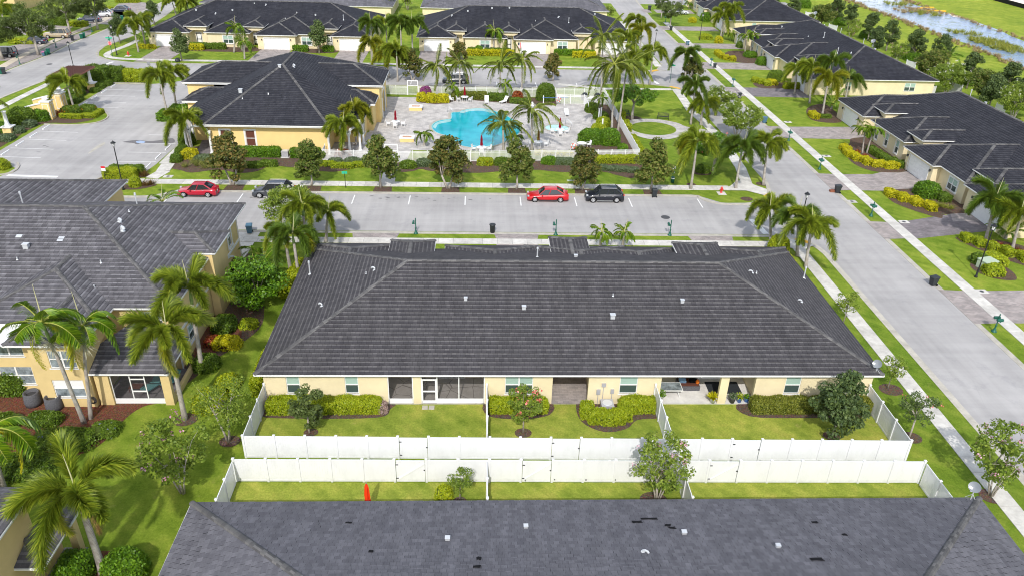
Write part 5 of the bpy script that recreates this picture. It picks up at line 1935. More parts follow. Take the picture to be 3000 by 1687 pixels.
# --- villas along the side road (fronts face west)
RW = [(0,9.8,0,'garage'),(11.4,21.6,0.4,'windows3'),(23.2,30.8,-0.5,'garage'),(23.4,36.5,0.5,'none'),(36.9,46.0,0,'garage')]
RT = [(6.9,11.1,2.4),(19.6,23.8,1.5),(34.4,39.1,2.2)]
rot = -math.pi / 2
r3,_ = villa('villa','large dark-roofed villa on the right, three garages facing the side road',(56.6,119.8,0),rot,46.0,23.2,3.6,RW,RT,31,'roof_blue',vents=rvents(6,46,3.6,23.2,.5,.9),group='villas along the side road')
window(r3,Frame((23.85,0.95),(36.05,0.95)),8.7,10.6,0.75,2.25,cols=2,surround=0.16,depth=-0.03)
r2,_ = villa('villa','dark-roofed villa behind the palm cluster, cream end wall with two windows',(56.8,177.6,0),rot,45.2,23.2,3.6,
    [(0,8.6,0,'garage'),(10.5,20.5,0.3,'windows3'),(20.3,28.6,-0.2,'garage'),(20.6,33.6,0.6,'window'),(36.4,45.2,0,'garage')],[(7.0,11.0,2.2),(17.6,22.0,1.8),(32.2,36.2,2.0)],
    32,'roof_blue',tiles=(0.4,0.5),vents=rvents(9,45.2,3.6,23.2,.2,.9),group='villas along the side road',sides=('e',))
r1,_ = villa('villa','dark-roofed villa farthest up the side road at the top edge',(57.5,232.5,0),rot,44.6,23.2,3.6,TW,TT,33,'roof_blue',tiles=(0.42,0.9),vents=rvents(6,44.6,3.6,23.2,.3,.9),group='villas along the side road')
# ================================================================ clubhouse by the pool
def arch(mb,F,u0,u1,spring,th,o0,o1,n=9,top=None):
 """arched band between two piers"""
 r = (u1 - u0) / 2
 c = (u0 + u1) / 2
 pts = [(c - r * math.cos(math.pi * i / n),spring + 0.62 * r * math.sin(math.pi * i / n)) for i in range(n + 1)]
 for i in range(n):
  (a,za),(b,zb) = pts[i],pts[i + 1]
  for oo in (o0,o1):
   mb.poly([F(a,oo,za),F(b,oo,zb),F(b,oo,zb + th if top is None else top),F(a,oo,za + th if top is None else top)])
  mb.poly([F(a,o0,za),F(b,o0,zb),F(b,o1,zb),F(a,o1,za)])
  t0 = za + th if top is None else top
  t1 = zb + th if top is None else top
  mb.poly([F(a,o0,t0),F(b,o0,t1),F(b,o1,t1),F(a,o1,t0)])
def column(root,x,y,h,r=0.17):
 mb = MB().lathe([(r * 1.5,0),(r * 1.5,0.14),(r * 1.1,0.2),(r,0.3),(r * 0.85,h - 0.25),(r * 1.25,h - 0.12),(r * 1.3,h)],(x,y,0),12)
 mb.obj('column','white_trim',root)
ch = thing('clubhouse','yellow clubhouse with a tall charcoal hip roof, arched corner porches, left of the pool','clubhouse',(0,0,0))
R = Roof(ch,'roof_blue',51,TILE_E,TILE_W,0,False)
cs = 0.417
X0,X1,Y0,Y1,EZ = -39.0,-15.2,97.7,129.6,4.0
cc = 4.0
hw = (X1 - X0) / 2
AP,BP = Vector((X0 + hw,Y0 + hw,EZ + hw * cs)),Vector((X0 + hw,Y1 - hw,EZ + hw * cs))
c0,c1 = Vector((X0 + cc,Y0,EZ)),Vector((X1 - cc,Y0,EZ))
e0,w0 = Vector((X1,Y0 + cc,EZ)),Vector((X0,Y0 + cc,EZ))
hz = EZ + cc * 0.5 * cs
R.plane(c0,c1,AP)
m1 = Vector((X1 - cc / 2 ,Y0 + cc / 2,EZ))
# chamfered corners are small facets
R.plane(c1,e0,AP)
R.plane(w0,c0,AP)
R.plane(e0,Vector((X1,Y1,EZ)),BP,AP)
R.plane(Vector((X0,Y1,EZ)),w0,AP,BP)
R.plane(Vector((X1,Y1,EZ)),Vector((X0,Y1,EZ)),BP)
for a,b in ((c1,AP),(c0,AP),(Vector((X1,Y1,EZ)),BP),(Vector((X0,Y1,EZ)),BP),(AP,BP)):
 R.line(a,b)
for a,b in ((c0,c1),(c1,e0),(e0,Vector((X1,Y1,EZ))),(Vector((X0,Y1,EZ)),w0),(w0,c0),(Vector((X1,Y1,EZ)),Vector((X0,Y1,EZ)))):
 R.eave(a,b)
def wingx(R,side,y0,y1,xo,ez,mez,sl):
 """side wing (east or west) with its own hip end"""
 h = (y1 - y0) / 2
 rz = ez + h * sl
 sgn = 1 if side == 'e' else -1
 edge = X1 if side == 'e' else X0
 xb = edge - sgn * (rz - mez) / sl
 xe = edge - sgn * max(0,(ez - mez) / sl)
 a,b = Vector((xo,y0,ez)),Vector((xo,y1,ez))
 rf,rb = Vector((xo - sgn * h,y0 + h,rz)),Vector((xb,y0 + h,rz))
 if side == 'w':
  a,b = b,a
 R.plane(a,b,rf)
 s_lo,s_hi = Vector((xe,a.y,ez)),Vector((xe,b.y,ez))
 long_ = abs(rb.x - xo) > h + 0.05
 if long_:
  R.plane(s_lo,a,rf,rb)
  R.plane(b,s_hi,rb,rf)
  R.line(rf,rb)
 else:
  R.plane(s_lo,a,rf)
  R.plane(b,s_hi,rf)
 R.line(a,rf)
 R.line(b,rf)
 R.eave(a,b)
 R.eave(s_lo,a)
 R.eave(b,s_hi)
wingx(R,'e',112.3,121.6,-13.9,5.6,EZ,cs)
wingx(R,'w',112.3,121.6,-42.3,5.6,EZ,cs)
wingx(R,'e',108.2,113.9,-14.6,4.05,EZ,cs)
wingx(R,'w',108.2,113.9,-41.2,4.05,EZ,cs)
R.build(0.3)
sf = MB()
zc = EZ - 0.28
sf.poly([c0 + Vector((.1,.1,-.28)),c1 + Vector((-.1,.1,-.28)),e0 + Vector((-.1,.1,-.28)),Vector((X1 - .1,Y1 - .1,zc)),Vector((X0 + .1,Y1 - .1,zc)),w0 + Vector((.1,.1,-.28))])
sf.box(X1 - 3,-14.0,112.4,121.5,5.34,5.36)
sf.box(-42.2,X0 + 3,112.4,121.5,5.34,5.36)
sf.box(X1 - 3,-14.7,108.3,113.8,3.755,3.775)
sf.box(-41.1,X0 + 3,108.3,113.8,3.755,3.775)
sf.obj('soffit','white_trim',ch)
mb = MB()
FS = Frame((-34.6,98.6),(-19.7,98.6))
wall(mb,FS,0,zc,[(FS.L * 0.335 - 0.6,FS.L * 0.335 + 0.6,0.9,3.0),(1.2,2.4,0.9,3.0)])
wall(mb,Frame((-19.7,98.6),(-19.7,103.4)),0,zc)
wall(mb,Frame((-19.7,103.4),(-15.9,103.4)),0,zc)
wall(mb,Frame((-15.9,103.4),(-15.9,108.8)),0,zc,[(1.4,2.6,0.8,3.0)])
wall(mb,Frame((-34.6,103.4),(-34.6,98.6)),0,zc)
wall(mb,Frame((-38.4,103.4),(-34.6,103.4)),0,zc)
wall(mb,Frame((-38.4,129),(-38.4,103.4)),0,zc)
wall(mb,Frame((-15.9,121.2),(-15.9,129)),0,zc)
wall(mb,Frame((-15.9,129),(-38.4,129)),0,zc)
box_walls(mb,-16.2,-15.05,108.75,112.75,3.75,'w')
box_walls(mb,-40.7,-38.0,108.75,112.75,3.75,'e')
FT = Frame((-14.45,112.75),(-14.45,121.15))
wall(mb,FT,0,5.34,[(2.6,5.8,0,3.4,0.5)] + [(1.2 + k * 1.55,1.6 + k * 1.55,4.3,4.8) for k in range(4)])
wall(mb,Frame((-18,112.75),(-14.45,112.75)),0,5.34)
wall(mb,Frame((-14.45,121.15),(-18,121.15)),0,5.34)
box_walls(mb,-41.8,-38,112.75,121.15,5.34,'e')
mb.obj('wall','stucco_gold',ch)
window(ch,FS,FS.L * 0.335 - 0.6,FS.L * 0.335 + 0.6,0.9,3.0,surround=0.2,top='wood_dark',bot='wood_dark')
window(ch,FS,1.2,2.4,0.9,3.0,surround=0.2,top='wood_dark',bot='wood_dark')
FE = Frame((-15.9,103.4),(-15.9,108.8))
window(ch,FE,1.4,2.6,0.8,3.0,surround=0.15,top='pane_dark',bot='pane_dark')
mb = MB()
FT.box(mb,2.6,5.8,-0.45,-0.4,0,3.4)
mb.obj('pane','pane_dark',ch)
mb = MB()
arch(mb,FT,2.45,5.95,2.9,0.3,-0.05,0.1)
FT.box(mb,2.3,2.6,-0.05,0.12,0,2.95)
FT.box(mb,5.8,6.1,-0.05,0.12,0,2.95)
FT.box(mb,4.0,4.4,-0.04,0.16,3.9,4.35)
mb.obj('arch_trim','white_trim',ch)
for k in range(4):
 mb = MB()
 FT.box(mb,1.2 + k * 1.55,1.6 + k * 1.55,-0.12,-0.1,4.3,4.8)
 mb.obj('pane','wood_dark',ch)
# porches: columns joined by white arches
for sx in (1,-1):
 mid = -27.1
 def X(x):
  return mid + sx * (x - mid)
 cols_ = [(-19.2,98.3),(-16.4,98.9 + 0.6),(-15.8,102.6),(-15.6,104.6)]
 cols_ = [(X(a),b) for a,b in ((-19.5,98.2),(-16.9,98.4),(-15.75,100.0),(-15.75,103.0))]
 for a,b in cols_:
  column(ch,a,b,2.75)
 for i in (0,1,2):
  p,q = cols_[i],cols_[i + 1]
  if sx < 0:
   p,q = q,p
  F_ = Frame(p,q)
  am = MB()
  arch(am,F_,0.1,F_.L - 0.1,2.75,0.28,-0.13,0.13)
  for uu in (0,F_.L):
   F_.box(am,uu - 0.24,uu + 0.24,-0.2,0.2,2.75,3.05)
  am.obj('porch_arch','white_trim',ch)
for (z,x,y,k,s_) in ((2,210,765,'box',1.3),(1,1845,840,'box',1.5),(1,1600,572,'box',1.0),(1,1832,703,'small',1),(2,283,510,'goose',1.4),(2,110,848,'small',1),(2,602,550,'box',.9)):
 h = 6.5
 for _ in range(6):
  q = Z(z,x,y,h)
  h = EZ + cs * max(0.2,min(q.x - X0,X1 - q.x,q.y - Y0,Y1 - q.y))
 vent(ch,(q.x,q.y,h),k,s_)
# ================================================================ two-storey townhouses on the left
t1 = thing('townhouse','two-storey yellow townhouse with weathered grey roof and screened porch, left of the long villa','townhouse',(0,0,0),0,'two-storey yellow townhouses')
R = Roof(t1,'roof_weathered',61,0.40,0.36,300,True,near_cam,0.007,0.006)
TX,TY0,TY1,TZ = -21.9,49.0,68.4,5.6
hip(R,-52,TX,TY0,TY1,TZ,0.38,singles_on='s')
def twing(R,x0,x1,y0,p,ez,mez,sl):
 wing(R,x0,x1,y0,p,ez,mez,sl)
# south wing with a lower hip in front of it
h_ = 8.4 / 2
wing(R,-35.6,-26.2,46.8,TY0,TZ + 0.01,TZ,0.38)
wing(R,-31.4,-26.4,44.1,46.8,TZ - 0.03,TZ - 0.03,0.38)
wing(R,-44.5,-35.9,46.6,TY0,TZ + 0.01,TZ,0.38)
# rear wing to the north-west, a little higher
hip(R,-60,-34.6,52.4,73.2,TZ + 0.25,0.38)
# east pop-out
a,b = Vector((-21.3,57.0,6.05)),Vector((-21.3,61.2,6.05))
rf,rb = Vector((-23.4,59.1,6.9)),Vector((-26.0,59.1,6.9))
R.plane(a,b,rf)
R.plane(Vector((-23.4,57.0,6.05)),a,rf,rb)
R.plane(b,Vector((-23.4,61.2,6.05)),rb,rf)
for q,r_ in ((a,rf),(b,rf),(rf,rb)):
 R.line(q,r_)
R.eave(a,b)
R.eave(Vector((-22.6,57.0,6.05)),a)
R.eave(b,Vector((-22.6,61.2,6.05)))
# porch roof
pa,pb,pc,pd = Vector((-26.9,44.75,2.85)),Vector((-21.4,44.75,2.85)),Vector((-21.4,49.4,2.85)),Vector((-26.9,49.4,2.85))
R.plane(pa,pb,Vector((-23.8,49.4,4.6)),Vector((-24.6,49.4,4.6)),Vector((-26.85,47.0,3.7)))
R.plane(pb,pc,Vector((-23.8,49.4,4.6)))
R.line(pb,Vector((-23.8,49.4,4.6)))
R.eave(pa,pb)
R.eave(pb,pc)
R.build(0.2)
sf = MB()
sf.box(-51.9,-22.0,49.1,68.3,TZ - .19,TZ - .17)
sf.box(-35.5,-26.3,44.25,49.15,TZ - .195,TZ - .175)
sf.box(-59.9,-34.7,52.5,73.1,TZ + .06,TZ + .08)
sf.box(-26.85,-21.5,44.85,49.3,2.66,2.68)
sf.box(-23,-21.4,57.1,61.1,5.86,5.88)
sf.obj('soffit','white_trim',t1)
mb = MB()
FE = Frame((-22.35,49.45),(-22.35,66.3))
wall(mb,FE,0,TZ - .19,[(14.0,15.0,3.3,5.0),(5.1,6.1,3.4,5.0),(8.6,15.6,0,2.0,0.45),(2.2,3.4,0.9,2.3)])
wall(mb,Frame((-22.35,66.3),(-50,66.3)),0,TZ - .19)
FSU = Frame((-26.7,49.45),(-22.35,49.45))
wall(mb,FSU,0,TZ - .19,[(2.0,3.6,3.6,5.0),(0.6,3.8,0.1,2.3)])
FW1 = Frame((-30.3,44.75),(-26.7,44.75))
wall(mb,FW1,0,TZ - .195,[(0.95,3.05,0.85,2.3),(1.2,3.0,3.3,4.7)])
wall(mb,Frame((-26.7,44.75),(-26.7,49.45)),0,TZ - .195)
wall(mb,Frame((-30.3,46.2),(-30.3,44.75)),0,TZ - .195)
FW2 = Frame((-36.0,46.2),(-30.3,46.2))
wall(mb,FW2,0,TZ - .195,[(2.3,4.6,0.9,2.4),(2.4,4.4,3.3,4.9)])
wall(mb,Frame((-36,49.4),(-36,46.2)),0,TZ - .195)
wall(mb,Frame((-50,49.4),(-36,49.4)),0,TZ - .19,[(8.5,10.5,3.3,4.9),(8.5,10.5,0.9,2.4)])
wall(mb,Frame((-35.0,66.3),(-35.0,72.6)),0,TZ + .05)
wall(mb,Frame((-35.0,72.6),(-59,72.6)),0,TZ + .05)
# arch reveal on the east side: dark side porch
FP = Frame((-21.5,57.6),(-21.5,65.6))
wall(mb,Frame((-22.3,57.05),(-21.55,57.05)),3.0,5.85)
F_ = Frame((-21.6,57.2),(-21.6,61.0))
mb.obj('wall','stucco_yellow',t1)
mb = MB()
box_walls(mb,-22.3,-21.65,57.35,60.85,5.85,'w')
mb.obj('bay_wall','stucco_yellow',t1)
mb = MB()
FE.box(mb,0.1,FE.L + 0.05,0.0,0.07,2.75,2.95)
arch(mb,FE,8.6,15.6,0.6,0.2,-0.02,0.08,12)
mb.obj('band_trim','white_trim',t1)
mb = MB()
# spandrel above the arch
r = 3.5
for i in range(12):
 u_a,u_b = 12.1 - 3.5 * math.cos(math.pi * i / 12),12.1 - 3.5 * math.cos(math.pi * (i + 1) / 12)
 z_a,z_b = 0.6 + 0.62 * 3.5 * math.sin(math.pi * i / 12),0.6 + 0.62 * 3.5 * math.sin(math.pi * (i + 1) / 12)
 if min(z_a,z_b) < 2.0:
  mb.poly([FE(u_a,0.004,min(z_a,2.01)),FE(u_b,0.004,min(z_b,2.01)),FE(u_b,0.004,2.01),FE(u_a,0.004,2.01)])
mb.obj('arch_spandrel','stucco_yellow',t1)
mb = MB()
FE.box(mb,8.5,15.7,-2.6,-2.5,0,2.7)
mb.obj('porch_back_wall','stucco_yellow',t1)
mb = MB()
FE.box(mb,FE.L,FE.L + 0.08,0.0,0.09,0,TZ - 0.2)
FE.box(mb,-0.09,-0.01,0.0,0.09,0,TZ - 0.2)
mb.obj('downspout','white_trim',t1)
window(t1,FE,14.0,15.0,3.3,5.0,surround=0.18,bot='pane_dark')
window(t1,FE,5.1,6.1,3.4,5.0,surround=0.18,bot='pane_dark')
window(t1,FE,2.2,3.4,0.9,2.3,surround=0.14,bot='pane_dark')
window(t1,FSU,2.0,3.6,3.6,5.0,cols=2,top='pane_grey',bot='pane_dark')
window(t1,FW1,0.95,3.05,0.85,2.3,cols=2,top='sign_white',bot='pane_grey')
window(t1,FW1,1.2,3.0,3.3,4.7,cols=2,top='pane_grey',bot='pane_grey')
window(t1,FW2,2.3,4.6,0.9,2.4,cols=2,top='pane_grey',bot='pane_grey')
window(t1,FW2,2.4,4.4,3.3,4.9,cols=2,top='sign_white',bot='pane_grey')
# screened porch of the townhouse
FPp = Frame((-25.6,45.15),(-22.05,45.15))
MB().box(-26.55,-25.6,44.95,45.3,0,2.66).obj('porch_pier','stucco_yellow',t1)
MB().box(-22.05,-21.45,44.95,45.3,0,2.66).obj('porch_pier','stucco_yellow',t1)
MB().box(-21.7,-21.45,45.3,49.4,0,0.5).obj('porch_low_wall','stucco_yellow',t1)
mb = MB()
FPp.box(mb,0,FPp.L,-0.05,0.03,0.03,0.45)
FPp.box(mb,0,FPp.L,-0.04,0.02,2.58,2.65)
for u in (0.03,1.35,2.35,FPp.L - 0.04):
 FPp.box(mb,u - 0.035,u + 0.035,-0.05,0.02,0.45,2.6)
FPp.box(mb,1.38,2.32,-0.045,0.015,1.02,1.12)
FPp.box(mb,1.38,2.32,-0.045,0.015,2.06,2.14)
ps = mb.obj('porch_screen','white_metal',t1)
mb = MB()
mb.poly([FPp(0,0,.45),FPp(FPp.L,0,.45),FPp(FPp.L,0,2.6),FPp(0,0,2.6)])
mb.obj('mesh_screen','insect_screen',ps)
mb = MB().box(-26.5,-21.5,45.3,49.4,0.0,0.06)
mb.obj('porch_floor','dark_pavers',t1)
for (z,x,y,k,s_) in ((5,190,470,'box',1.3),(5,130,592,'small',1.2),(5,903,312,'goose',1.2),(5,925,378,'goose',1.4),(5,765,618,'small',1.0),(5,980,240,'small',1),(5,722,828,'small',.8)):
 h = 7
 for _ in range(6):
  q = Z(z,x,y,h)
  h = TZ + .38 * max(0.1,min(TX - q.x,q.y - TY0,TY1 - q.y))
 vent(t1,(q.x,q.y,h),k,s_)
for (z,x,y) in ((5,180,195),(5,1045,205)):
 q = Z(z,x,y,7.6)
 vent(t1,(q.x,q.y,7.4),'pipe',1.5)
for z,x,y in ((5,112,318),(5,440,350),(5,436,375)):
 h = 7
 for _ in range(6):
  q = Z(z,x,y,h)
  h = TZ + .38 * (q.y - TY0)
 mb = MB()
 mb.poly([(q.x - .22,q.y - .15,h - .057 + .075),(q.x + .22,q.y - .15,h - .057 + .075),(q.x + .22,q.y + .15,h + .057 + .075),(q.x - .22,q.y + .15,h + .057 + .075)])
 mb.obj('repair_tile','galvanised',t1)
t2 = thing('townhouse','corner of a yellow townhouse with small tiled porch roof at the lower left edge','townhouse',(0,0,0),0,'two-storey yellow townhouses')
R = Roof(t2,'roof_weathered',62,0.40,0.36,0,False)
hip(R,-45,-22.75,12,30.75,5.6,0.38)
pa,pb = Vector((-21.7,28.0,2.85)),Vector((-21.7,32.1,2.85))
R.plane(pa,pb,Vector((-23.05,32.1,3.45)),Vector((-23.05,29.4,3.45)))
R.plane(Vector((-23.1,28.0,2.85)),pa,Vector((-23.05,29.4,3.45)))
R.line(pa,Vector((-23.05,29.4,3.45)))
R.eave(pa,pb)
R.eave(Vector((-23.1,28.0,2.85)),pa)
R.build(0.2)
mb = MB()
box_walls(mb,-44,-23.1,13,30.2,5.45)
wall(mb,Frame((-23.1,30.2),(-23.1,31.8)),0,2.7)
mb.obj('wall','stucco_yellow',t2)
mb = MB().box(-22.25,-21.85,31.3,31.75,0,2.68)
mb.obj('porch_pier','stucco_yellow',t2)
MB().box(-44.9,-22.85,12.1,30.65,5.41,5.43).obj('soffit','white_trim',t2)
MB().box(-23.1,-21.8,27.5,31.9,0.0,0.06).obj('porch_floor','dark_pavers',t2)
# far townhouses across the road, top left
t3 = thing('townhouse','yellow townhouse front half hidden behind the oaks in the top left corner','townhouse',(0,0,0),0,'two-storey yellow townhouses')
q0 = Z(15,-150,210)
R = Roof(t3,'roof_blue',63,0.45,0.9)
mb = MB()
a = Z(15,130,190)
X_,Y_ = a.x,a.y
box_walls(mb,X_ - 22,X_ + 2,Y_,Y_ + 30,5.4,'',{'s': [(17.0,19.4,3.2,4.8),(17.0,19.4,0.3,2.4)],'e': [(3,4.6,3.2,4.8),(12,13.6,3.2,4.8)]})
mb.obj('wall','stucco_yellow',t3)
Fx = Frame((X_ - 22,Y_),(X_ + 2,Y_))
window(t3,Fx,17.0,19.4,3.2,4.8,cols=2,surround=0.15)
window(t3,Fx,17.0,19.4,0.3,2.4,cols=2,surround=0.15)
Fe = Frame((X_ + 2,Y_),(X_ + 2,Y_ + 30))
window(t3,Fe,3,4.6,3.2,4.8,cols=2,surround=0.15)
window(t3,Fe,12,13.6,3.2,4.8,cols=2,surround=0.15)
hip(R,X_ - 22.6,X_ + 2.6,Y_ - .6,Y_ + 30.6,5.5,0.38)
R.build(0.2)
# ================================================================ planting plan
MAG = 'magnolias along the street sidewalk'
for i,(x,y,k,s_,lb) in enumerate((
  (-29.1,87.2,'magnolia_brown',1.12,'three-stemmed magnolia at the clubhouse corner behind the crimson sedan'),
  (-19.8,87.3,'magnolia',0.95,'magnolia behind the white-flowering bush and grey car'),
  (-11.6,86.9,'magnolia',1.08,'magnolia standing at the foot of the path to the pool gate'),
  (-3.6,86.9,'magnolia_brown',1.15,'tall brownish magnolia in front of the left end of the pool'),
  (4.6,86.9,'magnolia',1.02,'magnolia left of the red sedan, in front of the pool fence'),
  (12.5,87.0,'magnolia_brown',0.95,'twin-trunked magnolia between the red sedan and the black car'),
  (20.9,87.1,'magnolia',1.08,'magnolia behind the black bin, right of the black car'))):
 tree(k,(x,y),lb,s_ * 1.1,MAG)
# near yard plants ------------------------------------------------------
tree('weeping',(-11.4,41.9),'small grey-green weeping tree in the first fenced yard, by the clipped hedge',1.22)
tree('crape_coral',(3.2,41.8),'slender crape myrtle with coral blooms in the middle fenced yard',1.15,cat='crape myrtle')
tree('yard_oak',(24.9,41.6),'dense dark green tree at the right end of the fenced yards',1.28)
tree('young_tree',(-1.0,35.4),'small thin-leaved tree in the lower yard near the closed red umbrella',0.78)
tree('crape_pink',(11.2,35.3),'open crape myrtle with pale pink blooms before the double white fence',1.08,cat='crape myrtle')
tree('young_pink',(30.2,41.3),'young crape myrtle with a few coral blooms outside the right fence corner',1.1,cat='crape myrtle')
tree('young_tree',(31.3,46.9),'young tree by the satellite dish at the right end of the long villa',0.85)
tree('crape_pink',(32.7,35.6),'wide crape myrtle with pink blooms at the lower right, beside the sidewalk',1.2,cat='crape myrtle')
tree('young_tree',(31.8,56.4),'young green tree against the right hip of the long villa',0.95)
tree('lace_tree',(-16.6,41.1),'feathery green tree left of the white fence corner',1.05)
tree('crape_pink',(-18.0,36.2),'sprawling crape myrtle with pink blooms beside the left end of the fences',1.2,cat='crape myrtle')
tree('holly',(-18.9,58.6),'big round bright green bush between the townhouse and the long villa',1.12,cat='bush')
tree('crape_white',(-19.0,74.2),'white-flowering crape myrtle at the street between townhouse and long villa',1.0,cat='crape myrtle')
# palms near the left ------------------------------------------------------
G1 = 'palms beside the yellow townhouses'
palm_px('near',(9,712,1425),(9,530,880),'large bushy foxtail palm in the lower left corner with one dead brown frond',n=9,scale=1.18,trunk_r=0.19,dead=1,yellow=1,seed=3)
palm_px('near',(9,1275,372),(5,1262,1140),'foxtail palm with a mulch ring on the lawn in front of the screened porch',n=10,scale=1.05,trunk_r=0.16,yellow=1,group=G1,seed=5)
palm_px('near',(5,1535,1440),(5,1440,830),'foxtail palm against the townhouse east corner',n=10,scale=1.15,trunk_r=0.16,group=G1,seed=8)
palm_px('christmas',(9,580,395),(5,330,1090),'leaning christmas palm, left of the pair before the townhouse',n=11,scale=1.35,trunk_r=0.13,yellow=2,group=G1,seed=12,seeds=True)
palm_px('christmas',(9,625,365),(5,628,1110),'upright christmas palm, right of the pair before the townhouse, one yellow frond',n=10,scale=1.25,trunk_r=0.12,yellow=1,group=G1,seed=13,seeds=True)
palm('christmas',(-28.9,36.6),(-28.4,36.4,4.6),'yellow-green palm whose fronds hang in from the left edge',n=9,scale=1.5,yellow=3,group=G1,seed=14)
palm('areca',(-32.8,62.5),(-32.8,70.4,4.6),'palm tips rising behind the townhouse roof',n=6,scale=1.0,seed=15) if False else None
palm('areca',(-33.3,77.0),(-33.3,77.0,2.0),'small feathery palm poking up behind the townhouse roof ridge',n=8,scale=1.0,seed=15)
G2 = 'foxtail palms between the townhouse and the long villa'
palm('foxtail',(-16.6,68.2),(-16.5,68.0,5.4),'foxtail palm, upper left of the cluster beside the villa',n=9,scale=0.98,group=G2,seed=21)
palm_px('foxtail',(6,530,465),(6,545,255),'foxtail palm, right of the cluster by the street',n=8,scale=0.92,group=G2,seed=22)
palm('foxtail_dark',(-16.3,63.0),(-16.4,62.9,4.9),'foxtail palm, lowest of the cluster, over the villa roof edge',n=9,scale=0.98,group=G2,yellow=1,seed=23)
palm('foxtail',(-17.8,66.0),(-18.0,65.8,3.9),'short foxtail palm in front of the cluster',n=7,scale=0.8,group=G2,yellow=1,seed=24)
for i,(x,y) in enumerate(((-20.4,66.6),(-20.3,63.6))):
 palm('areca',(x,y),(x,y,0.7),('feathery dark palm clump by the arch of the townhouse','feathery palm clump nearest the street beside the townhouse')[i],n=14,scale=1.15,spear=False,seed=31 + i,group='palm clumps at the townhouse side')
G3 = 'foxtail palms at the street corner right of the long villa'
palm_px('foxtail',(8,22,492),(7,1905,215),'foxtail palm at the street corner, leftmost of three',n=9,scale=1.0,group=G3,seed=41)
palm_px('foxtail_dark',(8,222,570),(8,225,270),'foxtail palm at the street corner, middle of three, behind a lamp post',n=9,scale=1.0,group=G3,seed=42)
palm_px('foxtail',(8,285,655),(8,330,345),'foxtail palm at the street corner, right of three, next to the roof pipe',n=9,scale=1.1,group=G3,seed=43)
for i,(x,y) in enumerate(((12.5,70.9),(14.8,70.9))):
 palm('christmas',(x,y),(x,y,1.75),('low palm at the villa front, left of the pair','low palm at the villa front, right of the pair')[i],n=10,scale=0.72,group='low palms on the street side of the villa',seed=45 + i)
# clubhouse and parking palms ------------------------------------------------
G4 = 'foxtail palms around the clubhouse'
palm_px('foxtail',(1,1280,915),(1,1205,585),'tall foxtail palm in the clubhouse hedge, left of the pair',n=9,scale=1.05,group=G4,seed=51)
palm_px('foxtail',(1,1342,850),(1,1300,565),'tall foxtail palm in the clubhouse hedge, right of the pair',n=9,scale=1.05,group=G4,seed=52)
palm_px('foxtail',(1,1465,1170),(1,1395,925),'foxtail palm in front of the left porch of the clubhouse',n=10,scale=1.1,group=G4,seed=53)
palm_px('foxtail',(2,662,1180),(2,660,960),'foxtail palm before the right porch of the clubhouse',n=10,scale=1.1,yellow=1,group=G4,seed=54)
palm('foxtail_yellow',(-16.6,102.2),(-16.6,102.0,4.6),'pale yellow-green foxtail palm at the clubhouse corner by the pool deck',n=8,scale=1.1,group=G4,seed=55)
palm_px('foxtail',(1,570,850),(1,505,640),'palm between the entry walls and the parking lot',n=10,scale=1.15,group=G4,seed=56)
palm('coconut',(-65.8,104.6),(-65.8,104.6,4.6),'palm at the left edge behind the entry hedge',n=12,scale=0.8,seed=57)
# pool palms --------------------------------------------------------------------
G5 = 'coconut palms around the pool'
for k,(bz,tz,lb,s_) in enumerate((
  ((2,1375,705),(2,1365,520),'coconut palm by the pool gate, behind the lime shrubs',0.82),
  ((2,1545,715),(2,1545,490),'coconut palm behind the lounge chairs, second from the gate',0.8),
  ((2,1850,712),(2,1852,510),'coconut palm behind the white lounger, north side of the pool',0.82),
  ((3,75,735),(3,75,470),'coconut palm north of the pool beside the round green bush',0.82),
  ((13,1013,735),(13,1005,480),'coconut palm at the near edge of the pool, drooping over the water',0.88),
  ((13,1320,740),(13,1315,330),'coconut palm standing between the pool and the round spa',0.88),
  ((3,755,1035),(3,775,500),'very tall coconut palm rising at the east pool fence, left of two',1.12),
  ((3,800,1015),(3,870,520),'very tall coconut palm rising at the east pool fence, right of two',1.05),
  ((3,675,745),(3,690,300),'tall coconut palm at the north-east corner of the pool fence',1.0))):
 palm_px('coconut',bz,tz,lb,scale=s_,group=G5,seed=60 + k,trunk_r=0.17)
for k,(x,y,h,lb) in enumerate(((-4.3,126.4,1.8,'low palm among the lime shrubs by the pool gate'),(4.3,127.0,2.2,'low twin-stemmed palm behind the pool loungers'),
         (-7.4,102.5,1.5,'low palm beside the tall brownish magnolia at the pool'),(5.0,102.6,1.2,'low dark palm at the near pool edge'),(18.8,119.5,2.2,'low palm by the grill enclosure'))):
 palm('christmas',(x,y),(x,y,h),lb,n=10,scale=0.8,group='low palms in the pool beds',seed=75 + k,spear=False)
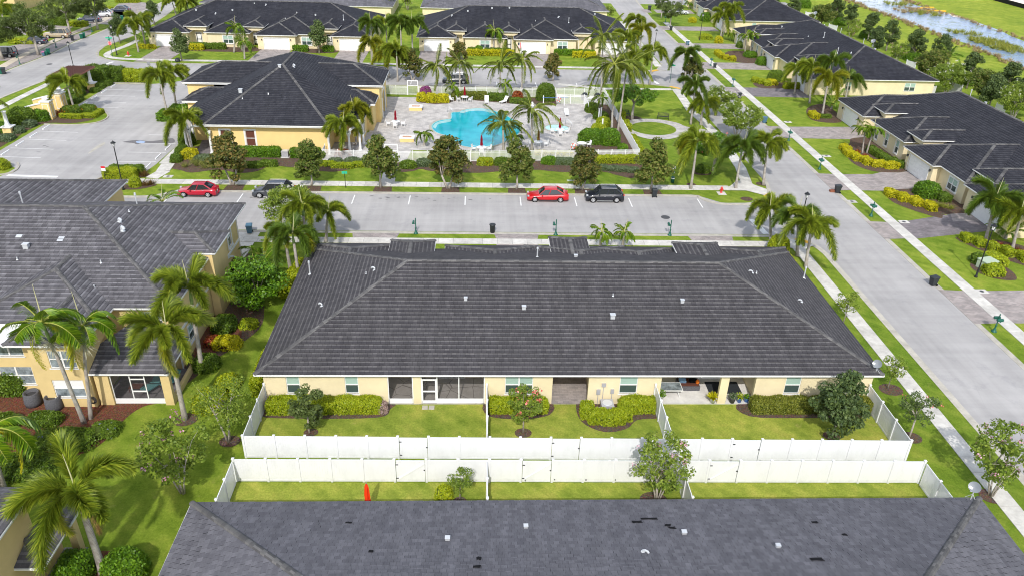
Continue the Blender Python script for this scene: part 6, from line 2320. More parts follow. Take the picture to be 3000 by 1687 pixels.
# street-north palms --------------------------------------------------------------
G6 = 'foxtail palms between the pool and the villas behind'
for k,(z,x,y,h,lb,s_,kd) in enumerate((
  (2,870,190,6.5,'foxtail palm left of the cluster between the two villas',1.15,'foxtail_dark'),(2,985,185,6.0,'foxtail palm second in the cluster between the two villas',1.15,'foxtail'),
  (2,1095,190,6.5,'foxtail palm third in the cluster between the two villas',1.2,'foxtail_dark'),(2,1180,185,6.5,'foxtail palm right of the cluster, before the second villa roof',1.2,'foxtail_dark'),
  (2,870,340,5.0,'foxtail palm low in the cluster behind the clubhouse ridge',1.15,'foxtail_yellow'),(2,1000,440,3.5,'bushy yellowing foxtail palm behind the clubhouse',1.2,'foxtail_yellow'),
  (3,945,165,6.0,'foxtail palm at the far side-road corner, uppermost',1.05,'foxtail'),(3,985,235,5.5,'foxtail palm at the side-road corner, second down',1.1,'foxtail_yellow'),
  (3,880,290,6,'foxtail palm left of the corner lamp post',1.1,'foxtail'),(3,940,440,5.0,'bushy foxtail palm behind the tall coconut palms',1.2,'foxtail'))):
 q = Z(z,x,y,h)
 palm(kd,q,(q.x,q.y,h),lb,n=9,scale=s_,group=G6,seed=80 + k)
palm_px('foxtail',(2,1075,622),(2,1065,390),'foxtail palm on the far kerb behind the clubhouse',n=10,scale=1.1,group=G6,seed=95)
palm_px('foxtail',(3,1043,645),(3,1070,400),'foxtail palm at the corner kerb by the painted stop bar',n=9,scale=1.05,group=G6,seed=96)
palm_px('foxtail_dark',(3,1308,655),(3,1325,420),'foxtail palm in the side-road verge above the white-flowering bush',n=9,scale=1.1,group=G6,seed=97)
G7 = 'foxtail palms in the park strip'
palm_px('foxtail_dark',(3,1355,945),(3,1390,660),'foxtail palm beside the park path, upper of two',n=9,scale=1.05,group=G7,seed=101)
palm_px('foxtail',(3,1430,950),(3,1450,800),'foxtail palm beside the park path, lower of two',n=9,scale=1.1,group=G7,seed=102)
palm_px('foxtail',(3,1355,1435),(3,1405,1085),'full foxtail palm on the verge, with a yellow seed cluster',n=11,scale=1.2,group=G7,yellow=1,seed=103)
palm_px('foxtail_dark',(3,1695,1430),(3,1745,1130),'foxtail palm next to the red hydrant',n=10,scale=1.2,group=G7,seed=104)
palm_px('foxtail',(3,1905,1405),(3,1935,1095),'foxtail palm on the corner kerb beside the side road',n=9,scale=1.05,group=G7,seed=105)
# palms at the side-road villas
G8 = 'palms before the side-road villas'
for k,(bz,tz,lb,kd,s_) in enumerate((
  ((4,200,715),(4,222,540),'foxtail palm left of the cluster by the driveway','foxtail',1.05),((4,315,785),(4,335,520),'foxtail palm second in the cluster by the driveway','foxtail',1.1),
  ((4,412,875),(4,455,610),'foxtail palm nearest in the cluster, pale fronds','foxtail_yellow',1.15),((4,590,740),(4,615,605),'foxtail palm right of the cluster in front of the end wall','foxtail_dark',1.05),
  ((16,1085,590),(16,1130,270),'foxtail palm on the lawn in front of the upper villa','foxtail',1.2),((16,1110,560),(16,1270,150),'foxtail palm behind the upper lawn palm','foxtail',1.2),
  ((8,1650,450),(8,1720,150),'foxtail palm over the garage at the right edge','foxtail_dark',1.2),((8,1850,530),(8,1915,260),'foxtail palm at the right edge by the yellow hedge','foxtail',1.15))):
 palm_px(kd,bz,tz,lb,n=9,scale=s_,group=G8,seed=110 + k)
q = Z(4,490,480,7)
palm('foxtail_dark',q,(q.x,q.y,7),'foxtail palm at the back of the cluster, over the roof',n=9,scale=1.1,group=G8,seed=119)
for k,(bz,tz,lb,s_) in enumerate((((4,715,1162),(4,735,985),'twin christmas palm by the windows, left stem',.9),((4,748,1162),(4,800,985),'twin christmas palm by the windows, right stem',.9),
          ((16,1452,850),(16,1470,545),'christmas palm at the upper villa garage, left of two',.95),((16,1525,820),(16,1580,545),'christmas palm at the upper villa garage, right of two',.95),
          ((16,1240,620),(16,1240,520),'low palm between the lawn palm and the garage',.8),((16,610,140),(16,610,60),'low palm by the parked silver car',.8))):
 palm_px('christmas',bz,tz,lb,n=10,scale=s_,group='christmas palms at the side-road villas',seed=121 + k,trunk_r=0.1)
q = Z(4,1345,545)
palm('areca',q,(q.x,q.y,2.6),'bright palm between the dark trees along the canal',n=12,scale=1.3,spear=False,seed=130)
# palms top left
G9 = 'palms around the north-west villa'
palm_px('foxtail',(1,1105,350),(1,1060,155),'foxtail palm at the corner of the north-west villa',n=10,scale=1.1,group=G9,yellow=1,seed=131)
q = Z(1,1010,195,5)
palm('foxtail',q,(q.x,q.y,5),'foxtail palm left behind the corner one',n=9,scale=1.05,group=G9,seed=132)
palm_px('foxtail',(1,1335,112),(1,1290,25),'foxtail palm above the north-west villa roof, left',n=9,scale=1.1,group=G9,seed=133)
q = Z(1,1420,30,5)
palm('foxtail',q,(q.x,q.y,5),'foxtail palm above the north-west villa roof, right',n=9,scale=1.1,group=G9,seed=134)
palm_px('christmas',(1,1775,400),(1,1785,215),'flat-topped palm in front of the window of the north-west villa',n=12,scale=1.15,group=G9,seed=135)
palm_px('christmas',(1,1855,450),(1,1850,325),'low palm below the flat-topped one',n=10,scale=1.0,group=G9,seed=136)
palm_px('christmas',(2,1800,400),(2,1808,245),'flat-topped palm at the middle entry of the villa north of the pool',n=13,scale=1.15,group=G9,seed=137)
palm_px('foxtail',(15,60,380),(15,20,130),'palm at the top left corner beside the townhouse',n=8,scale=1.1,group=G9,yellow=1,seed=138)
# larger trees ---------------------------------------------------------------------
GO = 'oaks lining the western road'
for k,(z,x,y,s_,lb) in enumerate(((15,585,835,1.12,'grey-barked oak with a bare forked limb by the green bins'),(15,1065,520,1.05,'oak behind the tan sport utility vehicle'),
          (15,1480,455,1.0,'oak leaning over the parked silver car'),(15,40,900,0.95,'oak cut by the left edge over the dark off-road vehicle'))):
 tree('oak',Z(z,x,y),lb,s_,GO)
for k,(z,x,y,kd,s_,lb) in enumerate(((15,1815,660,'oak_dark',1.0,'slender dark oak by the stop sign'),(15,2335,380,'oak_dark',.95,'dark young oak behind the villa garage roof'),
           (1,1380,465,'oak_dark',1.05,'dark oak with a black bag at its foot on the drive of the north-west villa'),(2,480,408,'oak_dark',1.1,'dark oak between two white garages'),
           (1,1840,400,'lace_tree',0.9,'fine-leaved tree behind the flat-topped palm'),(2,1190,612,'magnolia_brown',1.05,'dark magnolia on the far kerb behind the clubhouse'),
           (2,1545,520,'magnolia_brown',.95,'small brown-leaved magnolia on the north kerb'),(3,305,615,'magnolia_brown',.95,'small brown magnolia near the round green bush'),
           (16,640,1300,'magnolia_brown',1.0,'brown magnolia in the side-road verge'),(16,325,415,'oak',0.72,'round-headed tree on the upper verge above the black bin'),
           (16,190,280,'oak',0.62,'tree on the upper verge nearest the top edge'),(3,740,175,'young_tree',1.3,'young tree by the sidewalk at the top'),
           (3,1700,1050,'crape_white',1.08,'large round white-flowering crape myrtle beside the side road'),(3,1545,880,'crape_white',0.9,'white-flowering crape myrtle behind the park palms'),
           (3,910,905,'poinciana',0.95,'wide dark feathery tree in the park by the round lawn'),(3,1525,1300,'poinciana',0.92,'spreading tree with bare limbs between the two verge palms'),
           (4,690,1000,'young_tree',.6,'small shrub tree by the driveway'),(2,1000,110,'lace_tree',1.2,'pale tree in the gap between the two top villas'),
           (2,1150,80,'crape_pink',1.3,'pale pink-flowering tree in the gap between the top villas'),(3,610,130,'lace_tree',.8,'small tan tree behind the roof of the second villa'),
           (16,1950,60,'oak_dark',0.8,'dark tree behind the top right roofs'))):
 c_ = 'crape myrtle' if 'crape' in kd else 'tree'
 tree(kd,Z(z,x,y),lb,s_,cat=c_)
GC = 'trees along the canal behind the side-road villas'
names = ['canal_tree','canal_magnolia','crape_pink','canal_tree','oak_dark']
desc = {'canal_tree': 'dark pointed tree','canal_magnolia': 'broad glossy tree','crape_pink': 'pink-flecked crape myrtle','oak_dark': 'small dark oak','crape_white': 'white-flowering crape myrtle'}
spots = ((40,60,'oak_dark',5,'at the top edge, leftmost'),(190,60,'canal_tree',5,'beside the lime bush at the top'),(420,110,'canal_magnolia',4.5,'above the white fence scrap at the top'),
   (530,60,'canal_tree',5,'at the top edge of the canal row'),(630,120,'canal_tree',4.5,'behind the upper roof ridge'),(640,225,'crape_pink',3.5,'above the first ridge vents'),
   (785,190,'canal_tree',4.5,'third from the top along the ridge'),(815,330,'oak_dark',3.5,'close behind the ridge dish'),(925,270,'canal_tree',4.2,'midway down the ridge'),
   (990,395,'crape_pink',3.5,'below the middle of the ridge'),(1130,335,'canal_tree',4.2,'standing clear against the mown bank'),(1240,520,'canal_magnolia',3,'behind the white fence piece'),
   (1310,400,'canal_tree',3.6,'left of the bright palm'),(1370,625,'crape_white',3,'at the end wall of the near villa'),(1545,540,'canal_tree',4,'right of the bright palm'),
   (1650,660,'canal_magnolia',4,'behind the nearest roof corner'),(1700,740,'oak_dark',3,'low against the nearest roof'),(1835,620,'canal_tree',4,'second from the right edge'),
   (1890,800,'crape_white',3,'at the right edge behind the roof'),(1960,700,'canal_tree',3.5,'cut by the right edge'))
for x,y,kd,h,lb in spots:
 q = Z(4,x,y,h * 0.8)
 tree(kd,q,desc[kd] + ' ' + lb,1.15,GC,cat='crape myrtle' if 'crape' in kd else 'tree')
# clipped hedges -----------------------------------------------------------------------
HG = 'hedges against the rear wall of the long villa'
shrub_obj('hedge','bright lime hedge at the left end of the villa rear wall','hedge',line_row([(-14.6,44.25),(-11.9,44.3)],0.55,1.05),'hedge_lime',0.055,420,1,HG)
shrub_obj('hedge','long green and yellow hedge under the second rear window','hedge',line_row([(-11.7,44.3),(-6.9,44.35)],0.55,1.0),'hedge_lime',0.05,420,2,HG)
shrub_obj('hedge','lime hedge behind the coral crape myrtle','hedge',line_row([(1.0,44.3),(4.9,44.3)],0.5,1.0),'hedge_lime',0.05,420,3,HG)
shrub_obj('hedge','curved lime hedge wrapping the air conditioner','hedge',line_row([(7.7,44.2),(8.0,43.3),(9.0,42.85),(10.3,43.1),(10.7,44.0)],0.5,0.92,0.6),'hedge_lime',0.05,420,4,HG)
shrub_obj('hedge','lime hedge right of the air conditioner, up to the yard fence','hedge',line_row([(10.4,44.35),(12.7,44.35)],0.55,1.0),'hedge_lime',0.05,420,5,HG)
shrub_obj('hedge','dark green hedge with yellow tips under the right rear windows','hedge',line_row([(20.0,44.3),(28.5,44.3)],0.55,1.0),'hedge_olive',0.05,400,6,HG)
shrub_obj('shrub','rose-grey shrub at the end of the left hedge','shrub',[(-6.7,44.2,.4,.4,.8)],'bloom_dusty' if 'bloom_dusty' in MATS else 'croton_red',0.05,300,7)
shrub_obj('shrub','lime shrub beside the small tree in the lower yard','shrub',[(-2.0,35.4,.55,.45,1.15)],'hedge_lime',0.055,360,8)
shrub_obj('hedge','hedge between townhouse lawn and long villa, upper end','hedge',line_row([(-17.0,60.2),(-16.3,65)],0.55,1.6),'hedge_lime',0.07,200,9)
shrub_obj('hedge','narrow hedge against the left end wall of the long villa','hedge',line_row([(-15.9,46),(-15.9,50)],0.45,1.5),'hedge_lime',0.06,260,10)
shrub_obj('hedge','yellow hedge along the right hip of the long villa','hedge',line_row([(30.6,66.2),(30.7,69.6)],0.45,1.0),'hedge_yellow',0.06,260,11)
shrub_obj('shrub','green shrub under the corner palms','shrub',[(30.6,69.9,1.0,1.1,1.9)],'hedge_lime',0.07,220,12)
# townhouse side
shrub_obj('shrub','yellow-green shrub on the red mulch beside the townhouse','shrub',[(-19.9,52.6,1.2,.8,.8)],'hedge_yellow',0.07,150,20,core=False)
shrub_obj('shrub','dark green shrub below the yellow one on the red mulch','shrub',[(-20.6,49.6,1.0,.9,1.0)],'hedge_green',0.07,240,21)
shrub_obj('shrub','light green shrub right of the lawn palm','shrub',[(-18.9,44.9,1.2,1.2,1.1),(-18.3,46.9,.9,1.2,.9)],'hedge_lime',0.08,130,22,core=False)
shrub_obj('shrub','dark trailing shrub with violet flowers on the red mulch','shrub',[(-27.2,40.9,2.3,1.2,.7),(-25.0,42.0,1.0,.9,.55)],'hedge_green',0.06,200,23,None,'bloom_blue',16)
shrub_obj('shrub','clipped green shrub before the round planters','shrub',[(-29.5,43.0,1.2,.7,.75)],'hedge_green',0.06,260,24)
shrub_obj('shrub','white-flecked shrub left of the round planters','shrub',[(-32.2,42.6,1.2,.9,.8)],'hedge_green',0.06,240,25,None,'bloom_white',12)
shrub_obj('shrub','bright fine-leaved bush at the foot of the big palm, right side','shrub',[(-18.9,29.9,1.15,1.1,1.5)],'leaf_bright',0.07,220,26)
shrub_obj('shrub','bright bush at the foot of the big palm, left side','shrub',[(-21.6,30.0,1.0,1.1,1.3)],'leaf_bright',0.07,220,27)
shrub_obj('shrub','large dark shrub against the townhouse at the left edge','shrub',[(-33.6,46.6,1.6,.8,1.8)],'hedge_green',0.07,170,28)
shrub_obj('shrub','dark ground shrub below the left edge palm','shrub',[(-28.5,38.3,2.2,1.3,.7)],'hedge_green',0.07,150,29)
for i,(x,y,rx,ry,h,mm,lb) in enumerate(((-20.9,55.3,1.0,1.2,1.0,'hedge_green','green shrub on the mulch below the big round bush'),(-18.9,63.0,1.2,1.3,1.3,'leaf_bright','bright shrub above the big round bush'),
            (-20.9,60.8,.9,1.1,1.4,'hedge_green','dark shrub against the townhouse arch'),(-17.4,61.9,.9,1.2,.9,'hedge_lime','lime shrub at the left roof edge of the long villa'),
            (-19.0,55.6,.8,.7,.6,'hedge_lime','low lime shrub at the lawn edge beside the townhouse'),(-21.2,52.9,.6,.7,.6,'croton_red','low dark red plant beside the townhouse wall'))):
 shrub_obj('shrub',lb,'shrub',[(x,y,rx,ry,h)],mm,.075,140,260 + i,'shrubs between the townhouse and the long villa')
# parking and entry
HP = 'hedges around the parking lot'
shrub_obj('hedge','dark clipped hedge, back row on the parking island','hedge',line_row([(-44.3,90.3),(-40.5,90.4)],0.45,1.05),'hedge_green',0.06,240,31,HP)
shrub_obj('hedge','yellow-green clipped hedge, front row on the parking island','hedge',line_row([(-44.4,88.8),(-41.0,89.2)],0.7,1.15),'hedge_lime',0.06,240,32,HP)
shrub_obj('shrub','lime shrub at the foot of the parking lot lamp','shrub',[(-40.0,86.4,.65,.6,1.1)],'hedge_lime',0.06,240,33)
tuft('shrub','brown twiggy shrub next to the lime shrub by the lamp','shrub',[(-38.9,86.6),(-38.4,86.9),(-40.4,89.9),(-40.2,89.5)],'leaf_frond_dead',0.9,90,w_=0.025)
shrub_obj('hedge','tall hedge along the north side of the parking lot','hedge',line_row([(-66,134.6),(-61,134.4),(-56.2,133.6)],1.1,1.9,1.2),'hedge_lime',0.09,110,34,HP)
shrub_obj('hedge','dark tall shrubbery behind the pergola','hedge',[(-63.6,132.4,2.0,1.7,2.7),(-61.2,133.8,1.5,1.2,2.3)],'hedge_green',0.10,90,35,HP)
for i,(b_,lb) in enumerate((((-62.2,129.2,1.0,.9,.8),'middle'),((-61.9,131.2,1.0,1.0,.9),'far side'),((-61.9,127.0,.8,.8,.6),'near side'))):
 shrub_obj('shrub','low dark shrub at the pergola pedestal, ' + lb,'shrub',[b_],'hedge_green',0.08,120,255 + i)
for i,(b_,lb) in enumerate((((-64.8,128.4,1.2,2.0,1.4),'far end'),((-63.8,124,1.3,2.2,1.3),'middle'),((-62.4,121.0,1.0,1.8,1.0),'near end by the entry pier'))):
 shrub_obj('shrub','dark shrub under the pergola, ' + lb,'shrub',[b_],'hedge_green',0.09,90,250 + i)
shrub_obj('shrub','orange-flowering shrub bed at the tip of the entry island','shrub',[(-60.0,114.8,1.6,1.0,1.1),(-58.0,115.6,1.3,1.0,1.1)],'hedge_green',0.08,130,38,None,'bloom_orange',26,blossom=.07)
shrub_obj('hedge','low curved clipped hedge around the entry island','hedge',line_row([(-60.5,112.6),(-57.6,112.2),(-55.8,113.4),(-56.2,115.6)],0.4,0.65),'hedge_lime',0.06,160,39,HP)
shrub_obj('shrub','large dark green bush left of the entry wall','shrub',[(-64.6,109.8,1.8,1.6,2.1)],'hedge_green',0.10,100,40)
shrub_obj('shrub','bright lime bush against the entry wall','shrub',[(-62.7,111.3,1.2,.9,1.5)],'leaf_bright',0.09,120,41)
for i,(b_,lb) in enumerate((((-62.9,108.4,.9,.9,.9),'nearest the entry piers'),((-63.2,105.6,1.0,.8,.8),'beside the white pedestal column'),((-63.0,102.4,1.0,1.2,.7),'third from the entry piers'),((-63.8,99.2,1.0,1.2,.8),'cut by the left picture edge'))):
 shrub_obj('shrub','low grey-green shrub at the parking lot edge, ' + lb,'shrub',[b_],'sage_blue',0.08,120,240 + i,'low grey-green shrubs at the parking lot edge')
shrub_obj('shrub','green bush beside the white pedestal at the left edge','shrub',[(-65.4,105.8,1.1,1.0,1.3)],'leaf_bright',0.09,110,43)
shrub_obj('shrub','lime bush at the lower left corner of the parking lot','shrub',[(-58.6,91.6,1.6,1.0,1.2)],'hedge_lime',0.07,160,44)
# clubhouse front bed
HC = 'planting in front of the clubhouse'
shrub_obj('shrub','round green hedge at the clubhouse path corner','shrub',[(-38.4,97.6,.7,1.4,1.1),(-38.2,95.0,.75,.8,.9)],'hedge_green',0.07,160,51,HC)
shrub_obj('shrub','golden yellow shrub below the porch palm','shrub',[(-36.9,96.4,1.1,.9,1.2)],'hedge_yellow',0.07,170,52,HC)
tuft('grass_clump','pale striped grasses at the clubhouse corner bed','grass clump',[(-36.4 + i * 0.62,92.9 + 0.5 * math.sin(i) + (0.9 if i % 2 else 0)) for i in range(12)],'grass_clump',0.95,90,HC)
shrub_obj('shrub','blue-flowered shrub behind the striped grasses','shrub',[(-34.6,95.3,1.6,.7,.8),(-32.0,95.4,1.2,.7,.8)],'sage_blue',0.07,130,53,HC,'bloom_blue',20)
shrub_obj('hedge','bright hedge along the clubhouse wall beside the air conditioner','hedge',line_row([(-32.2,97.3),(-25.8,97.4)],0.65,1.15),'leaf_bright',0.08,170,54,HC)
shrub_obj('hedge','bright hedge right of the clubhouse air conditioner','hedge',line_row([(-24.2,97.2),(-20.6,97.3)],0.65,1.1),'leaf_bright',0.08,170,55,HC)
shrub_obj('hedge','low wavy hedge behind the first magnolia','hedge',line_row([(-29.6,93.0),(-27.2,93.2),(-25.4,94.3)],0.5,0.7),'hedge_green',0.07,150,56,HC)
shrub_obj('hedge','low curved clipped hedge left of the pool gate','hedge',line_row([(-19.9,94.6),(-18.4,93.5),(-15.8,93.4),(-13.9,94.4)],0.45,0.6),'hedge_lime',0.06,180,57,HC)
shrub_obj('shrub','dusky violet shrub inside the low curved hedge','shrub',[(-18.2,95.0,1.0,.6,.7),(-16.0,95.0,1.2,.6,.8)],'sage_blue',0.07,150,58,HC,'bloom_blue',10)
shrub_obj('hedge','green hedge under the tall coconut pair','hedge',[(-45.6,112.8,1.0,1.5,1.2),(-44.6,115.6,1.3,1.2,1.2)],'leaf_bright',0.08,130,59,HC)
shrub_obj('shrub','dark bush behind the porch palm','shrub',[(-38.9,101.3,1.0,1.1,1.9)],'hedge_green',0.08,140,60,HC)
shrub_obj('shrub','dark red shrubs behind the pickets at the right porch','shrub',[(-17.7,97.5,1.1,.5,1.0)],'croton_red',0.08,110,61,HC)
# pool fence front bed
HF = 'planting along the pool fence'
seq = [(-8.9,93.8,'hedge_green'),(-6.9,94.6,'sage_blue'),(-4.6,95.3,'hedge_green'),(0.9,95.3,'hedge_lime'),(3.0,95.4,'hedge_green'),(5.2,95.0,'leaf_bright'),(9.2,96.0,'leaf_bright')]
ds = ['lowest bush right of the gate path','grey-green bush by the gate path','bush behind the brownish magnolia','yellow-flecked bush right of the brownish magnolia','dark bush under the pool umbrella','bright bush left of the third magnolia','bright bush under the fence middle']
for i,(x,y,mm) in enumerate(seq):
 shrub_obj('shrub',ds[i],'shrub',[(x,y,1.1,.7,.9)],mm,0.075,150,70 + i,HF,'bloom_orange' if i in (2,3) else None,8)
shrub_obj('shrub','dark violet-grey shrub bed by the fence middle','shrub',[(11.2,95.9,1.6,.7,.8)],'sage_blue',0.07,150,78,HF)
shrub_obj('hedge','clipped green hedge along the right half of the pool fence','hedge',line_row([(13.6,96.4),(21.8,96.9)],0.55,0.95),'hedge_lime',0.065,170,79,HF)
shrub_obj('hedge','low blue-green juniper band below the clipped hedge','hedge',line_row([(13.9,94.4),(16.5,93.9),(20.4,93.2)],0.6,0.5),'sage_blue',0.065,200,80,HF)
shrub_obj('hedge','lime hedge outside the east pool fence','hedge',line_row([(22.0,99),(21.9,106)],0.45,0.9),'hedge_lime',0.065,150,81,HF)
shrub_obj('hedge','lime hedge outside the east fence, by the round lawn','hedge',[(21.9,111.5,.6,1.8,1.0),(22.0,117,.6,1.0,1.1)],'hedge_lime',0.07,130,82,HF)
# inside the pool court
HI = 'planting inside the pool fence'
shrub_obj('shrub','bright yellow shrubs by the pool gate','shrub',[(-9.3,125.2,.8,1.2,1.2),(-7.6,124.5,1.0,1.1,1.3),(-5.8,124.6,1.1,1.0,1.2)],'hedge_yellow',0.085,120,85,HI)
shrub_obj('shrub','magenta bougainvillea behind the yellow shrubs','shrub',[(-8.7,126.4,1.0,.7,1.9)],'bloom_purple',0.085,130,86,HI)
shrub_obj('hedge','olive hedge behind the white pool chairs','hedge',line_row([(-4.3,126.4),(1.2,126.6)],0.7,1.1),'hedge_olive',0.08,120,87,HI)
shrub_obj('hedge','olive hedge behind the loungers, right part','hedge',line_row([(1.6,126.0),(4.6,125.6)],0.7,1.1),'hedge_green',0.08,120,88,HI)
shrub_obj('hedge','low green hedge in front of the north palms','hedge',line_row([(5.2,124.6),(8.0,123.9)],0.6,0.8),'hedge_green',0.08,120,89,HI)
shrub_obj('shrub','large clipped round bush at the pool enclosure','shrub',[(11.0,126.7,1.55,1.35,2.6)],'hedge_green',0.085,150,90,HI)
shrub_obj('shrub','red cordyline tuft between the palms','shrub',[(6.4,127.2,.9,.4,1.2)],'croton_red',0.09,90,91,HI,core=False)
for i,(x,y,rx,ry,h,mm,lb) in enumerate(((17.9,120.3,1.1,1.2,1.3,'hedge_green','round green bush beside the grill enclosure'),(18.8,116.6,1.2,1.2,1.0,'hedge_green','low green bush by the pool shower posts'),
            (18.6,112.4,1.1,1.4,1.3,'hedge_lime','lime bush at the foot of the tall coconut palms'),(17.5,109.2,1.2,1.3,1.3,'hedge_lime','lime bush below the coconut palms'),
            (16.0,105.2,2.0,1.6,1.7,'leaf_bright','big bright mounded bush at the corner of the pool deck'),(18.4,104.6,1.4,1.5,2.0,'leaf_bright','tall bright bush against the east fence'),
            (19.8,101.6,.7,.8,.9,'leaf_bright','small bright bush in the fence corner'))):
 shrub_obj('shrub',lb,'shrub',[(x,y,rx,ry,h)],mm,0.085,130,92 + i,HI)
shrub_obj('hedge','yellow low hedge just inside the pool fence','hedge',line_row([(7.6,99.4),(12.6,99.2)],0.45,0.5),'hedge_yellow',0.07,150,99,HI)
# villas north
HN = 'shrubs before the villas north of the pool'
for i,(x0,x1,y,mm,lb) in enumerate(((-2.2,0.6,160.6,'hedge_green','dark shrub under the first window of the villa north of the pool'),(-2.5,6.8,158.9,'hedge_yellow','long yellow hedge before the middle entry'),
           (1.2,6.2,160.4,'hedge_green','green hedge behind the long yellow one'),(15.4,23.4,160.6,'leaf_bright','green hedge under the window beside the flagged garage'),(19.0,23.4,158.9,'hedge_yellow','yellow hedge before the right entry'),
           (-57.2,-50.5,160.0,'hedge_green','green hedge under the first window of the north-west villa'),(-57.0,-54.5,158.8,'hedge_yellow','yellow shrub at the first window of the north-west villa'),
           (-36.9,-34.2,159.4,'leaf_bright','green hedge beside the middle garage of the north-west villa'),(-31.0,-29.2,159.6,'leaf_bright','green hedge left of the last garage of the north-west villa'))):
 shrub_obj('hedge',lb,'hedge',line_row([(x0,y),(x1,y)],0.6,1.1,1.2),mm,0.10,80,140 + i,HN)
q = Z(15,2180,740)
shrub_obj('shrub','yellow hedge at the corner palm of the north-west villa','shrub',line_row([(q.x - 1.6,q.y + .6),(q.x + 2.2,q.y)],0.6,.8),'hedge_yellow',0.09,110,150,HN)
shrub_obj('shrub','round green bush under the first window','shrub',[(0.0,159.9,.9,.8,1.6)],'leaf_bright',0.10,90,151,HN)
# side-road villas
HR = 'shrubs before the side-road villas'
for i,(pts,wd,h,mm,lb) in enumerate((
  ([(51.6,103.6),(51.0,100),(52.6,96.9),(55.6,95.6)],.55,.8,'hedge_yellow','curved yellow hedge below the twin christmas palm'),([(57.0,95.9),(55.4,98),(55.0,103)],.6,.8,'hedge_green','dark green hedge under the three windows'),
  ([(49.6,86.8),(51.4,84.2),(53.4,81.4)],.55,.8,'hedge_yellow','curved yellow hedge before the lower window of the large right villa'),([(56.4,84.2),(54.6,86.6)],.7,.9,'hedge_green','dark hedge right of the round bush'),
  ([(52.0,74.0),(54.4,70.8),(57.4,67.2)],.5,.8,'hedge_lime','long lime hedge at the right edge below the garage'),([(50.4,141.8),(52.6,138.4)],.6,.8,'hedge_lime','curved lime hedge below the palm cluster'),
  ([(49.8,164.5),(49.9,160),(52.0,157.8)],.55,.9,'hedge_yellow','curved yellow hedge at the upper villa'),([(54.6,136.9),(64,136.9),(78,137.3)],.6,1.0,'hedge_lime','clipped hedge along the end wall of the second villa'),
  ([(52.6,120.2),(53.8,117.9)],.6,.8,'hedge_yellow','yellow shrub at the garage corner of the large right villa'),([(54.2,119.2),(55.8,118.6)],.5,.5,'hedge_green','low green shrub right of the yellow one'))):
 shrub_obj('hedge',lb,'hedge',line_row(pts,wd,h),mm,0.075,150,160 + i,HR)
for i,(z,x,y,rx,h,mm,lb) in enumerate(((8,1200,110,1.5,1.6,'leaf_bright','round bright bush before the garage of the large right villa'),(4,60,610,1.5,1.7,'hedge_green','round dark bush by the second villa entry'),
            (4,20,640,1.2,.8,'hedge_yellow','yellow shrub by the round dark bush'),(16,1720,980,1.3,1.5,'leaf_bright','rounded bush at the foot of the second villa wall'),
            (16,860,590,1.5,1.0,'hedge_lime','lime shrub at the lamp post on the lawn'),(16,1055,650,.9,1.4,'hedge_yellow','yellow shrub at the lawn palm'),
            (16,660,340,1.0,1.1,'hedge_yellow','yellow shrub on the upper lawn'),(16,860,320,1.4,2.0,'leaf_bright','tall bright bush on the upper lawn'),
            (16,1420,720,1.4,1.2,'hedge_green','dark bush between the christmas palms and the wall'),(16,1540,860,1.5,1.0,'leaf_bright','bright low bush below the christmas palms'),
            (8,1700,700,1.0,.9,'hedge_lime','lime round bush beside the utility box'),(8,1700,620,1.3,.9,'hedge_lime','lime hedge behind the utility box'),(8,1600,620,.9,.9,'hedge_green','darker bush left of the utility box'),
            (4,430,340,1.4,1.5,'leaf_bright','lime bush behind the fence by the canal'),(4,270,60,1.8,2.2,'leaf_bright','lime bush at the top of the canal row'),(4,545,190,1.6,1.8,'leaf_bright','lime bush above the ridge'),
            (4,740,290,1.5,1.6,'leaf_bright','lime bush behind the ridge middle'),(4,1090,460,1.7,1.6,'leaf_bright','lime bush near the end of the ridge'),(4,1520,640,1.4,1.4,'leaf_bright','lime bush by the nearest roof corner'))):
 q = Z(z,x,y)
 shrub_obj('shrub',lb,'shrub',[(q.x,q.y,rx,rx,h)],mm,0.09,110,180 + i,HR)
tuft('grass_clump','pale cream grasses before the lower window','grass clump',[(53.4 + .5 * i,83.6 - .35 * i) for i in range(5)],'reed_green',0.8,90,HR)
tuft('shrub','coppery plants at the foot of the twin christmas palm','shrub',[(52.6 + .4 * (i % 3),98.6 + .9 * i) for i in range(5)],'croton_red',0.5,70,HR,0.05)
tuft('shrub','dark red plants behind the lime hedge at the right edge','shrub',[(55.2 + .7 * i,72.2 - .7 * i) for i in range(5)],'croton_red',0.6,80,HR,0.05)
tuft('shrub','dark red plants by the entry wall columns','shrub',[(-60.9,114.9),(-60.7,116.0),(-61.2,113.6)],'croton_red',1.1,90,None,0.06)
# west side shrubs
for i,(x,y,r_,h,mm,lb) in enumerate(((600,560,2.2,1.0,'hedge_lime','lime hedge between the driveways by the tan vehicle'),(360,660,2.6,.9,'hedge_lime','long lime hedge by the first driveway'),(1190,400,2.0,1.0,'hedge_lime','lime hedge behind the oak'),
           (900,380,2.0,1.8,'hedge_green','dark shrub below the oaks'),(1930,40,3.0,.9,'hedge_lime','lime hedge at the top edge'),(1610,170,1.6,.9,'hedge_lime','lime shrub above the silver car'),(190,230,2.6,2.2,'hedge_green','dark round topiary before the townhouse'))):
 q = Z(15,x,y)
 shrub_obj('hedge',lb,'hedge',[(q.x,q.y,r_,1.0,h)],mm,0.11,70,210 + i,'shrubs across the western road')
q = Z(15,2190,640)
palm('areca',q,(q.x,q.y,.6),'dark palm clump at the foot of the corner foxtail palm',n=14,scale=1.2,spear=False,seed=222)
q = Z(4,480,830)
palm('areca',q,(q.x,q.y,.6),'feathery palm clump right of the palm cluster',n=14,scale=1.2,spear=False,seed=223)
q = Z(8,1800,440)
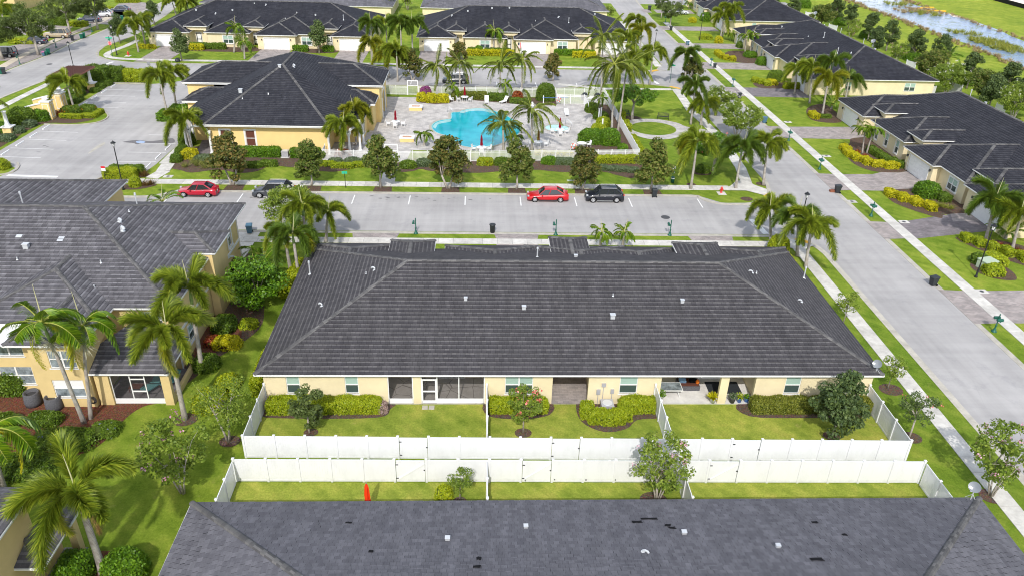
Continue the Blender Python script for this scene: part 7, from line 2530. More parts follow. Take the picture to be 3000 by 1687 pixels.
palm('areca',q,(q.x,q.y,.5),'blue-green palm clump by the garage at the right edge',n=12,scale=1.1,spear=False,seed=224)
shrub_obj('shrub','long palm leaf pile by the big bush' if False else 'small green shrub on the park lawn below the verge palms','shrub',[(28.9,93.6,.9,.8,.9)],'hedge_green',.08,120,230)
# canal reeds
rr_ = random.Random(77)
def reeds(label,pts,mat,L,n):
 o = tuft('reeds',label,'reeds',pts,mat,L,n,None,0.05)
 o['kind'] = 'stuff'
rp = []
for y in range(150,300,2):
 for k in range(3):
  rp.append((111.4 + rr_.uniform(-1.6,1.4),y + rr_.uniform(-1.2,1.2)))
reeds('tan reeds along the near bank of the canal',rp,'reed_tan',1.0,26)
rp = [(131.2 + rr_.uniform(-1.0,1.0) - (1.0 if y < 175 else 0),y + rr_.uniform(-1,1)) for y in range(150,300,2) for k in range(2)]
reeds('tan grass fringe on the far bank of the canal',rp,'reed_tan',0.8,24)
cpts = [Z(19,2200,430),Z(19,2250,450),Z(19,2150,420),Z(19,2300,470),Z(19,1580,150),Z(19,2000,350),Z(19,2400,500),Z(19,2480,520),Z(19,1300,50)]
rp = [(q.x + rr_.uniform(-3.2,3.2),q.y + rr_.uniform(-3,3)) for q in cpts for k in range(16)]
reeds('green reed islands standing in the canal',rp,'reed_green',1.3,30)
cpts = [Z(19,1480,100),Z(19,1400,30),Z(19,1420,120),Z(19,1620,130)]
rp = [(q.x + rr_.uniform(-3.5,3.5),q.y + rr_.uniform(-3,3)) for q in cpts for k in range(16)]
reeds('brown reed mat beside the orange booms',rp,'reed_tan',1.0,30)
# ================================================================ fences
VN = 'white vinyl privacy fences around the back yards'
_pm = {}
def post_mesh(h,mat='white_vinyl',w_=0.065):
 k = ('post',round(h,2),mat,w_)
 if k not in _pm:
  mb = MB().box(-w_,w_,-w_,w_,0,h)
  mb.box(-w_ * 1.3,w_ * 1.3,-w_ * 1.3,w_ * 1.3,h,h + 0.03)
  b = len(mb.v)
  q = w_ * 1.2
  mb.v += [(-q,-q,h + .03),(q,-q,h + .03),(q,q,h + .03),(-q,q,h + .03),(0,0,h + 0.09)]
  for f in ((0,1,4),(1,2,4),(2,3,4),(3,0,4)):
   mb.f.append(tuple(b + i for i in f))
   mb.m.append(0)
  _pm[k] = mb.mesh('post',mat)
 return _pm[k]
def panel_mesh(L,h,mat='white_vinyl'):
 k = ('panel',round(L,2),round(h,2),mat)
 if k not in _pm:
  mb = MB().box(0.065,L - 0.065,-0.025,0.025,h - 0.12,h)
  mb.box(0.065,L - 0.065,-0.025,0.025,0.03,0.17)
  n = max(2,int((L - .13) / 0.15))
  wb = (L - 0.13) / n
  for i in range(n):
   x = 0.065 + i * wb
   mb.box(x + 0.004,x + wb - 0.004,-0.012,0.012,0.17,h - 0.12)
  mb.box(0.065,L - 0.065,-0.006,0.006,0.17,h - 0.12)
  _pm[k] = mb.mesh('panel',mat)
 return _pm[k]
def vinyl(label,a,b,h=1.8,step=1.98,gates=(),ends=(1,1),drop=None,braces=False):
 a,b = Vector((a[0],a[1])),Vector((b[0],b[1]))
 d = b - a
 L = d.length
 n = max(1,round(L / step))
 st = L / n
 root = thing('fence',label,'fence',(a.x,a.y,0),math.atan2(d.y,d.x),VN)
 for i in range(n + 1):
  if (i == 0 and not ends[0]) or (i == n and not ends[1]):
   continue
  link('post',post_mesh(h + 0.05),root,(i * st,0,0))
 for i in range(n):
  if i in gates:
   g = link('gate',panel_mesh(st - 0.06,h - 0.05),root,(i * st + 0.03,0.0,0))
   hg = MB()
   for z in (0.3,h - 0.4):
    hg.box(0.01,0.2,-0.05,-0.03,z,z + 0.06)
   hg.box(st - 0.2,st - 0.08,-0.05,-0.03,0.95,1.03)
   hg.obj('hinges','black_metal',g)
   if braces:
    br = MB()
    br.box(0,math.hypot(st - .25,h - .45),-0.03,0.03,-0.05,0.05,0,Matrix.Translation((0.1,-0.03,0.17)) @ Matrix.Rotation(-math.atan2(h - .45,st - .25),4,'Y'))
    br.obj('brace','white_vinyl',g)
  else:
   link('panel',panel_mesh(st,h),root,(i * st,0,0))
 return root
vinyl('long white rear fence of the three middle yards, with black-hinged gates',(-15.0,39.4),(28.6,38.75),gates=(5,10,16))
vinyl('white yard fence at the left end, running back to the villa wall',(-15.0,39.55),(-15.0,45.0),ends=(0,1),step=1.85)
vinyl('white divider fence between the first and second yard, seen edge-on',(0.7,39.5),(0.7,44.95),ends=(0,1),step=1.85)
vinyl('white divider fence between the second and third yard, beside the patio',(12.85,39.3),(12.85,44.95),ends=(0,1),step=1.85)
vinyl('white yard fence at the right end, running back to the villa corner',(28.6,38.9),(28.6,44.9),ends=(0,1),step=1.95)
vinyl('lower long white fence behind the foreground villa, gates with diagonal braces',(-15.0,37.2),(28.5,36.75),gates=(5,9,15),braces=True)
vinyl('white fence at the left end of the lower yards',(-15.0,37.05),(-15.0,32.1),ends=(0,1),step=1.8)
vinyl('white divider fence in the lower yards, seen edge-on near the small tree',(0.65,37.0),(0.65,32.1),ends=(0,1),step=1.8)
vinyl('white divider fence in the lower yards, behind the pink crape myrtle',(12.8,36.9),(12.8,32.1),ends=(0,1),step=1.8)
vinyl('white fence at the right end of the lower yards',(28.5,36.6),(28.6,31.6),ends=(0,1),step=1.9)
for z,x0,y0,x1,y1,lb in ((19,1590,900,1680,920,'white fence end beside the second villa end wall'),(19,1390,650,1480,675,'white fence scrap behind the second villa ridge'),
        (19,1840,880,1945,910,'white fence behind the far corner of the large right villa'),(19,2290,1090,2380,1130,'white fence behind the large right villa ridge'),
        (19,375,155,440,165,'white fence scrap near the top of the canal row'),(19,610,280,690,300,'white fence scrap along the upper ridge')):
 a_,b_ = Z(z,x0,y0,1.0),Z(z,x1,y1,1.0)
 vinyl(lb,a_,b_)
def picket(label,pts,h=1.45,gate=None,sp=0.115,post_sp=1.85):
 """white aluminium picket fence: posts, two rails, pickets"""
 root = thing('picket_fence',label,'fence',(pts[0][0],pts[0][1],0),0,'white picket fences around the pool')
 o0 = Vector((pts[0][0],pts[0][1]))
 pk,rl = MB(),MB()
 for i in range(len(pts) - 1):
  a,b = Vector(pts[i]) - o0,Vector(pts[i + 1]) - o0
  d = b - a
  L = d.length
  M = Matrix.Translation((a.x,a.y,0)) @ Matrix.Rotation(math.atan2(d.y,d.x),4,'Z')
  n = max(1,round(L / post_sp))
  for k in range(n + (1 if i == len(pts) - 2 else 0)):
   p = M @ Vector((k * L / n,0,0))
   link('post',post_mesh(h + 0.06,'white_metal',0.035),root,p)
  for z in (0.12,h - 0.22,h - 0.02):
   rl.box(0,L,-0.02,0.02,z,z + 0.04,0,M)
  for k in range(int(L / sp)):
   x = (k + .5) * sp
   b_ = len(pk.v)
   w_ = 0.025
   c = [M @ Vector(q) for q in ((x - w_,-w_,0.05),(x + w_,-w_,0.05),(x + w_,w_,0.05),(x - w_,w_,0.05),(x - w_,-w_,h),(x + w_,-w_,h),(x + w_,w_,h),(x - w_,w_,h))]
   pk.v += [tuple(q) for q in c]
   for q in ((0,1,5,4),(1,2,6,5),(2,3,7,6),(3,0,4,7)):
    pk.f.append(tuple(b_ + j for j in q))
    pk.m.append(0)
 rl.obj('rail','white_metal',root)
 pk.obj('pickets','white_metal',root,kind='stuff')
 return root
picket('white picket fence from the clubhouse porch to the pool gate, street side',[(-20.0,98.0),(-20.0,96.0),(-12.0,95.6)])
picket('long white picket fence along the street side of the pool',[(-10.3,95.7),(21.3,97.7)])
picket('white picket fence along the east side of the pool',[(21.3,97.8),(21.0,128.6)])
picket('white picket fence along the north side of the pool',[(-10.0,128.2),(12.6,128.3),(21.0,128.7)])
picket('short white picket fence between the clubhouse and the north gate',[(-15.6,128.3),(-11.8,128.2)])
picket('white picket fence of the pool equipment enclosure',[(12.7,128.2),(12.7,124.4),(17.1,124.4),(17.2,119.6)],1.5)
picket('white picket fence east of the equipment enclosure',[(17.2,124.4),(20.9,124.2)],1.4)
def gate_frame(label,x0,x1,y,h=2.3):
 root = thing('gate',label,'gate',(x0,y,0),0,'white framed gates of the pool')
 w_ = x1 - x0
 mb = MB().box(0,0.12,-0.06,0.06,0,h).box(w_ - .12,w_,-0.06,0.06,0,h).box(0,w_,-0.062,0.062,h,h + 0.12)
 mb.obj('frame','white_metal',root)
 mb = MB()
 mb.box(0.14,w_ - .14,-.025,.025,0.1,0.2)
 mb.box(0.14,w_ - .14,-.025,.025,1.5,1.6)
 for k in range(int((w_ - .3) / .11)):
  mb.box(0.17 + k * .11,0.195 + k * .11,-.015,.015,0.2,1.5)
 mb.obj('gate_leaf','white_metal',root)
gate_frame('tall white framed gate at the head of the street path',-12.0,-10.3,95.65)
gate_frame('tall white framed gate in the north pool fence by the clubhouse',-11.8,-10.0,128.2)
# ================================================================ vehicles
def car(label,kind,paint,pos,rz,L=4.6,Wd=1.8,Ht=1.45,group='parked cars'):
 root = thing('parked_car',label,'car',(pos[0],pos[1],0.012),rz,group)
 hw = Wd / 2
 if kind == 'sedan':
  top = [(0,.50),(.03,.62),(.10,.70),(.26,.82),(.30,.86),(.86,.96),(.93,.98),(.985,.90),(1,.62)]
  cab = (.27,.42,.72,.90)
 elif kind == 'suv':
  top = [(0,.50),(.02,.68),(.07,.80),(.22,.93),(.27,.96),(.86,1.08),(.96,1.04),(.99,.90),(1,.55)]
  cab = (.24,.385,.79,.965)
 else:
  top = [(0,.60),(.01,.95),(.06,1.02),(.28,1.06),(.32,1.06),(.92,1.08),(.98,1.08),(.995,1.0),(1,.6)]
  cab = (.29,.37,.92,.985)
 def tz(t):
  for i in range(len(top) - 1):
   if top[i][0] <= t <= top[i + 1][0]:
    u = (t - top[i][0]) / (top[i + 1][0] - top[i][0])
    return top[i][1] * (1 - u) + top[i + 1][1] * u
  return top[-1][1]
 def wd(t):
  return hw * (1 - 0.22 * max(0,(0.13 - t) / 0.13) ** 2 - 0.16 * max(0,(t - 0.88) / 0.12) ** 2)
 # lower body with wheel arches
 R_ = 0.345 if kind != 'sedan' else 0.32
 wxs = (0.185 * L,0.80 * L)
 ts = sorted({0,.01,.03,.06,.1,.15,.22,.26,.3,.4,.5,.6,.7,.76,.85,.88,.93,.97,.99,1.0})
 mb = MB()
 rings = []
 for t in ts:
  x = t * L - L / 2
  w_,z1 = wd(t),tz(t)
  zb = 0.20
  for wx_ in wxs:
   dd = abs(t * L - wx_)
   if dd < R_ * 1.15:
    zb = max(zb,0.0 + R_ + math.sqrt(max(0,(R_ * 1.15) ** 2 - dd * dd)) * 0.92)
  zb = min(zb,z1 - 0.12)
  sh = min(z1 - 0.05,0.55 + 0.12 * (z1 - .5))
  ring = [(x,-w_ * .93,zb),(x,-w_,max(zb + .02,.38)),(x,-w_ * 1.0,max(zb + .04,sh)),(x,-w_ * .93,z1 - 0.035),(x,-w_ * .78,z1),(x,0,z1 + 0.03),
    (x,w_ * .78,z1),(x,w_ * .93,z1 - 0.035),(x,w_ * 1.0,max(zb + .04,sh)),(x,w_,max(zb + .02,.38)),(x,w_ * .93,zb)]
  rings.append(len(mb.v))
  mb.v += ring
 for i in range(len(rings) - 1):
  for k in range(10):
   a,b = rings[i],rings[i + 1]
   mb.f.append((a + k,a + k + 1,b + k + 1,b + k))
   mb.m.append(0)
  mb.f.append((rings[i] + 10,rings[i],rings[i + 1],rings[i + 1] + 10))
  mb.m.append(0)
 mb.f.append(tuple(rings[0] + k for k in range(11)))
 mb.m.append(0)
 mb.f.append(tuple(rings[-1] + k for k in reversed(range(11))))
 mb.m.append(0)
 mb.obj('body',paint,root,True)
 # glasshouse
 c0,c1,c2,c3 = [q * L - L / 2 for q in cab]
 wb,wt = hw * .90,hw * .68 if kind == 'sedan' else hw * .76
 zb0,zb3 = tz(cab[0]),tz(cab[3])
 g = MB()
 P_ = {'a': [(c0,s * wb,zb0 - .03) for s in (-1,1)],'b': [(c1,s * wt,Ht - .05) for s in (-1,1)],'c': [(c2,s * wt,Ht - .03) for s in (-1,1)],'d': [(c3,s * wb,zb3 - .03) for s in (-1,1)]}
 g.poly([P_['a'][0],P_['a'][1],P_['b'][1],P_['b'][0]])
 g.poly([P_['c'][0],P_['c'][1],P_['d'][1],P_['d'][0]])
 g.poly([P_['b'][0],P_['b'][1],P_['c'][1],P_['c'][0]])
 for s in (0,1):
  g.poly([P_['a'][s],P_['b'][s],P_['c'][s],P_['d'][s]])
 g.obj('windows','car_glass',root)
 rf = MB()
 n = 6
 base = len(rf.v)
 for i in range(n + 1):
  x = c1 + (c2 - c1) * i / n
  bulge = math.sin(math.pi * (i / n * .8 + .1)) * 0.05
  for yy,zz in ((-1.03,-.02),(-.8,.035),(0,.06),(.8,.035),(1.03,-.02)):
   rf.v.append((x,yy * wt,Ht - .05 + zz * .8 + bulge))
 for i in range(n):
  for k in range(4):
   a = base + i * 5 + k
   rf.f.append((a,a + 1,a + 6,a + 5))
   rf.m.append(0)
 rf.obj('roof_panel',paint,root,True)
 pl = MB()
 for s in (-1,1):
  for (a,b,r_) in (((c0,wb,zb0 - .02),(c1,wt,Ht - .04),.045),((c2,wt,Ht - .03),(c3,wb,zb3 - .02),.07 if kind == 'sedan' else .09),
       (((c0 * .4 + c2 * .6) - .12,wb * .995,(zb0 + zb3) / 2 - .02),((c1 + c2) / 2,wt * 1.0,Ht - .04),.04)):
   pl.tube((a[0],s * a[1],a[2]),(b[0],s * b[1],b[2]),r_,n=5)
  if kind == 'suv' or kind == 'boxy':
   x = c2 - .25
   pl.tube((x,s * wb,tz(.85)),(x - .15,s * wt,Ht - .04),.05,n=5)
 pl.obj('pillars',paint,root)
 mr = MB()
 for s in (-1,1):
  mr.box(c0 + .35,c0 + .5,s * (hw + .10) - .08,s * (hw + .10) + .08,zb0 - .02,zb0 + .12)
 mr.obj('wing_mirrors',paint,root)
 for nm,s in (('door_handle',-1),('door_handle',1)):
  h_ = MB()
  for x in (-.15,.75):
   h_.box(x,x + .18,s * hw * 1.0 - .015,s * hw * 1.0 + .015,.80,.83)
  h_.obj(nm,'alloy',root)
 for s in (-1,1):
  a = MB().box(-L / 2 + .03,-L / 2 + .24,s * hw * .68 - .13,s * hw * .68 + .13,.62 + (.12 if kind != 'sedan' else 0),.74 + (.14 if kind != 'sedan' else 0))
  a.obj('headlight','headlamp',root)
  a = MB().box(L / 2 - .22,L / 2 - .01,s * hw * .72 - .13,s * hw * .72 + .13,.72 + (.1 if kind != 'sedan' else 0),.88 + (.12 if kind != 'sedan' else 0))
  a.obj('tail_light','taillamp',root)
 pt = MB().box(L / 2 - .01,L / 2 + .015,-.16,.16,.55,.66)
 pt.obj('licence_plate','sign_white',root)
 for wx_ in wxs:
  for s in (-1,1):
   x = wx_ - L / 2
   y = s * (hw - .10)
   w_ = MB()
   w_.tube((x,y - .11,R_),(x,y + .11,R_),R_,n=18)
   wo = w_.obj('wheel','tyre',root)
   rm = MB()
   yo = y + s * .112
   rm.tube((x,yo - .01,R_),(x,yo + .012,R_),R_ * .66,n=18)
   rm.obj('rim','alloy',wo)
   sp_ = MB()
   for k in range(5):
    a = k * 2 * math.pi / 5 + .3
    cx_,cz_ = x + R_ * .42 * math.cos(a),R_ + R_ * .42 * math.sin(a)
    sp_.tube((cx_,yo + s * .008,cz_),(cx_,yo + s * .016,cz_),R_ * .13,n=8)
   sp_.obj('rim_openings','tyre',wo)
 tr_ = MB()
 for s in (-1,1):
  tr_.path([(c0 + .25,s * (wb + .01),zb0 + .02),((c0 + c3) / 2,s * (wb + .03),(zb0 + zb3) / 2 + .01),(c3 - .2,s * (wb + .01),zb3 + .0)],[.016] * 3,4)
  tr_.box(wxs[0] - L / 2 + R_ * 1.25,wxs[1] - L / 2 - R_ * 1.25,s * hw - .02,s * hw + .015,.20,.27)
 tr_.obj('trim_strip','alloy' if kind == 'suv' else 'plastic_dark',root)
 gr = MB().box(-L / 2 - .01,-L / 2 + .05,-hw * .5,hw * .5,.38,.55)
 gr.obj('grille','plastic_dark',root)
 if kind == 'suv':
  rr2 = MB()
  for s in (-1,1):
   rr2.tube((c1 + .1,s * wt * .9,Ht + .04),(c2,s * wt * .9,Ht + .05),.02,n=5)
  rr2.obj('roof_rails','alloy',root)
 return root
CG = 'cars parked along the street'
car('bright red four-door sedan parked beside the black car','sedan','car_red',(8.05,83.75),0,4.8,1.82,1.47,CG)
car('black compact sport utility vehicle with chrome window trim, right of the red sedan','suv','car_black',(14.7,83.8),0,4.45,1.85,1.66,CG)
car('crimson small sedan parked alone at the left end of the bays','sedan','car_crimson',(-32.0,84.0),0.0,4.4,1.7,1.46,CG)
car('dark grey sport utility vehicle half hidden by the white-flowering bush','suv','car_grey',(-23.4,84.0),0,4.7,1.86,1.70,CG)
CH = 'cars parked on the drives across the western road'
q = Z(15,900,590)
car('tan sport utility vehicle under the oaks','boxy','car_tan',(q.x - .8,q.y + 1.0),rad(2),4.9,1.9,1.85,CH)
q = Z(15,540,680)
car('black sedan behind the grey oak trunk','sedan','car_navy',(q.x - .7,q.y + 1.0),rad(3),4.7,1.8,1.45,CH)
q = Z(15,60,880)
car('black off-road vehicle at the left edge','boxy','car_black',(q.x - .4,q.y + 1.0),rad(4),4.4,1.85,1.85,CH)
q = Z(15,1330,350)
car('dark blue sport utility vehicle among the oaks','suv','car_navy',(q.x,q.y + 1.0),rad(5),4.7,1.86,1.7,CH)
q = Z(15,1560,265)
car('silver car beside the slender oak','suv','car_silver',(q.x - .5,q.y + .8),rad(5),4.6,1.85,1.6,CH)
q = Z(15,1800,195)
car('dark car at the top beneath the trees','sedan','car_navy',(q.x,q.y + .8),rad(5),4.6,1.85,1.5,CH)
q = Z(2,1560,642)
car('dark car on the north street behind the pool fence','suv','car_grey',(q.x - 1.1,q.y + 1.0),0,4.6,1.85,1.62,CG)
q = Z(16,530,230)
car('white sports car on the upper right drive','sedan','car_white',(q.x - .9,q.y + 1.0),rad(180),4.6,1.85,1.35,CH)
# ================================================================ street furniture
def wheel_bin(label,p,rz=0.0,mat='bin_black',lid=None,s=1.0,group='wheeled bins at the kerbs'):
 root = thing('wheeled_bin',label,'bin',(p[0],p[1],0.01),rz,group)
 root.scale = (s,) * 3
 mb = MB()
 b = 0
 for z,w_,d_ in ((0.08,.22,.23),(.85,.29,.33),(.93,.31,.36)):
  mb.v += [(-w_,-d_,z),(w_,-d_,z),(w_,d_,z),(-w_,d_,z)]
 for k in range(2):
  for i in range(4):
   j = (i + 1) % 4
   mb.f.append((k * 4 + i,k * 4 + j,k * 4 + 4 + j,k * 4 + 4 + i))
   mb.m.append(0)
 mb.f += [(3,2,1,0),(8,9,10,11)]
 mb.m += [0,0]
 mb.box(-.18,.18,-.26,-.23,.2,.7)
 mb.obj('tub',mat,root)
 ld = MB()
 ld.v += [(-.33,-.40,.935),(.33,-.40,.935),(.33,.38,.96),(-.33,.38,.96),(-.24,-.30,1.0),(.24,-.30,1.0),(.26,.32,1.04),(-.26,.32,1.04)]
 for q in ((0,1,5,4),(1,2,6,5),(2,3,7,6),(3,0,4,7),(4,5,6,7),(3,2,1,0)):
  ld.f.append(q)
  ld.m.append(0)
 ld.obj('lid',lid or mat,root)
 hd = MB()
 hd.tube((-.24,.43,.95),(.24,.43,.95),.02,n=6)
 hd.box(-.25,-.21,.33,.44,.92,.96)
 hd.box(.21,.25,.33,.44,.92,.96)
 hd.obj('handle',mat,root)
 for sx in (-1,1):
  w_ = MB().tube((sx * .24,.26,.12),(sx * .29,.26,.12),.12,n=10)
  w_.obj('wheel','tyre',root)
 return root
q = Z(5,1890,408)
wheel_bin('blue-grey wheeled bin at the kerb by the townhouse',(q.x,q.y + .3),rad(8),'bin_blue')
q = Z(7,1080,130)
wheel_bin('black wheeled bin standing in the last parking bay right of the black car',(q.x,q.y + .3),rad(180),'bin_black')
q = Z(8,530,100)
wheel_bin('black wheeled bin by the gutter next to the upper brick drive',(q.x,q.y + .3),rad(-90),'bin_black')
q = Z(8,1258,805)
wheel_bin('black wheeled bin nearest the camera on the right road',(q.x,q.y + .3),rad(-75),'bin_black')
q = Z(3,1915,940)
wheel_bin('blue-grey wheeled bin above the round-headed white shrub',(q.x,q.y + .3),rad(-90),'bin_blue')
q = Z(3,1725,750)
wheel_bin('black squat bin on the side road gutter',(q.x,q.y + .3),rad(-90),'bin_black',s=.9)
q = Z(3,1538,520)
wheel_bin('black bin on the verge beside a green mailbox',(q.x,q.y + .3),rad(-90),'bin_black',s=.85)
q = Z(16,590,690)
wheel_bin('blue bin with white bag on top on the upper verge',(q.x,q.y + .3),rad(-90),'bin_blue','sign_white')
q = Z(16,340,468)
wheel_bin('black bin at the foot of the round-headed tree',(q.x,q.y + .3),rad(-90),'bin_black',s=.95)
q = Z(16,15,165)
wheel_bin('black bin at the top corner of the side road',(q.x,q.y + .3),rad(-90),'bin_black',s=1.2)
for z,x,y,mt_,ld_,lb in ((15,1088,625,'bin_black',None,'black bin on the far kerb by the tan vehicle'),(15,1225,595,'bin_green','sign_grey','green bin with a grey lid on the far kerb'),
        (15,1262,585,'bin_green',None,'green bin right of the grey-lidded one'),(15,650,858,'bin_blue','bin_lid_pink','low grey bin with a pink lid by the grey oak'),
        (15,690,850,'bin_green',None,'green bin between the pink-lidded bin and its twin'),(15,728,832,'bin_green',None,'green bin farthest from the grey oak trunk'),
        (15,12,1130,'bin_green',None,'green bin cut by the left edge'),(15,50,1130,'bin_black',None,'black bag-filled bin at the left edge kerb'),
        (15,1840,320,'bin_green',None,'green bin behind the slender dark oak')):
 q = Z(z,x,y)
 wheel_bin(lb,(q.x,q.y + .3),rad(20),mt_,ld_,.8 if 'pink' in lb else 1.05)
# round dustbin at the middle drive
q = Z(6,1793,400)
rb = thing('dustbin','round black dustbin with domed lid at the kerb behind the long villa','bin',(q.x,q.y + .25,.01))
MB().lathe([(.24,0),(.30,.85),(.32,.88)],n=16).obj('tub','bin_black',rb,True)
MB().lathe([(.34,.88),(.34,.93),(.2,1.0),(.03,1.02)],n=16).obj('lid','bin_black',rb,True)
def mailbox(label,p,rz,group='green pedestal mailboxes',twin=False):
 root = thing('mailbox',label,'mailbox',(p[0],p[1],0),rz,group)
 MB().lathe([(.24,0),(.24,.05),(.14,.12),(.12,.30),(.075,.36),(.065,.62),(.10,.66),(.05,.70),(.048,1.65),(.06,1.68),(.04,1.74),(.01,1.8)],n=12).obj('post','green_metal',root,True)
 for s in ((-1,1) if twin else (-1,)):
  mb = MB()
  mb.box(min(.04 * s,.36 * s),max(.04 * s,.36 * s),-.03,.03,1.12,1.18)
  pr = [(-.11,1.18),(.11,1.18),(.11,1.32),(.07,1.40),(-.07,1.40),(-.11,1.32)]
  b = len(mb.v)
  for y in (-.26,.26):
   mb.v += [(s * .22 + a,y,z) for a,z in pr]
  for i in range(6):
   j = (i + 1) % 6
   mb.f.append((b + i,b + j,b + 6 + j,b + 6 + i))
   mb.m.append(0)
  mb.f += [tuple(b + i for i in range(6)),tuple(b + 6 + i for i in reversed(range(6)))]
  mb.m += [0,0]
  mb.obj('letter_box','green_metal',root)
 return root
for x,y,lb in ((-6.5,74.05,'green mailbox on the strip behind the left half of the long villa'),(8.2,74.05,'green mailbox above the raised middle roof of the long villa'),(20.4,74.2,'green mailbox nearest the street corner')):
 mailbox(lb,(x,y),rad(0))
for z,x,y,lb in ((4,155,1070,'green mailbox beside the stained brick drive'),(4,390,1285,'green mailbox below the tear-shaped lawn'),(8,780,268,'green mailbox on the verge above the wet drive'),
     (8,1712,1140,'green mailbox nearest the camera at the right road'),(16,728,800,'green mailbox on the upper verge, highest'),(16,938,1000,'green mailbox beside the black bin on the verge'),
     (16,1268,1310,'green mailbox alone on the middle verge')):
 mailbox(lb,Z(z,x,y),rad(90),twin=True)
for z,x,y,lb in ((15,300,975,'green mailbox on the far kerb nearest the left edge'),(15,850,725,'green mailbox on the far kerb by the tan vehicle'),(15,1392,490,'green mailbox on the far kerb under the oaks'),
     (16,255,345,'green mailbox by the round-headed tree')):
 mailbox(lb,Z(z,x,y),rad(30))
def lamp_post(label,p,h=4.5,group='black street lamps'):
 root = thing('street_lamp',label,'street lamp',(p[0],p[1],0),0,group)
 MB().lathe([(.16,0),(.16,.1),(.10,.2),(.085,.9),(.06,1.0),(.052,h - .6),(.08,h - .55),(.05,h - .5)],n=12).obj('pole','black_metal',root,True)
 MB().lathe([(.10,h - .5),(.20,h - .12)],n=6).obj('lantern','sign_white',root)
 MB().lathe([(.32,h - .12),(.30,h - .08),(.10,h + .06),(.04,h + .14),(.01,h + .18)],n=6).obj('cap','black_metal',root)
 fr = MB()
 for i in range(6):
  t = i * math.pi / 3
  fr.tube((.10 * math.cos(t),.10 * math.sin(t),h - .5),(.205 * math.cos(t),.205 * math.sin(t),h - .12),.014,n=4)
 fr.obj('cage','black_metal',root)
 return root
lamp_post('black street lamp on the parking island by the clipped hedges',Z(1,938,1440),hfit(Z(1,938,1440),333,416))
q = Z(1,568,550)
lamp_post('black street lamp behind the pergola by the western road',q,hfit(q,500 * K8,325 * K8))
lamp_post('black street lamp on the lawn beside the utility box at the right',Z(8,1575,730),5.6)
q = Z(8,215,470)
lamp_post('black street lamp hidden behind the corner palms',(q.x,q.y),5.6)
q = Z(16,770,612)
lamp_post('black street lamp at the lime shrub on the upper lawn',q,hfit(q,1900 + 815 * .1941,215 * .1941))
q = Z(15,1725,845)
lamp_post('black street lamp directly behind the stop sign',(q.x + .3,q.y + .5),5.4)
q = Z(3,1055,395)
lamp_post('black street lamp by the corner palms north-east of the pool',(q.x,q.y - 3),5.0)
# hydrants
for z,x,y,lb in ((7,1585,92,'red fire hydrant on its pad next to the verge palm'),(15,1940,845,'red fire hydrant on the lawn by the stop sign')):
 q = Z(z,x,y)
 h_ = thing('fire_hydrant',lb,'fire hydrant',(q.x,q.y,0),0,'red fire hydrants')
 MB().lathe([(.17,0),(.17,.06),(.12,.08),(.12,.52),(.16,.54),(.16,.60),(.12,.68),(.05,.76),(.04,.82),(.01,.83)],n=14).obj('barrel','hydrant_red',h_,True)
 mb = MB()
 mb.tube((-.24,0,.42),(.24,0,.42),.065,n=10)
 mb.tube((0,-.26,.40),(0,0,.40),.085,n=10)
 mb.obj('outlets','hydrant_red',h_)
 MB().box(-.5,.5,-.75,.3,0.0,.03).obj('pad','sidewalk',h_)
def text_obj(name,s,size,mat,parent,loc,rot,ex=0.004):
 c = bpy.data.curves.new(name,'FONT')
 c.body = s
 c.size = size
 c.align_x = 'CENTER'
 c.align_y = 'CENTER'
 c.extrude = ex
 c.materials.append(MATS[mat])
 o = bpy.data.objects.new('lettering_source',c)
 me = bpy.data.meshes.new_from_object(o)
 me.materials.clear()
 me.materials.append(MATS[mat])
 bpy.data.objects.remove(o)
 return link(name,me,parent,loc,rot)
# stop sign with street name blades
q = Z(15,1700,850)
sg = thing('stop_sign','red stop sign on a green post below a green street-name blade','stop sign',(q.x,q.y,0),rad(0))
MB().tube((0,0,0),(0,0,3.6),.05,n=8).obj('post','green_metal',sg)
mb = MB()
n8 = 8
f0 = [(0.38 * math.cos(math.pi / 8 + i * math.pi / 4),-.06,2.35 + .38 * math.sin(math.pi / 8 + i * math.pi / 4)) for i in range(8)]
mb.poly(f0)
mb.poly([(a,-.045,c) for a,_,c in reversed(f0)])
for i in range(8):
 a,b = f0[i],f0[(i + 1) % 8]
 mb.poly([a,b,(b[0],-.045,b[2]),(a[0],-.045,a[2])])
mb.obj('sign_plate','stop_red',sg)
mb = MB()
mb.tube((0,-.062,2.35),(0,-.0605,2.35),.0,0.0,n=3)
rg8 = MB()
o8 = [(0.36 * math.cos(math.pi / 8 + i * math.pi / 4),-.064,2.35 + .36 * math.sin(math.pi / 8 + i * math.pi / 4)) for i in range(8)]
i8 = [(0.33 * math.cos(math.pi / 8 + i * math.pi / 4),-.064,2.35 + .33 * math.sin(math.pi / 8 + i * math.pi / 4)) for i in range(8)]
for i in range(8):
 j = (i + 1) % 8
 rg8.poly([o8[i],o8[j],i8[j],i8[i]])
rg8.obj('border','sign_white',sg)
text_obj('lettering','STOP',.27,'sign_white',sg,(0,-.066,2.35),(rad(90),0,0))
MB().box(-.6,.6,-.02,.02,3.2,3.45).obj('street_name_blade','sign_green',sg)
MB().box(-.02,.02,-.6,.6,2.95,3.15).obj('street_name_blade','sign_green',sg)
q = Z(3,1197,632)
s2 = thing('street_sign','green street-name sign on a thin pole at the pool park corner','street sign',(q.x,q.y,0),rad(10))
MB().tube((0,0,0),(0,0,3.4),.04,n=8).obj('post','green_metal',s2)
MB().box(-.65,.65,-.02,.02,3.0,3.25).obj('street_name_blade','sign_green',s2)
MB().box(-.02,.02,-.6,.6,3.27,3.5).obj('street_name_blade','sign_green',s2)
q = Z(2,680,1425)
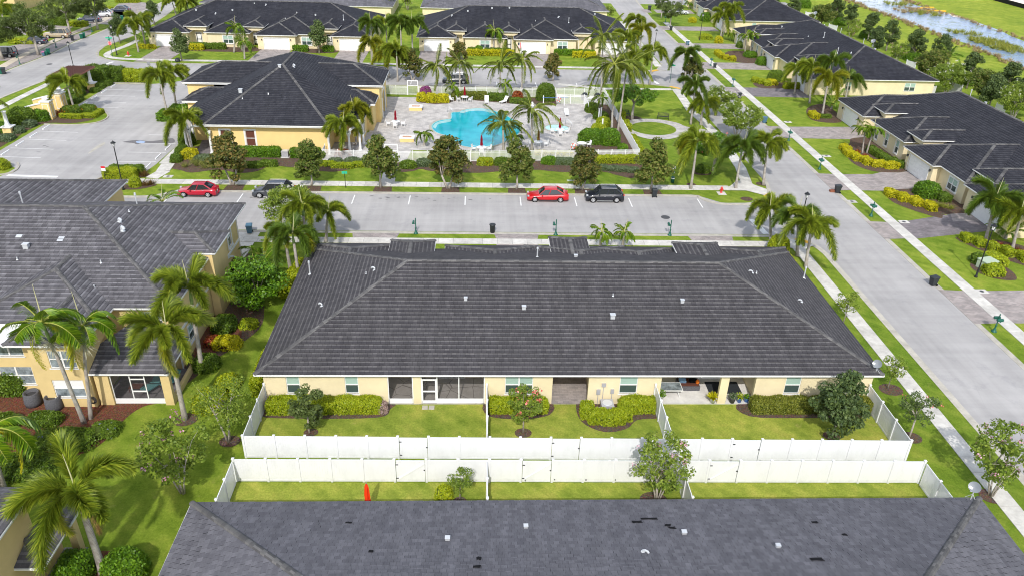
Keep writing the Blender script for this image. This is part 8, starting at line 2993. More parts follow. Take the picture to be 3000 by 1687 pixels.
s3 = thing('sign','small mint-green sign on a thin post in the verge by the parked cars','sign',(q.x,q.y,0))
MB().tube((0,0,0),(0,0,1.9),.035,n=8).obj('post','black_metal',s3)
MB().box(-.32,.32,-.03,.0,1.75,2.05).obj('sign_plate','sign_mint',s3) if 'sign_mint' in MATS else MB().box(-.32,.32,-.03,0,1.75,2.05).obj('sign_plate','sign_green',s3)
q = Z(1,806,1378)
s4 = thing('sign','red and white notice sign in front of the parking island hedge','sign',(q.x,q.y,0))
MB().tube((0,0,0),(0,0,1.5),.03,n=8).obj('post','black_metal',s4)
MB().box(-.24,.24,-.03,0,1.3,1.65).obj('sign_plate','sign_white',s4)
MB().box(-.24,.24,-.034,-.03,1.65,1.9).obj('red_header','stop_red',s4)
MB().box(-.15,.15,-.038,-.034,1.42,1.46).obj('print','sign_grey',s4)
for z,x,y,lb in ((1,1092,590,'grey sign on a short post behind the north parking hedge'),(2,1000,628,'dark sign on the north kerb beside the clubhouse')):
 q = Z(z,x,y)
 s5 = thing('sign',lb,'sign',(q.x,q.y + (3 if z == 1 else 0),0),0,'small dark back-facing signs')
 MB().tube((0,0,0),(0,0,1.6),.04,n=8).obj('post','black_metal',s5)
 MB().box(-.28,.28,-.03,0,1.4,2.0 if z == 1 else 1.6).obj('sign_plate','sign_grey',s5)
# pet waste station
q = Z(3,1212,1385)
ps_ = thing('pet_waste_station','green pet waste station with white sign plates on the park lawn','waste station',(q.x,q.y,0))
MB().tube((0,0,0),(0,0,2.1),.035,n=8).obj('post','green_metal',ps_)
MB().lathe([(.2,.1),(.22,.75),(.22,.82),(.1,.86)],(0,-.24,0),14).obj('waste_can','green_metal',ps_,True)
MB().lathe([(.225,.6),(.225,.72)],(0,-.24,0),14).obj('band','sign_white',ps_)
MB().box(-.18,.18,-.08,0,1.18,1.5).obj('bag_dispenser','green_metal',ps_)
MB().box(-.17,.17,-.085,-.08,1.3,1.42).obj('notice','sign_white',ps_)
MB().box(-.2,.2,-.04,-.01,1.75,2.1).obj('sign_plate','sign_white',ps_)
MB().box(-.05,.05,-.045,-.04,1.84,2.0).obj('pictogram','green_metal',ps_)
# utility boxes
q = Z(8,1650,660)
ub = thing('utility_box','pale green utility box between the clipped bushes at the right','utility box',(q.x,q.y,0),rad(15))
MB().box(-.75,.75,-.55,.55,0,.85).obj('cabinet','sage_paint' if 'sage_paint' in MATS else 'ac_grey',ub)
MB().box(-.8,.8,-.6,.6,.85,.92).obj('lid','sage_paint' if 'sage_paint' in MATS else 'ac_grey',ub)
q = Z(12,915,935)
ub = thing('storage_box','white rounded lid of a storage box behind the foreground roof edge','storage box',(q.x,33.4,0))
mb = MB()
mb.box(-.7,.7,-.45,.45,0,.9)
mb.obj('bin_body','white_vinyl',ub)
MB().lathe([(.75,0),(.7,.12),(.45,.22),(.1,.26)],(0,0,.9),4).obj('lid','white_vinyl',ub).rotation_euler = (0,0,rad(45))
q = Z(3,455,1190)
for z,x,y,lb in ((3,435,1372,'flat green valve box lid in the street lawn, left'),(3,478,1373,'flat grey valve box lid in the street lawn, right')):
 q = Z(z,x,y)
 b_ = MB().box(-.3,.3,-.2,.2,0,.05).obj('valve_box','sage_paint' if 'left' in lb else 'ac_grey')
 b_.location = (q.x,q.y,0)
 tag(b_,lb,'valve box')
# wheel stops
WS = 'white wheel stops of the parking lot'
wsm = MB()
pr = [(-.09,0),(.09,0),(.06,.13),(-.06,.13)]
for x in (-.95,.95):
 wsm.v += [(a,x,z) for a,z in pr]
wsm.f += [(0,1,5,4),(1,2,6,5),(2,3,7,6),(3,0,4,7),(3,2,1,0),(4,5,6,7)]
wsm.m += [0] * 6
wsme = wsm.mesh('wheel_stop','sign_white')
for i,(x,y,lb) in enumerate([(-60.45,130.55,'north row, farthest back'),(-60.45,126.95,'north row, second'),(-60.45,123.3,'north row, third'),(-60.45,119.8,'north row, nearest the entry island'),
        (-60.45,107.9,'left row, just below the entry island'),(-60.45,104.4,'left row, second below the island'),(-60.45,100.8,'left row, third'),(-60.45,97.2,'left row, cut by the picture edge'),
        (-41.0,100.0,'clubhouse row, farthest back'),(-41.0,96.5,'clubhouse row, middle'),(-41.0,93.0,'clubhouse row, next to the island hedge')]):
 o = link('wheel_stop',wsme,None,(x,y,.014))
 tag(o,'white wheel stop, ' + lb,'wheel stop',WS)
# ================================================================ entry features
def pedestal_column(root,x,y,h=2.9):
 MB().box(x - .55,x + .55,y - .55,y + .55,0,.95).obj('pedestal','stucco_gold',root)
 MB().box(x - .7,x + .7,y - .7,y + .7,.95,1.08).obj('pedestal_cap','white_trim',root)
 MB().lathe([(.42,1.08),(.42,1.2),(.30,1.35),(.26,1.5),(.20,h),(.32,h + .12),(.34,h + .2)],(x,y,0),14).obj('column','white_trim',root,True)
pg = thing('pergola','brown slatted pergola on white columns at the edge of the parking lot','pergola',(0,0,0))
c1_,c2_ = Z(1,690,668),Z(1,600,708)
px_,py_ = -63.0,128.6
for x,y in ((px_,py_),(px_ - .1,py_ - 5.2),(px_ - 2.6,py_ + .1),(px_ - 2.7,py_ - 5.1)):
 pedestal_column(pg,x,y)
for x in (px_ + .2,px_ - 2.9):
 MB().box(x - .07,x + .07,py_ - 6.2,py_ + 1.0,3.1,3.3).obj('beam','pergola_brown',pg)
for i in range(22):
 y = py_ - 6.0 + i * .32
 MB().box(px_ - 3.6,px_ + .9,y - .05,y + .05,3.3,3.46).obj('rafter','pergola_brown',pg)
for i in range(15):
 x = px_ - 3.3 + i * .28
 MB().box(x - .03,x + .03,py_ - 6.2,py_ + 1.0,3.46,3.53).obj('slat','pergola_brown',pg)
ew = 'yellow entry walls beside the parking lot'
def entry_wall(label,x,y,wx_):
 r_ = thing('entry_wall',label,'entry wall',(x,y,0),0,ew)
 MB().box(-.6,.6,-.6,.6,0,2.5).obj('pier','stucco_gold',r_)
 for (a,b,c,d) in ((-.35,.35,-.63,-.6),(.6,.63,-.35,.35)):
  fm_ = MB()
  if c < -.6:
   fm_.box(-.42,-.34,-.63,-.6,.4,2.2); fm_.box(.34,.42,-.63,-.6,.4,2.2); fm_.box(-.42,.42,-.632,-.6,2.2,2.28); fm_.box(-.42,.42,-.632,-.6,.32,.4)
  else:
   fm_.box(.6,.63,-.42,-.34,.4,2.2); fm_.box(.6,.63,.34,.42,.4,2.2); fm_.box(.6,.632,-.42,.42,2.2,2.28); fm_.box(.6,.632,-.42,.42,.32,.4)
  fm_.obj('panel_moulding','white_trim',r_)
 MB().box(-.72,.72,-.72,.72,2.5,2.66).obj('pier_cap','white_trim',r_)
 MB().lathe([(.30,2.66),(.26,2.78),(.45,2.85),(.48,2.98),(.2,3.04)],n=16).obj('finial','white_trim',r_,True)
 n = 7
 wl,cp_ = MB(),MB()
 for i in range(n):
  x0,x1 = -.6 - (wx_ - .6) * i / n,-.6 - (wx_ - .6) * (i + 1) / n
  z0 = 2.15 - .75 * (i / n) ** 1.3 + 0 * 1
  z1 = 2.15 - .75 * ((i + 1) / n) ** 1.3
  for mb_,lo,hi,t in ((wl,None,0,.2),(cp_,0,.14,.3)):
   za,zb = z0 + hi,z1 + hi
   la,lb_ = (0,0) if lo is None else (z0,z1)
   b = len(mb_.v)
   mb_.v += [(x0,-t,la),(x1,-t,lb_),(x1,t,lb_),(x0,t,la),(x0,-t,za),(x1,-t,zb),(x1,t,zb),(x0,t,za)]
   for q in ((0,3,2,1),(4,5,6,7),(0,1,5,4),(1,2,6,5),(2,3,7,6),(3,0,4,7)):
    mb_.f.append(tuple(b + k for k in q))
    mb_.m.append(0)
 wl.obj('wall','stucco_gold',r_)
 cp_.obj('coping','white_trim',r_)
entry_wall('yellow entry pier with curved wing wall, the nearer one',-61.9,112.2,3.6)
entry_wall('yellow entry pier with curved wing wall, the farther one',-62.2,116.6,4.0)
pd_ = thing('entry_column','white column on a yellow pedestal among shrubs at the left edge','column',(0,0,0))
q = Z(1,75,1015)
pedestal_column(pd_,q.x,q.y)
# ================================================================ pool court things
def umbrella(label,p,mat='umbrella_maroon',h=2.4,fat=1.0,group='closed pool umbrellas',z0=.7):
 root = thing('umbrella',label,'umbrella',(p[0],p[1],.03),0,group)
 MB().tube((0,0,0),(0,0,h),.025,n=8).obj('pole','white_metal' if mat != 'umbrella_red' else 'iron',root)
 mb = MB()
 n = 12
 prof = [(.17 * fat,z0 + .25),(.19 * fat,z0 + .4),(.14 * fat,z0 + .75),(.15 * fat,z0 + 1.0),(.10 * fat,h - .25),(.03,h)]
 b = len(mb.v)
 for k,(r,z) in enumerate(prof):
  for i in range(n):
   t = 2 * math.pi * i / n + k * .08
   rr3 = r * (1.12 if i % 2 else .78)
   mb.v.append((rr3 * math.cos(t),rr3 * math.sin(t),z))
 for k in range(len(prof) - 1):
  for i in range(n):
   j = (i + 1) % n
   o = b + k * n
   mb.f.append((o + i,o + j,o + n + j,o + n + i))
   mb.m.append(0)
 mb.obj('folded_canopy',mat,root)
 MB().lathe([(.03,h),(.035,h + .06),(.01,h + .1)],n=8).obj('finial','sign_grey',root)
 return root
def pool_chair(label,p,rz,group='white pool chairs'):
 root = thing('pool_chair',label,'chair',(p[0],p[1],.03),rz,group)
 MB().box(-.26,.26,-.25,.25,.40,.44).obj('seat','white_metal',root)
 MB().box(-.25,.25,-.02,.02,0,.52,0,Matrix.Translation((0,.25,.44)) @ Matrix.Rotation(rad(-14),4,'X')).obj('backrest','white_metal',root)
 for x,y in ((-.25,-.24),(.25,-.24),(-.25,.26),(.25,.26)):
  MB().tube((x,y,0),(x,y * .96,.42 if y > 0 else .62),.022,n=6).obj('leg','white_metal',root)
 for x in (-.27,.27):
  MB().box(x - .03,x + .03,-.28,.3,.62,.65).obj('armrest','white_metal',root)
 return root
def pool_table(label,p):
 root = thing('pool_table',label,'table',(p[0],p[1],.03),0,'round white pool tables')
 MB().lathe([(.62,.68),(.64,.71),(.62,.73),(.03,.73)],n=24).obj('tabletop','white_metal',root)
 for k in range(4):
  t = rad(45 + 90 * k)
  MB().tube((.45 * math.cos(t),.45 * math.sin(t),0),(.40 * math.cos(t),.40 * math.sin(t),.69),.025,n=6).obj('leg','white_metal',root)
sets = (((-12.1,111.0),'by the clubhouse arch',(0,180,270),True),((-2.3,125.0),'behind the pool, between hedge and water',(200,330,100),True),
  ((0.4,100.0),'at the near pool edge behind the pickets',(20,160,270),True),((11.7,108.4),'beside the round spa',(10,170,270),True),
  ((8.2,102.6),'near the street fence, right of the pool',(10,170),True),((14.2,102.4),'at the near right corner of the deck',(20,190),False))
wh = {0: 'right',1: 'left',2: 'near'}
for (x,y),lb,angs,um in sets:
 pool_table('round white table ' + lb,(x,y))
 if um:
  umbrella('closed maroon umbrella over the table ' + lb,(x,y))
 for i,a in enumerate(angs):
  t = rad(a)
  pool_chair('white chair, %s, at the table %s' % (wh[i],lb),(x + 1.05 * math.cos(t),y + 1.05 * math.sin(t)),t - math.pi / 2)
pool_chair('lone white chair left of the table behind the pool',(-4.4,124.4),rad(60))
pool_chair('white chair by the pole near the equipment fence',(8.6,121.4),rad(30))
def lounger(label,p,rz,up=35):
 root = thing('sun_lounger',label,'sun lounger',(p[0],p[1],.03),rz,'white pool loungers')
 MB().box(-.32,.32,-.75,.45,.30,.35).obj('bed','white_metal',root)
 MB().box(-.32,.32,0,.85,0,.04,0,Matrix.Translation((0,.45,.32)) @ Matrix.Rotation(rad(up),4,'X')).obj('backrest','white_metal',root)
 for x,y in ((-.28,-.7),(.28,-.7),(-.28,.5),(.28,.5)):
  MB().tube((x,y,0),(x,y,.31),.025,n=6).obj('leg','white_metal',root)
lounger('white lounger straight behind the pool',Z(13,830,235),rad(0),55)
lounger('white lounger turned toward the pool, right of the first',Z(13,1010,235),rad(-40),50)
lounger('white lounger lying alone between spa and enclosure',Z(13,1693,365),rad(0),25)
for (x,y),lb in (((-9.8,119.6),'farther'),((-9.9,104.4),'nearer')):
 r_ = thing('fire_pit','yellow gas fire pit with white rim and gravel bed, the %s one' % lb,'fire pit',(x,y,.03),0,'yellow fire pits on the pool deck')
 MB().box(-.95,.95,-.65,.65,0,.5).obj('base','stucco_gold',r_)
 t_ = MB()
 t_.box(-1.05,1.05,-.75,-.42,.5,.6); t_.box(-1.05,1.05,.42,.75,.5,.6); t_.box(-1.05,-.62,-.42,.42,.5,.6); t_.box(.62,1.05,-.42,.42,.5,.6)
 t_.obj('rim','white_trim',r_)
 MB().box(-.62,.62,-.42,.42,.5,.56).obj('gravel','gravel_pink',r_)
# rails, posts, ring
for label,a,b in (('steel handrail at the pool steps',Z(13,405,335),Z(13,465,345)),('white handrail at the round spa',Z(13,1680,470),Z(13,1750,490))):
 r_ = thing('handrail',label,'handrail',(a.x,a.y,.03),0,'pool handrails')
 d = b - a
 for dy in (0,.5):
  mb = MB()
  mb.path([(0,dy,0),(0,dy,.8),(d.x * .3,d.y * .3 + dy,.9),(d.x,d.y + dy,.45),(d.x,d.y + dy,0)],[.025] * 5,6)
  mb.obj('rail','galvanised',r_,True)
for z,x,y,lb in ((13,2035,428,'white shower post left of its twin'),(13,2058,420,'white shower post right of its twin'),(13,2072,545,'white post by the lime bush')):
 q = Z(z,x,y)
 r_ = thing('shower_post',lb,'post',(q.x,q.y,.03),0,'white posts on the pool deck')
 MB().box(-.09,.09,-.09,.09,0,1.9).obj('post','white_vinyl',r_)
 MB().box(-.11,.11,-.11,.11,1.9,1.96).obj('cap','white_vinyl',r_)
q = Z(13,1440,258)
r_ = thing('reach_pole','rescue pole laid on white posts before the equipment fence','rescue pole',(q.x,q.y,.03))
for x in (0,3.4):
 MB().box(x - .06,x + .06,-.06,.06,0,1.6).obj('post','white_vinyl',r_)
MB().tube((-.2,-.1,1.25),(4.0,-.1,1.3),.03,n=8).obj('pole','pot_blue',r_)
for z,x,y,lb in ((13,1605,250,'orange and white life ring on the equipment fence'),(13,1762,760,'orange life ring on the street-side pool fence')):
 q = Z(z,x,y)
 r_ = thing('life_ring',lb,'life ring',(q.x,q.y - .15,.55),0,'life rings')
 for part,ph in (('ring_orange',0),('ring_white',1)):
  mb = MB()
  for k in range(4):
   t0 = (k * 2 + ph) * math.pi / 4
   mb.path([(.32 * math.cos(t0 + j * math.pi / 16),0,.35 + .32 * math.sin(t0 + j * math.pi / 16)) for j in range(5)],[.07] * 5,6)
  mb.obj(part,'life_ring' if ph == 0 else 'sign_white',r_,True)
# grill enclosure: dark grills and white counter
for k,(x,y) in enumerate(((15.6 + 1.9,126.9),(19.6,126.9))):
 r_ = thing('grill',('black covered grill in the pool enclosure, left','black covered grill in the pool enclosure, right')[k],'grill',(x,y,0.03),0,'black grills')
 MB().box(-.55,.55,-.35,.35,.0,.85).obj('cabinet','plastic_dark',r_)
 MB().lathe([(.45,.85),(.42,1.05),(.25,1.2),(.05,1.24)],n=12).obj('hood','bin_black',r_)
r_ = thing('picnic_table','white picnic table in the pool enclosure','table',(18.6,125.4,.03))
MB().box(-.9,.9,-.38,.38,.70,.76).obj('tabletop','white_metal',r_)
MB().box(-.9,.9,-.85,-.6,.42,.46).obj('bench','white_metal',r_)
MB().box(-.9,.9,.6,.85,.42,.46).obj('bench','white_metal',r_)
for x in (-.7,.7):
 MB().box(x - .04,x + .04,-.8,.8,.36,.42).obj('cross_brace','white_metal',r_)
 MB().box(x - .04,x + .04,-.3,.3,0,.7).obj('leg','white_metal',r_)
# park benches
def bench(label,p,rz):
 root = thing('park_bench',label,'bench',(p[0],p[1],.03),rz,'black park benches')
 st = MB()
 for i in range(5):
  st = MB().box(-.85,.85,-.22 + i * .10,-.15 + i * .10,.43,.46)
  st.obj('seat_slat','black_metal',root)
 for i in range(10):
  x = -.78 + i * .17
  MB().box(x,x + .07,0,.025,.05,.55,0,Matrix.Translation((0,.27,.44)) @ Matrix.Rotation(rad(-12),4,'X')).obj('back_slat','black_metal',root)
 for x in (-.85,.85):
  MB().box(x - .03,x + .03,-.25,-.19,0,.66).obj('leg','black_metal',root)
  MB().box(x - .03,x + .03,.24,.30,0,.9).obj('leg','black_metal',root)
  MB().box(x - .03,x + .03,-.27,.3,.66,.70).obj('armrest','black_metal',root)
bench('black slatted bench beside the paved ring of the round lawn',(28.5,116.6),rad(-14))
bench('black slatted bench in the shade of the wide park tree',(22.6,117.6),rad(20))
# black bag and dark things at the oak
q = Z(1,1348,470)
r_ = MB().lathe([(.42,0),(.5,.25),(.38,.55),(.1,.7)],n=10).obj('rubbish_bag','bin_black')
r_.location = (q.x,q.y,0)
tag(r_,'black rubbish bag under the dark oak on the north-west verge','rubbish bag')
q = Z(8,488,85)
r_ = MB().box(-.35,.35,-.2,.2,0,.25).obj('cardboard_box','pot_brown')
r_.location = (q.x,q.y,.01)
tag(r_,'brown carton lying beside the black bin at the gutter','carton')
# ================================================================ back yard things
# AC units
def ac_round(label,p):
 r_ = thing('air_conditioner',label,'air conditioner',(p[0],p[1],0))
 mb = MB()
 for i in range(4):
  pass
 MB().box(-.42,.42,-.42,.42,.05,.78).obj('cabinet','ac_grey',r_)
 MB().box(-.45,.45,-.45,.45,.78,.84).obj('top_cover','ac_grey',r_)
 MB().lathe([(.34,.84),(.36,.86),(.34,.875)],n=20).obj('fan_ring','galvanised',r_)
 MB().lathe([(.32,.842),(.31,.85)],n=20).obj('fan_opening','plastic_dark',r_)
 bl = MB()
 for k in range(4):
  t = k * math.pi / 2
  bl.box(.04,.30,-.07,.07,.855,.865,0,Matrix.Rotation(t,4,'Z'))
 bl.obj('fan_blades','galvanised',r_)
 MB().box(-.55,.55,-.55,.55,0,.05).obj('pad','sidewalk',r_)
ac_round('grey square air conditioner inside the curved lime hedge',(9.3,44.1))
ac_round('grey air conditioner on a stand before the clubhouse wall',(-25.0,97.2))
# round planters at the townhouse: dark ringed heat pumps
for k,(z,x,y) in enumerate(((9,215,290),(9,360,320))):
 q = Z(z,x,y)
 r_ = thing('round_planter',('round dark grey air handler drum, left of two by the townhouse','round dark grey air handler drum, right of two by the townhouse')[k],'drum',(q.x,q.y + .45,0),0,'round drums beside the townhouse')
 MB().lathe([(.56,0),(.58,.3),(.52,1.0),(.50,1.02),(.40,1.02),(.38,.75),(.3,.74)],n=20).obj('drum','pot_grey',r_,True)
 MB().lathe([(.38,.80),(.36,.82)],n=16).obj('grille','plastic_dark',r_)
# hose reel
q = Z(9,755,265)
r_ = thing('hose_reel','coiled black garden hose hanging on the townhouse wall','garden hose',(-25.95 - .9,44.55,.75))
mb = MB()
for k in range(4):
 rr4 = .30 - .04 * k
 mb.path([(rr4 * math.cos(t),-.03 * k,rr4 * math.sin(t)) for t in [i * math.pi / 8 for i in range(17)]],[.022] * 17,5)
mb.obj('hose','plastic_dark',r_,True)
# porch furniture (townhouse)
for k,(x,y) in enumerate(((-23.6,46.8),(-22.5,47.4))):
 r_ = thing('lounge_chair',('teal cushioned lounge chair in the screened porch, left','teal cushioned lounge chair in the screened porch, right')[k],'chair',(x,y,.06),rad(-30),'teal porch chairs')
 MB().box(-.35,.35,-.8,.3,.32,.42).obj('seat_cushion','cushion_teal',r_)
 MB().box(-.35,.35,0,.7,0,.1,0,Matrix.Translation((0,.3,.36)) @ Matrix.Rotation(rad(48),4,'X')).obj('back_cushion','cushion_teal',r_)
 for a,b in ((-.33,-.75),(.33,-.75),(-.33,.3),(.33,.3)):
  MB().tube((a,b,0),(a,b,.33),.02,n=5).obj('leg','wood_dark',r_)
r_ = thing('side_table','low brown table in the screened porch','table',(-24.7,46.6,.06))
MB().box(-.45,.45,-.3,.3,.38,.42).obj('tabletop','wood_dark',r_)
for a,b in ((-.4,-.25),(.4,-.25),(-.4,.25),(.4,.25)):
 MB().box(a - .02,a + .02,b - .02,b + .02,0,.38).obj('leg','wood_dark',r_)
# open patio of the third unit
r_ = thing('glass_table','glass-topped patio table with cream frame, left on the open patio','table',(14.25,46.2,.05))
MB().box(-.85,.85,-.5,.5,.68,.70).obj('tabletop','pane_grey',r_)
fr = MB()
fr.box(-.9,.9,-.55,-.5,.66,.72); fr.box(-.9,.9,.5,.55,.66,.72); fr.box(-.9,-.85,-.5,.5,.66,.72); fr.box(.85,.9,-.5,.5,.66,.72)
fr.obj('frame','white_trim',r_)
for a in (-.75,.75):
 MB().tube((a,-.45,0),(a * .7,.45,.67),.025,n=6).obj('leg','white_trim',r_)
 MB().tube((a,.45,0),(a * .7,-.45,.67),.025,n=6).obj('leg','white_trim',r_)
r_ = thing('daybed','dark wicker daybed with grey canopy on the open patio','daybed',(15.9,47.1,.05))
MB().box(-.8,.8,-.5,.6,0,.38).obj('base','pot_grey',r_)
MB().box(-.72,.72,-.42,.5,.38,.46).obj('cushion','wood_dark',r_)
MB().box(-.75,.75,0.05,.95,0,.05,0,Matrix.Translation((0.1,-.1,1.15)) @ Matrix.Rotation(rad(12),4,'X')).obj('canopy','ac_grey',r_)
for a in (-.7,.8):
 MB().tube((a,.5,.38),(a,.5,1.25),.025,n=6).obj('canopy_post','pot_grey',r_)
for nm,mt_,x,y,lb in (('blanket','cloth_blue',-.45,.05,'pale blue folded cloth on the daybed'),('cushion','cloth_black',.35,.05,'black cushion on the daybed')):
 o = MB().box(-.25,.25,-.2,.2,0,.18).obj(nm,mt_)
 o.location = (15.9 + x,47.1 + y,.52)
 tag(o,lb,nm)
o = MB().lathe([(.12,0),(.16,.12),(.1,.26),(.02,.3)],n=10).obj('plush_toy','orange')
o.location = (16.55,46.95,.52)
tag(o,'small orange and white soft toy at the end of the daybed','toy')
o = MB().box(-1.25,1.25,-.75,.75,0,.012).obj('floor_mat','mat_dark')
o.location = (18.6,47.0,.052)
tag(o,'dark rectangular mat on the open patio behind the pillar','mat')
def potted(label,x,y,pot,leafm,r=.25,h=.4,lh=.5,L=.45,n=110,blades=False):
 root = thing('potted_plant',label,'potted plant',(x,y,.05),0,'potted plants on the open patio')
 MB().lathe([(r * .7,0),(r,h),(r * 1.1,h + .02),(r * .95,h + .03),(r * .9,h - .04)],n=14).obj('pot',pot,root,True)
 MB().lathe([(r * .9,h - .04),(r * .2,h - .02)],n=12).obj('soil','soil',root)
 rg = np.random.default_rng(int(x * 10))
 d = rg.normal(size=(n,3))
 d[:,2] = np.abs(d[:,2]) + .3
 d /= np.linalg.norm(d,axis=1,keepdims=True)
 C = d * rg.uniform(.3,1,(n,1)) * L + [0,0,h]
 if blades:
  W = np.cross(d,rg.normal(size=(n,3)))
  W /= np.linalg.norm(W,axis=1,keepdims=True)
  me = quads_mesh('leaves',d * L * .5 + [0,0,h],d,W,leafm,np.full(n,L * .5),np.full(n,.05))
 else:
  U,W = rand_axes(rg,n)
  me = quads_mesh('leaves',C,U,W,leafm,np.full(n,.07),np.full(n,.05))
 link('leaves',me,root)
potted('yellow spiky plant in a pale pot at the patio pillar',17.3,45.2,'pot_white','hedge_yellow',.24,.35,L=.6,n=70,blades=True)
potted('grey-green plant in a dark grey pot right of the pillar',18.75,45.2,'pot_grey','sage_blue',.24,.42,L=.42)
potted('green plant in a blue and white pot, middle of the row',19.3,45.25,'pot_blue','hedge_lime',.2,.35,L=.42)
potted('dense green plant in a blue pot at the end of the row',19.85,45.3,'pot_blue','leaf_bright',.2,.32,L=.36)
potted('light green plant leaning over the divider fence post',13.35,45.3,'pot_white','leaf_bright',.22,.5,L=.55,n=160)
for k,x in enumerate((-3.72,-3.25)):
 o = MB().box(-.2,.2,-.22,.22,0,.04).obj('stepping_stone','gutter')
 o.location = (x,44.62,.01)
 tag(o,('concrete stepping stone at the screen door, left','concrete stepping stone at the screen door, right')[k],'stepping stone','stepping stones')
# green birdbath-like tray in the hedge end
# lower yard: red umbrella, table, brick edging
umbrella('closed orange-red umbrella with grey tip behind the foreground roof',(-6.45,34.4),'umbrella_red',2.35,1.15,None,.35)
r_ = thing('patio_set','black wire patio chair beside the closed red umbrella','chair',(-5.75,34.3,.03),rad(150))
mb = MB()
for k in range(7):
 a = -.3 + k * .1
 mb.path([(a,.25,.45),(a * .9,.33,.8),(a * .5,.36,1.0)],[.012] * 3,4)
mb.path([(-.32,.25,.45),(-.3,.34,.9),(0,.37,1.05),(.3,.34,.9),(.32,.25,.45)],[.02] * 5,5)
mb.obj('backrest','black_metal',r_)
MB().lathe([(.3,.43),(.32,.45),(.3,.47)],n=14).obj('seat','black_metal',r_)
for a,b in ((-.25,-.25),(.25,-.25),(-.25,.25),(.25,.25)):
 MB().tube((a,b,0),(a * .9,b * .9,.44),.016,n=5).obj('leg','black_metal',r_)
MB().path([(-.33,.25,.45),(-.34,0,.66),(-.33,-.25,.45)],[.018] * 3,5).obj('armrest','black_metal',r_)
MB().path([(.33,.25,.45),(.34,0,.66),(.33,-.25,.45)],[.018] * 3,5).obj('armrest','black_metal',r_)
sheet('lower_patio',[(-9.2,34.3),(-2.6,34.35),(-2.4,32.0),(-9.4,32.0)],'patio_floor',.02)
be = link('brick_edging',None,None,(0,0,0),kind='structure')
bm = MB().box(-.14,.14,-.12,.12,0,.07).mesh('brick','brick_edge')
for i in range(24):
 link('brick',bm,be,(-9.1 + i * .29,34.12,.02),(0,0,rad(rs.uniform(-3,3))))
tuft('grass_clump','small tan grass tuft behind the foreground roof edge','grass clump',[(4.2,34.7)],'reed_tan',.5,90)
# low spot lights along the lower fence
for k,(z,x,y) in enumerate(((11,90,790),(11,290,788),(11,505,790),(11,705,790))):
 q = Z(z,x,y)
 r_ = thing('garden_light','small black garden spotlight at the lower fence, number %s from the left' % ('one','two','three','four')[k],'garden light',(q.x,q.y - .15,0),0,'black garden spotlights along the lower fence')
 MB().tube((0,0,0),(0,0,.22),.012,n=5).obj('stake','black_metal',r_)
 MB().tube((0,-.05,.2),(0,.08,.28),.045,.035,n=8).obj('lamp_head','black_metal',r_)
def dish(label,p,s=1.0,rz=0.0,mast=.7):
 r_ = thing('satellite_dish',label,'satellite dish',p,rz,'satellite dishes')
 MB().path([(0,0,-.1),(0,0,mast * .7),(.03,0,mast)],[.03] * 3,7).obj('mast','galvanised',r_)
 for a in (.35,-.35):
  MB().tube((a,.1,-.1),(0,0,mast * .6),.015,n=5).obj('strut','galvanised',r_)
 d_ = MB()
 n = 18
 R_ = .31 * s
 M = Matrix.Translation((0,-.05,mast + .22)) @ Matrix.Rotation(rad(52),4,'X')
 rings = [(0,0),(.5,.03),(1,.11)]
 b = len(d_.v)
 for r0,z0 in rings:
  for i in range(n):
   t = 2 * math.pi * i / n
   d_.v.append(tuple(M @ Vector((R_ * r0 * math.cos(t) * 1.12,R_ * r0 * math.sin(t),z0 * s))))
 for k in range(2):
  for i in range(n):
   j = (i + 1) % n
   d_.f.append((b + k * n + i,b + k * n + j,b + k * n + n + j,b + k * n + n + i))
   d_.m.append(0)
 d_.obj('reflector','dish_grey',r_,True)
 MB().path([tuple(M @ Vector((0,-R_,.1))),tuple(M @ Vector((0,-R_ * 1.1,.35))),tuple(M @ Vector((0,-R_ * .5,.62)))],[.015] * 3,5).obj('feed_arm','galvanised',r_)
 MB().box(-.09,.09,-.07,.07,-.05,.05,0,M @ Matrix.Translation((0,-R_ * .45,.62))).obj('receiver','white_metal',r_)
 return r_
flat('dish_grey',(0.24,0.26,0.28),0.4,0.4)
flat('sign_mint',(0.25,0.62,0.52),0.5,0.3)
q = Z(12,755,85,3.0)
dish('grey satellite dish on the right rear corner of the long villa',(28.7,44.9,3.0),1.0,rad(-60),.45)
q = Z(12,1395,940,2.9)
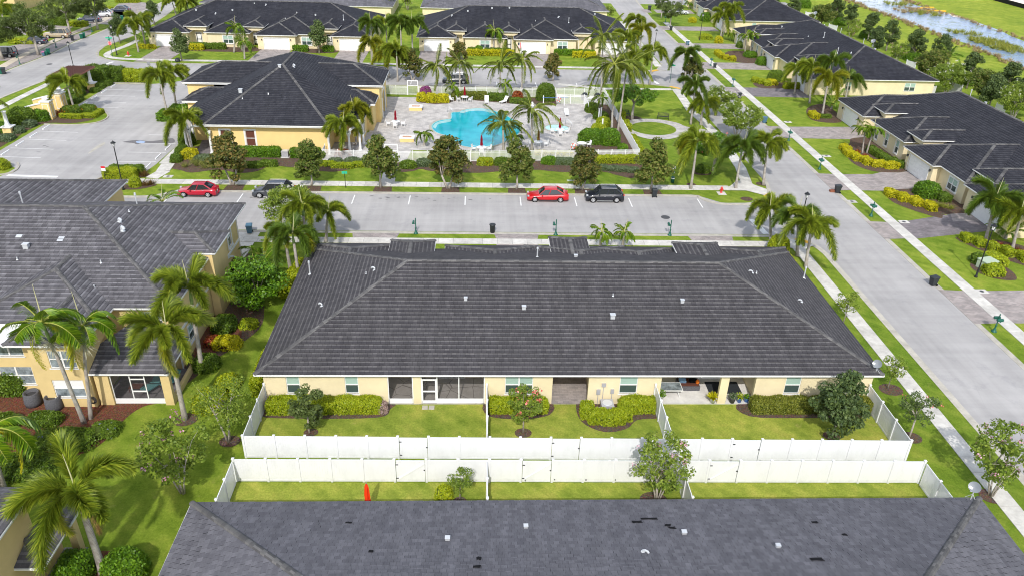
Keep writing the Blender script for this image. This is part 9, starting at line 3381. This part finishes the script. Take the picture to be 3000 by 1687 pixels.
dish('grey satellite dish on the rear eave of the foreground villa',(q.x,32.15,3.0),1.0,rad(-60),.75)
for z,x,y,lb in ((19,1050,475,'satellite dish on the ridge of the second villa'),(19,470,185,'satellite dish near the top of the second villa ridge')):
 q = Z(z,x,y,5.5)
 dish(lb,q,1.3,rad(-60),.8)
# flag at the villa north of the pool
q = Z(3,42,415)
r_ = thing('flag','small striped flag on a short pole beside the villa garage','flag',(q.x,q.y,0))
MB().tube((0,0,0),(0,0,2.4),.025,n=6).obj('pole','white_metal',r_)
for k in range(5):
 MB().box(.03 + .14 * k,.17 + .14 * k,-.01,.01,1.2,2.35).obj('stripe','stop_red' if k % 2 else 'sign_white',r_)
MB().box(.03,.35,-.014,.014,1.8,2.35).obj('canton','car_navy',r_)
q = Z(2,1920,330,1.9)
r_ = MB().path([(.28 * math.cos(i * math.pi / 8),0,.28 * math.sin(i * math.pi / 8)) for i in range(17)],[.07] * 17,6).obj('door_wreath','leaf_oak')
r_.location = (5.55,164.2,1.8)
tag(r_,'green wreath hanging by the entry of the villa north of the pool','wreath')
# construction booms in the canal, silt fence
for k,(a,b) in enumerate((((1505,98),(1665,86)),((1580,122),(1790,124)))):
 p,q = Z(19,*a),Z(19,*b)
 r_ = MB()
 m_ = (p + q) / 2 + Vector((0,.8,0))
 r_.path([p + Vector((0,0,.15)),p.lerp(m_,.5) + Vector((0,.3,.15)),m_ + Vector((0,0,.15)),m_.lerp(q,.5) + Vector((0,.2,.15)),q + Vector((0,0,.15))],[.22] * 5,8)
 o = r_.obj('floating_boom','yellow_pad')
 tag(o,('orange-yellow floating boom in the canal, upper','orange-yellow floating boom in the canal, lower')[k],'floating boom','floating booms')
r_ = thing('silt_fence','black silt fence along the bare lot at the top right corner','fence',(161.5,215,0))
mb = MB().box(-.05,.05,0,90,.0,1.2)
mb.obj('fabric','silt_fence',r_)
for k in range(24):
 MB().box(.05,.12,k * 3.8,k * 3.8 + .08,0,1.3).obj('stake','wood_dark',r_)
# rear windows of the two villas at the top edge
for xx,yy,nm in ():
 pass
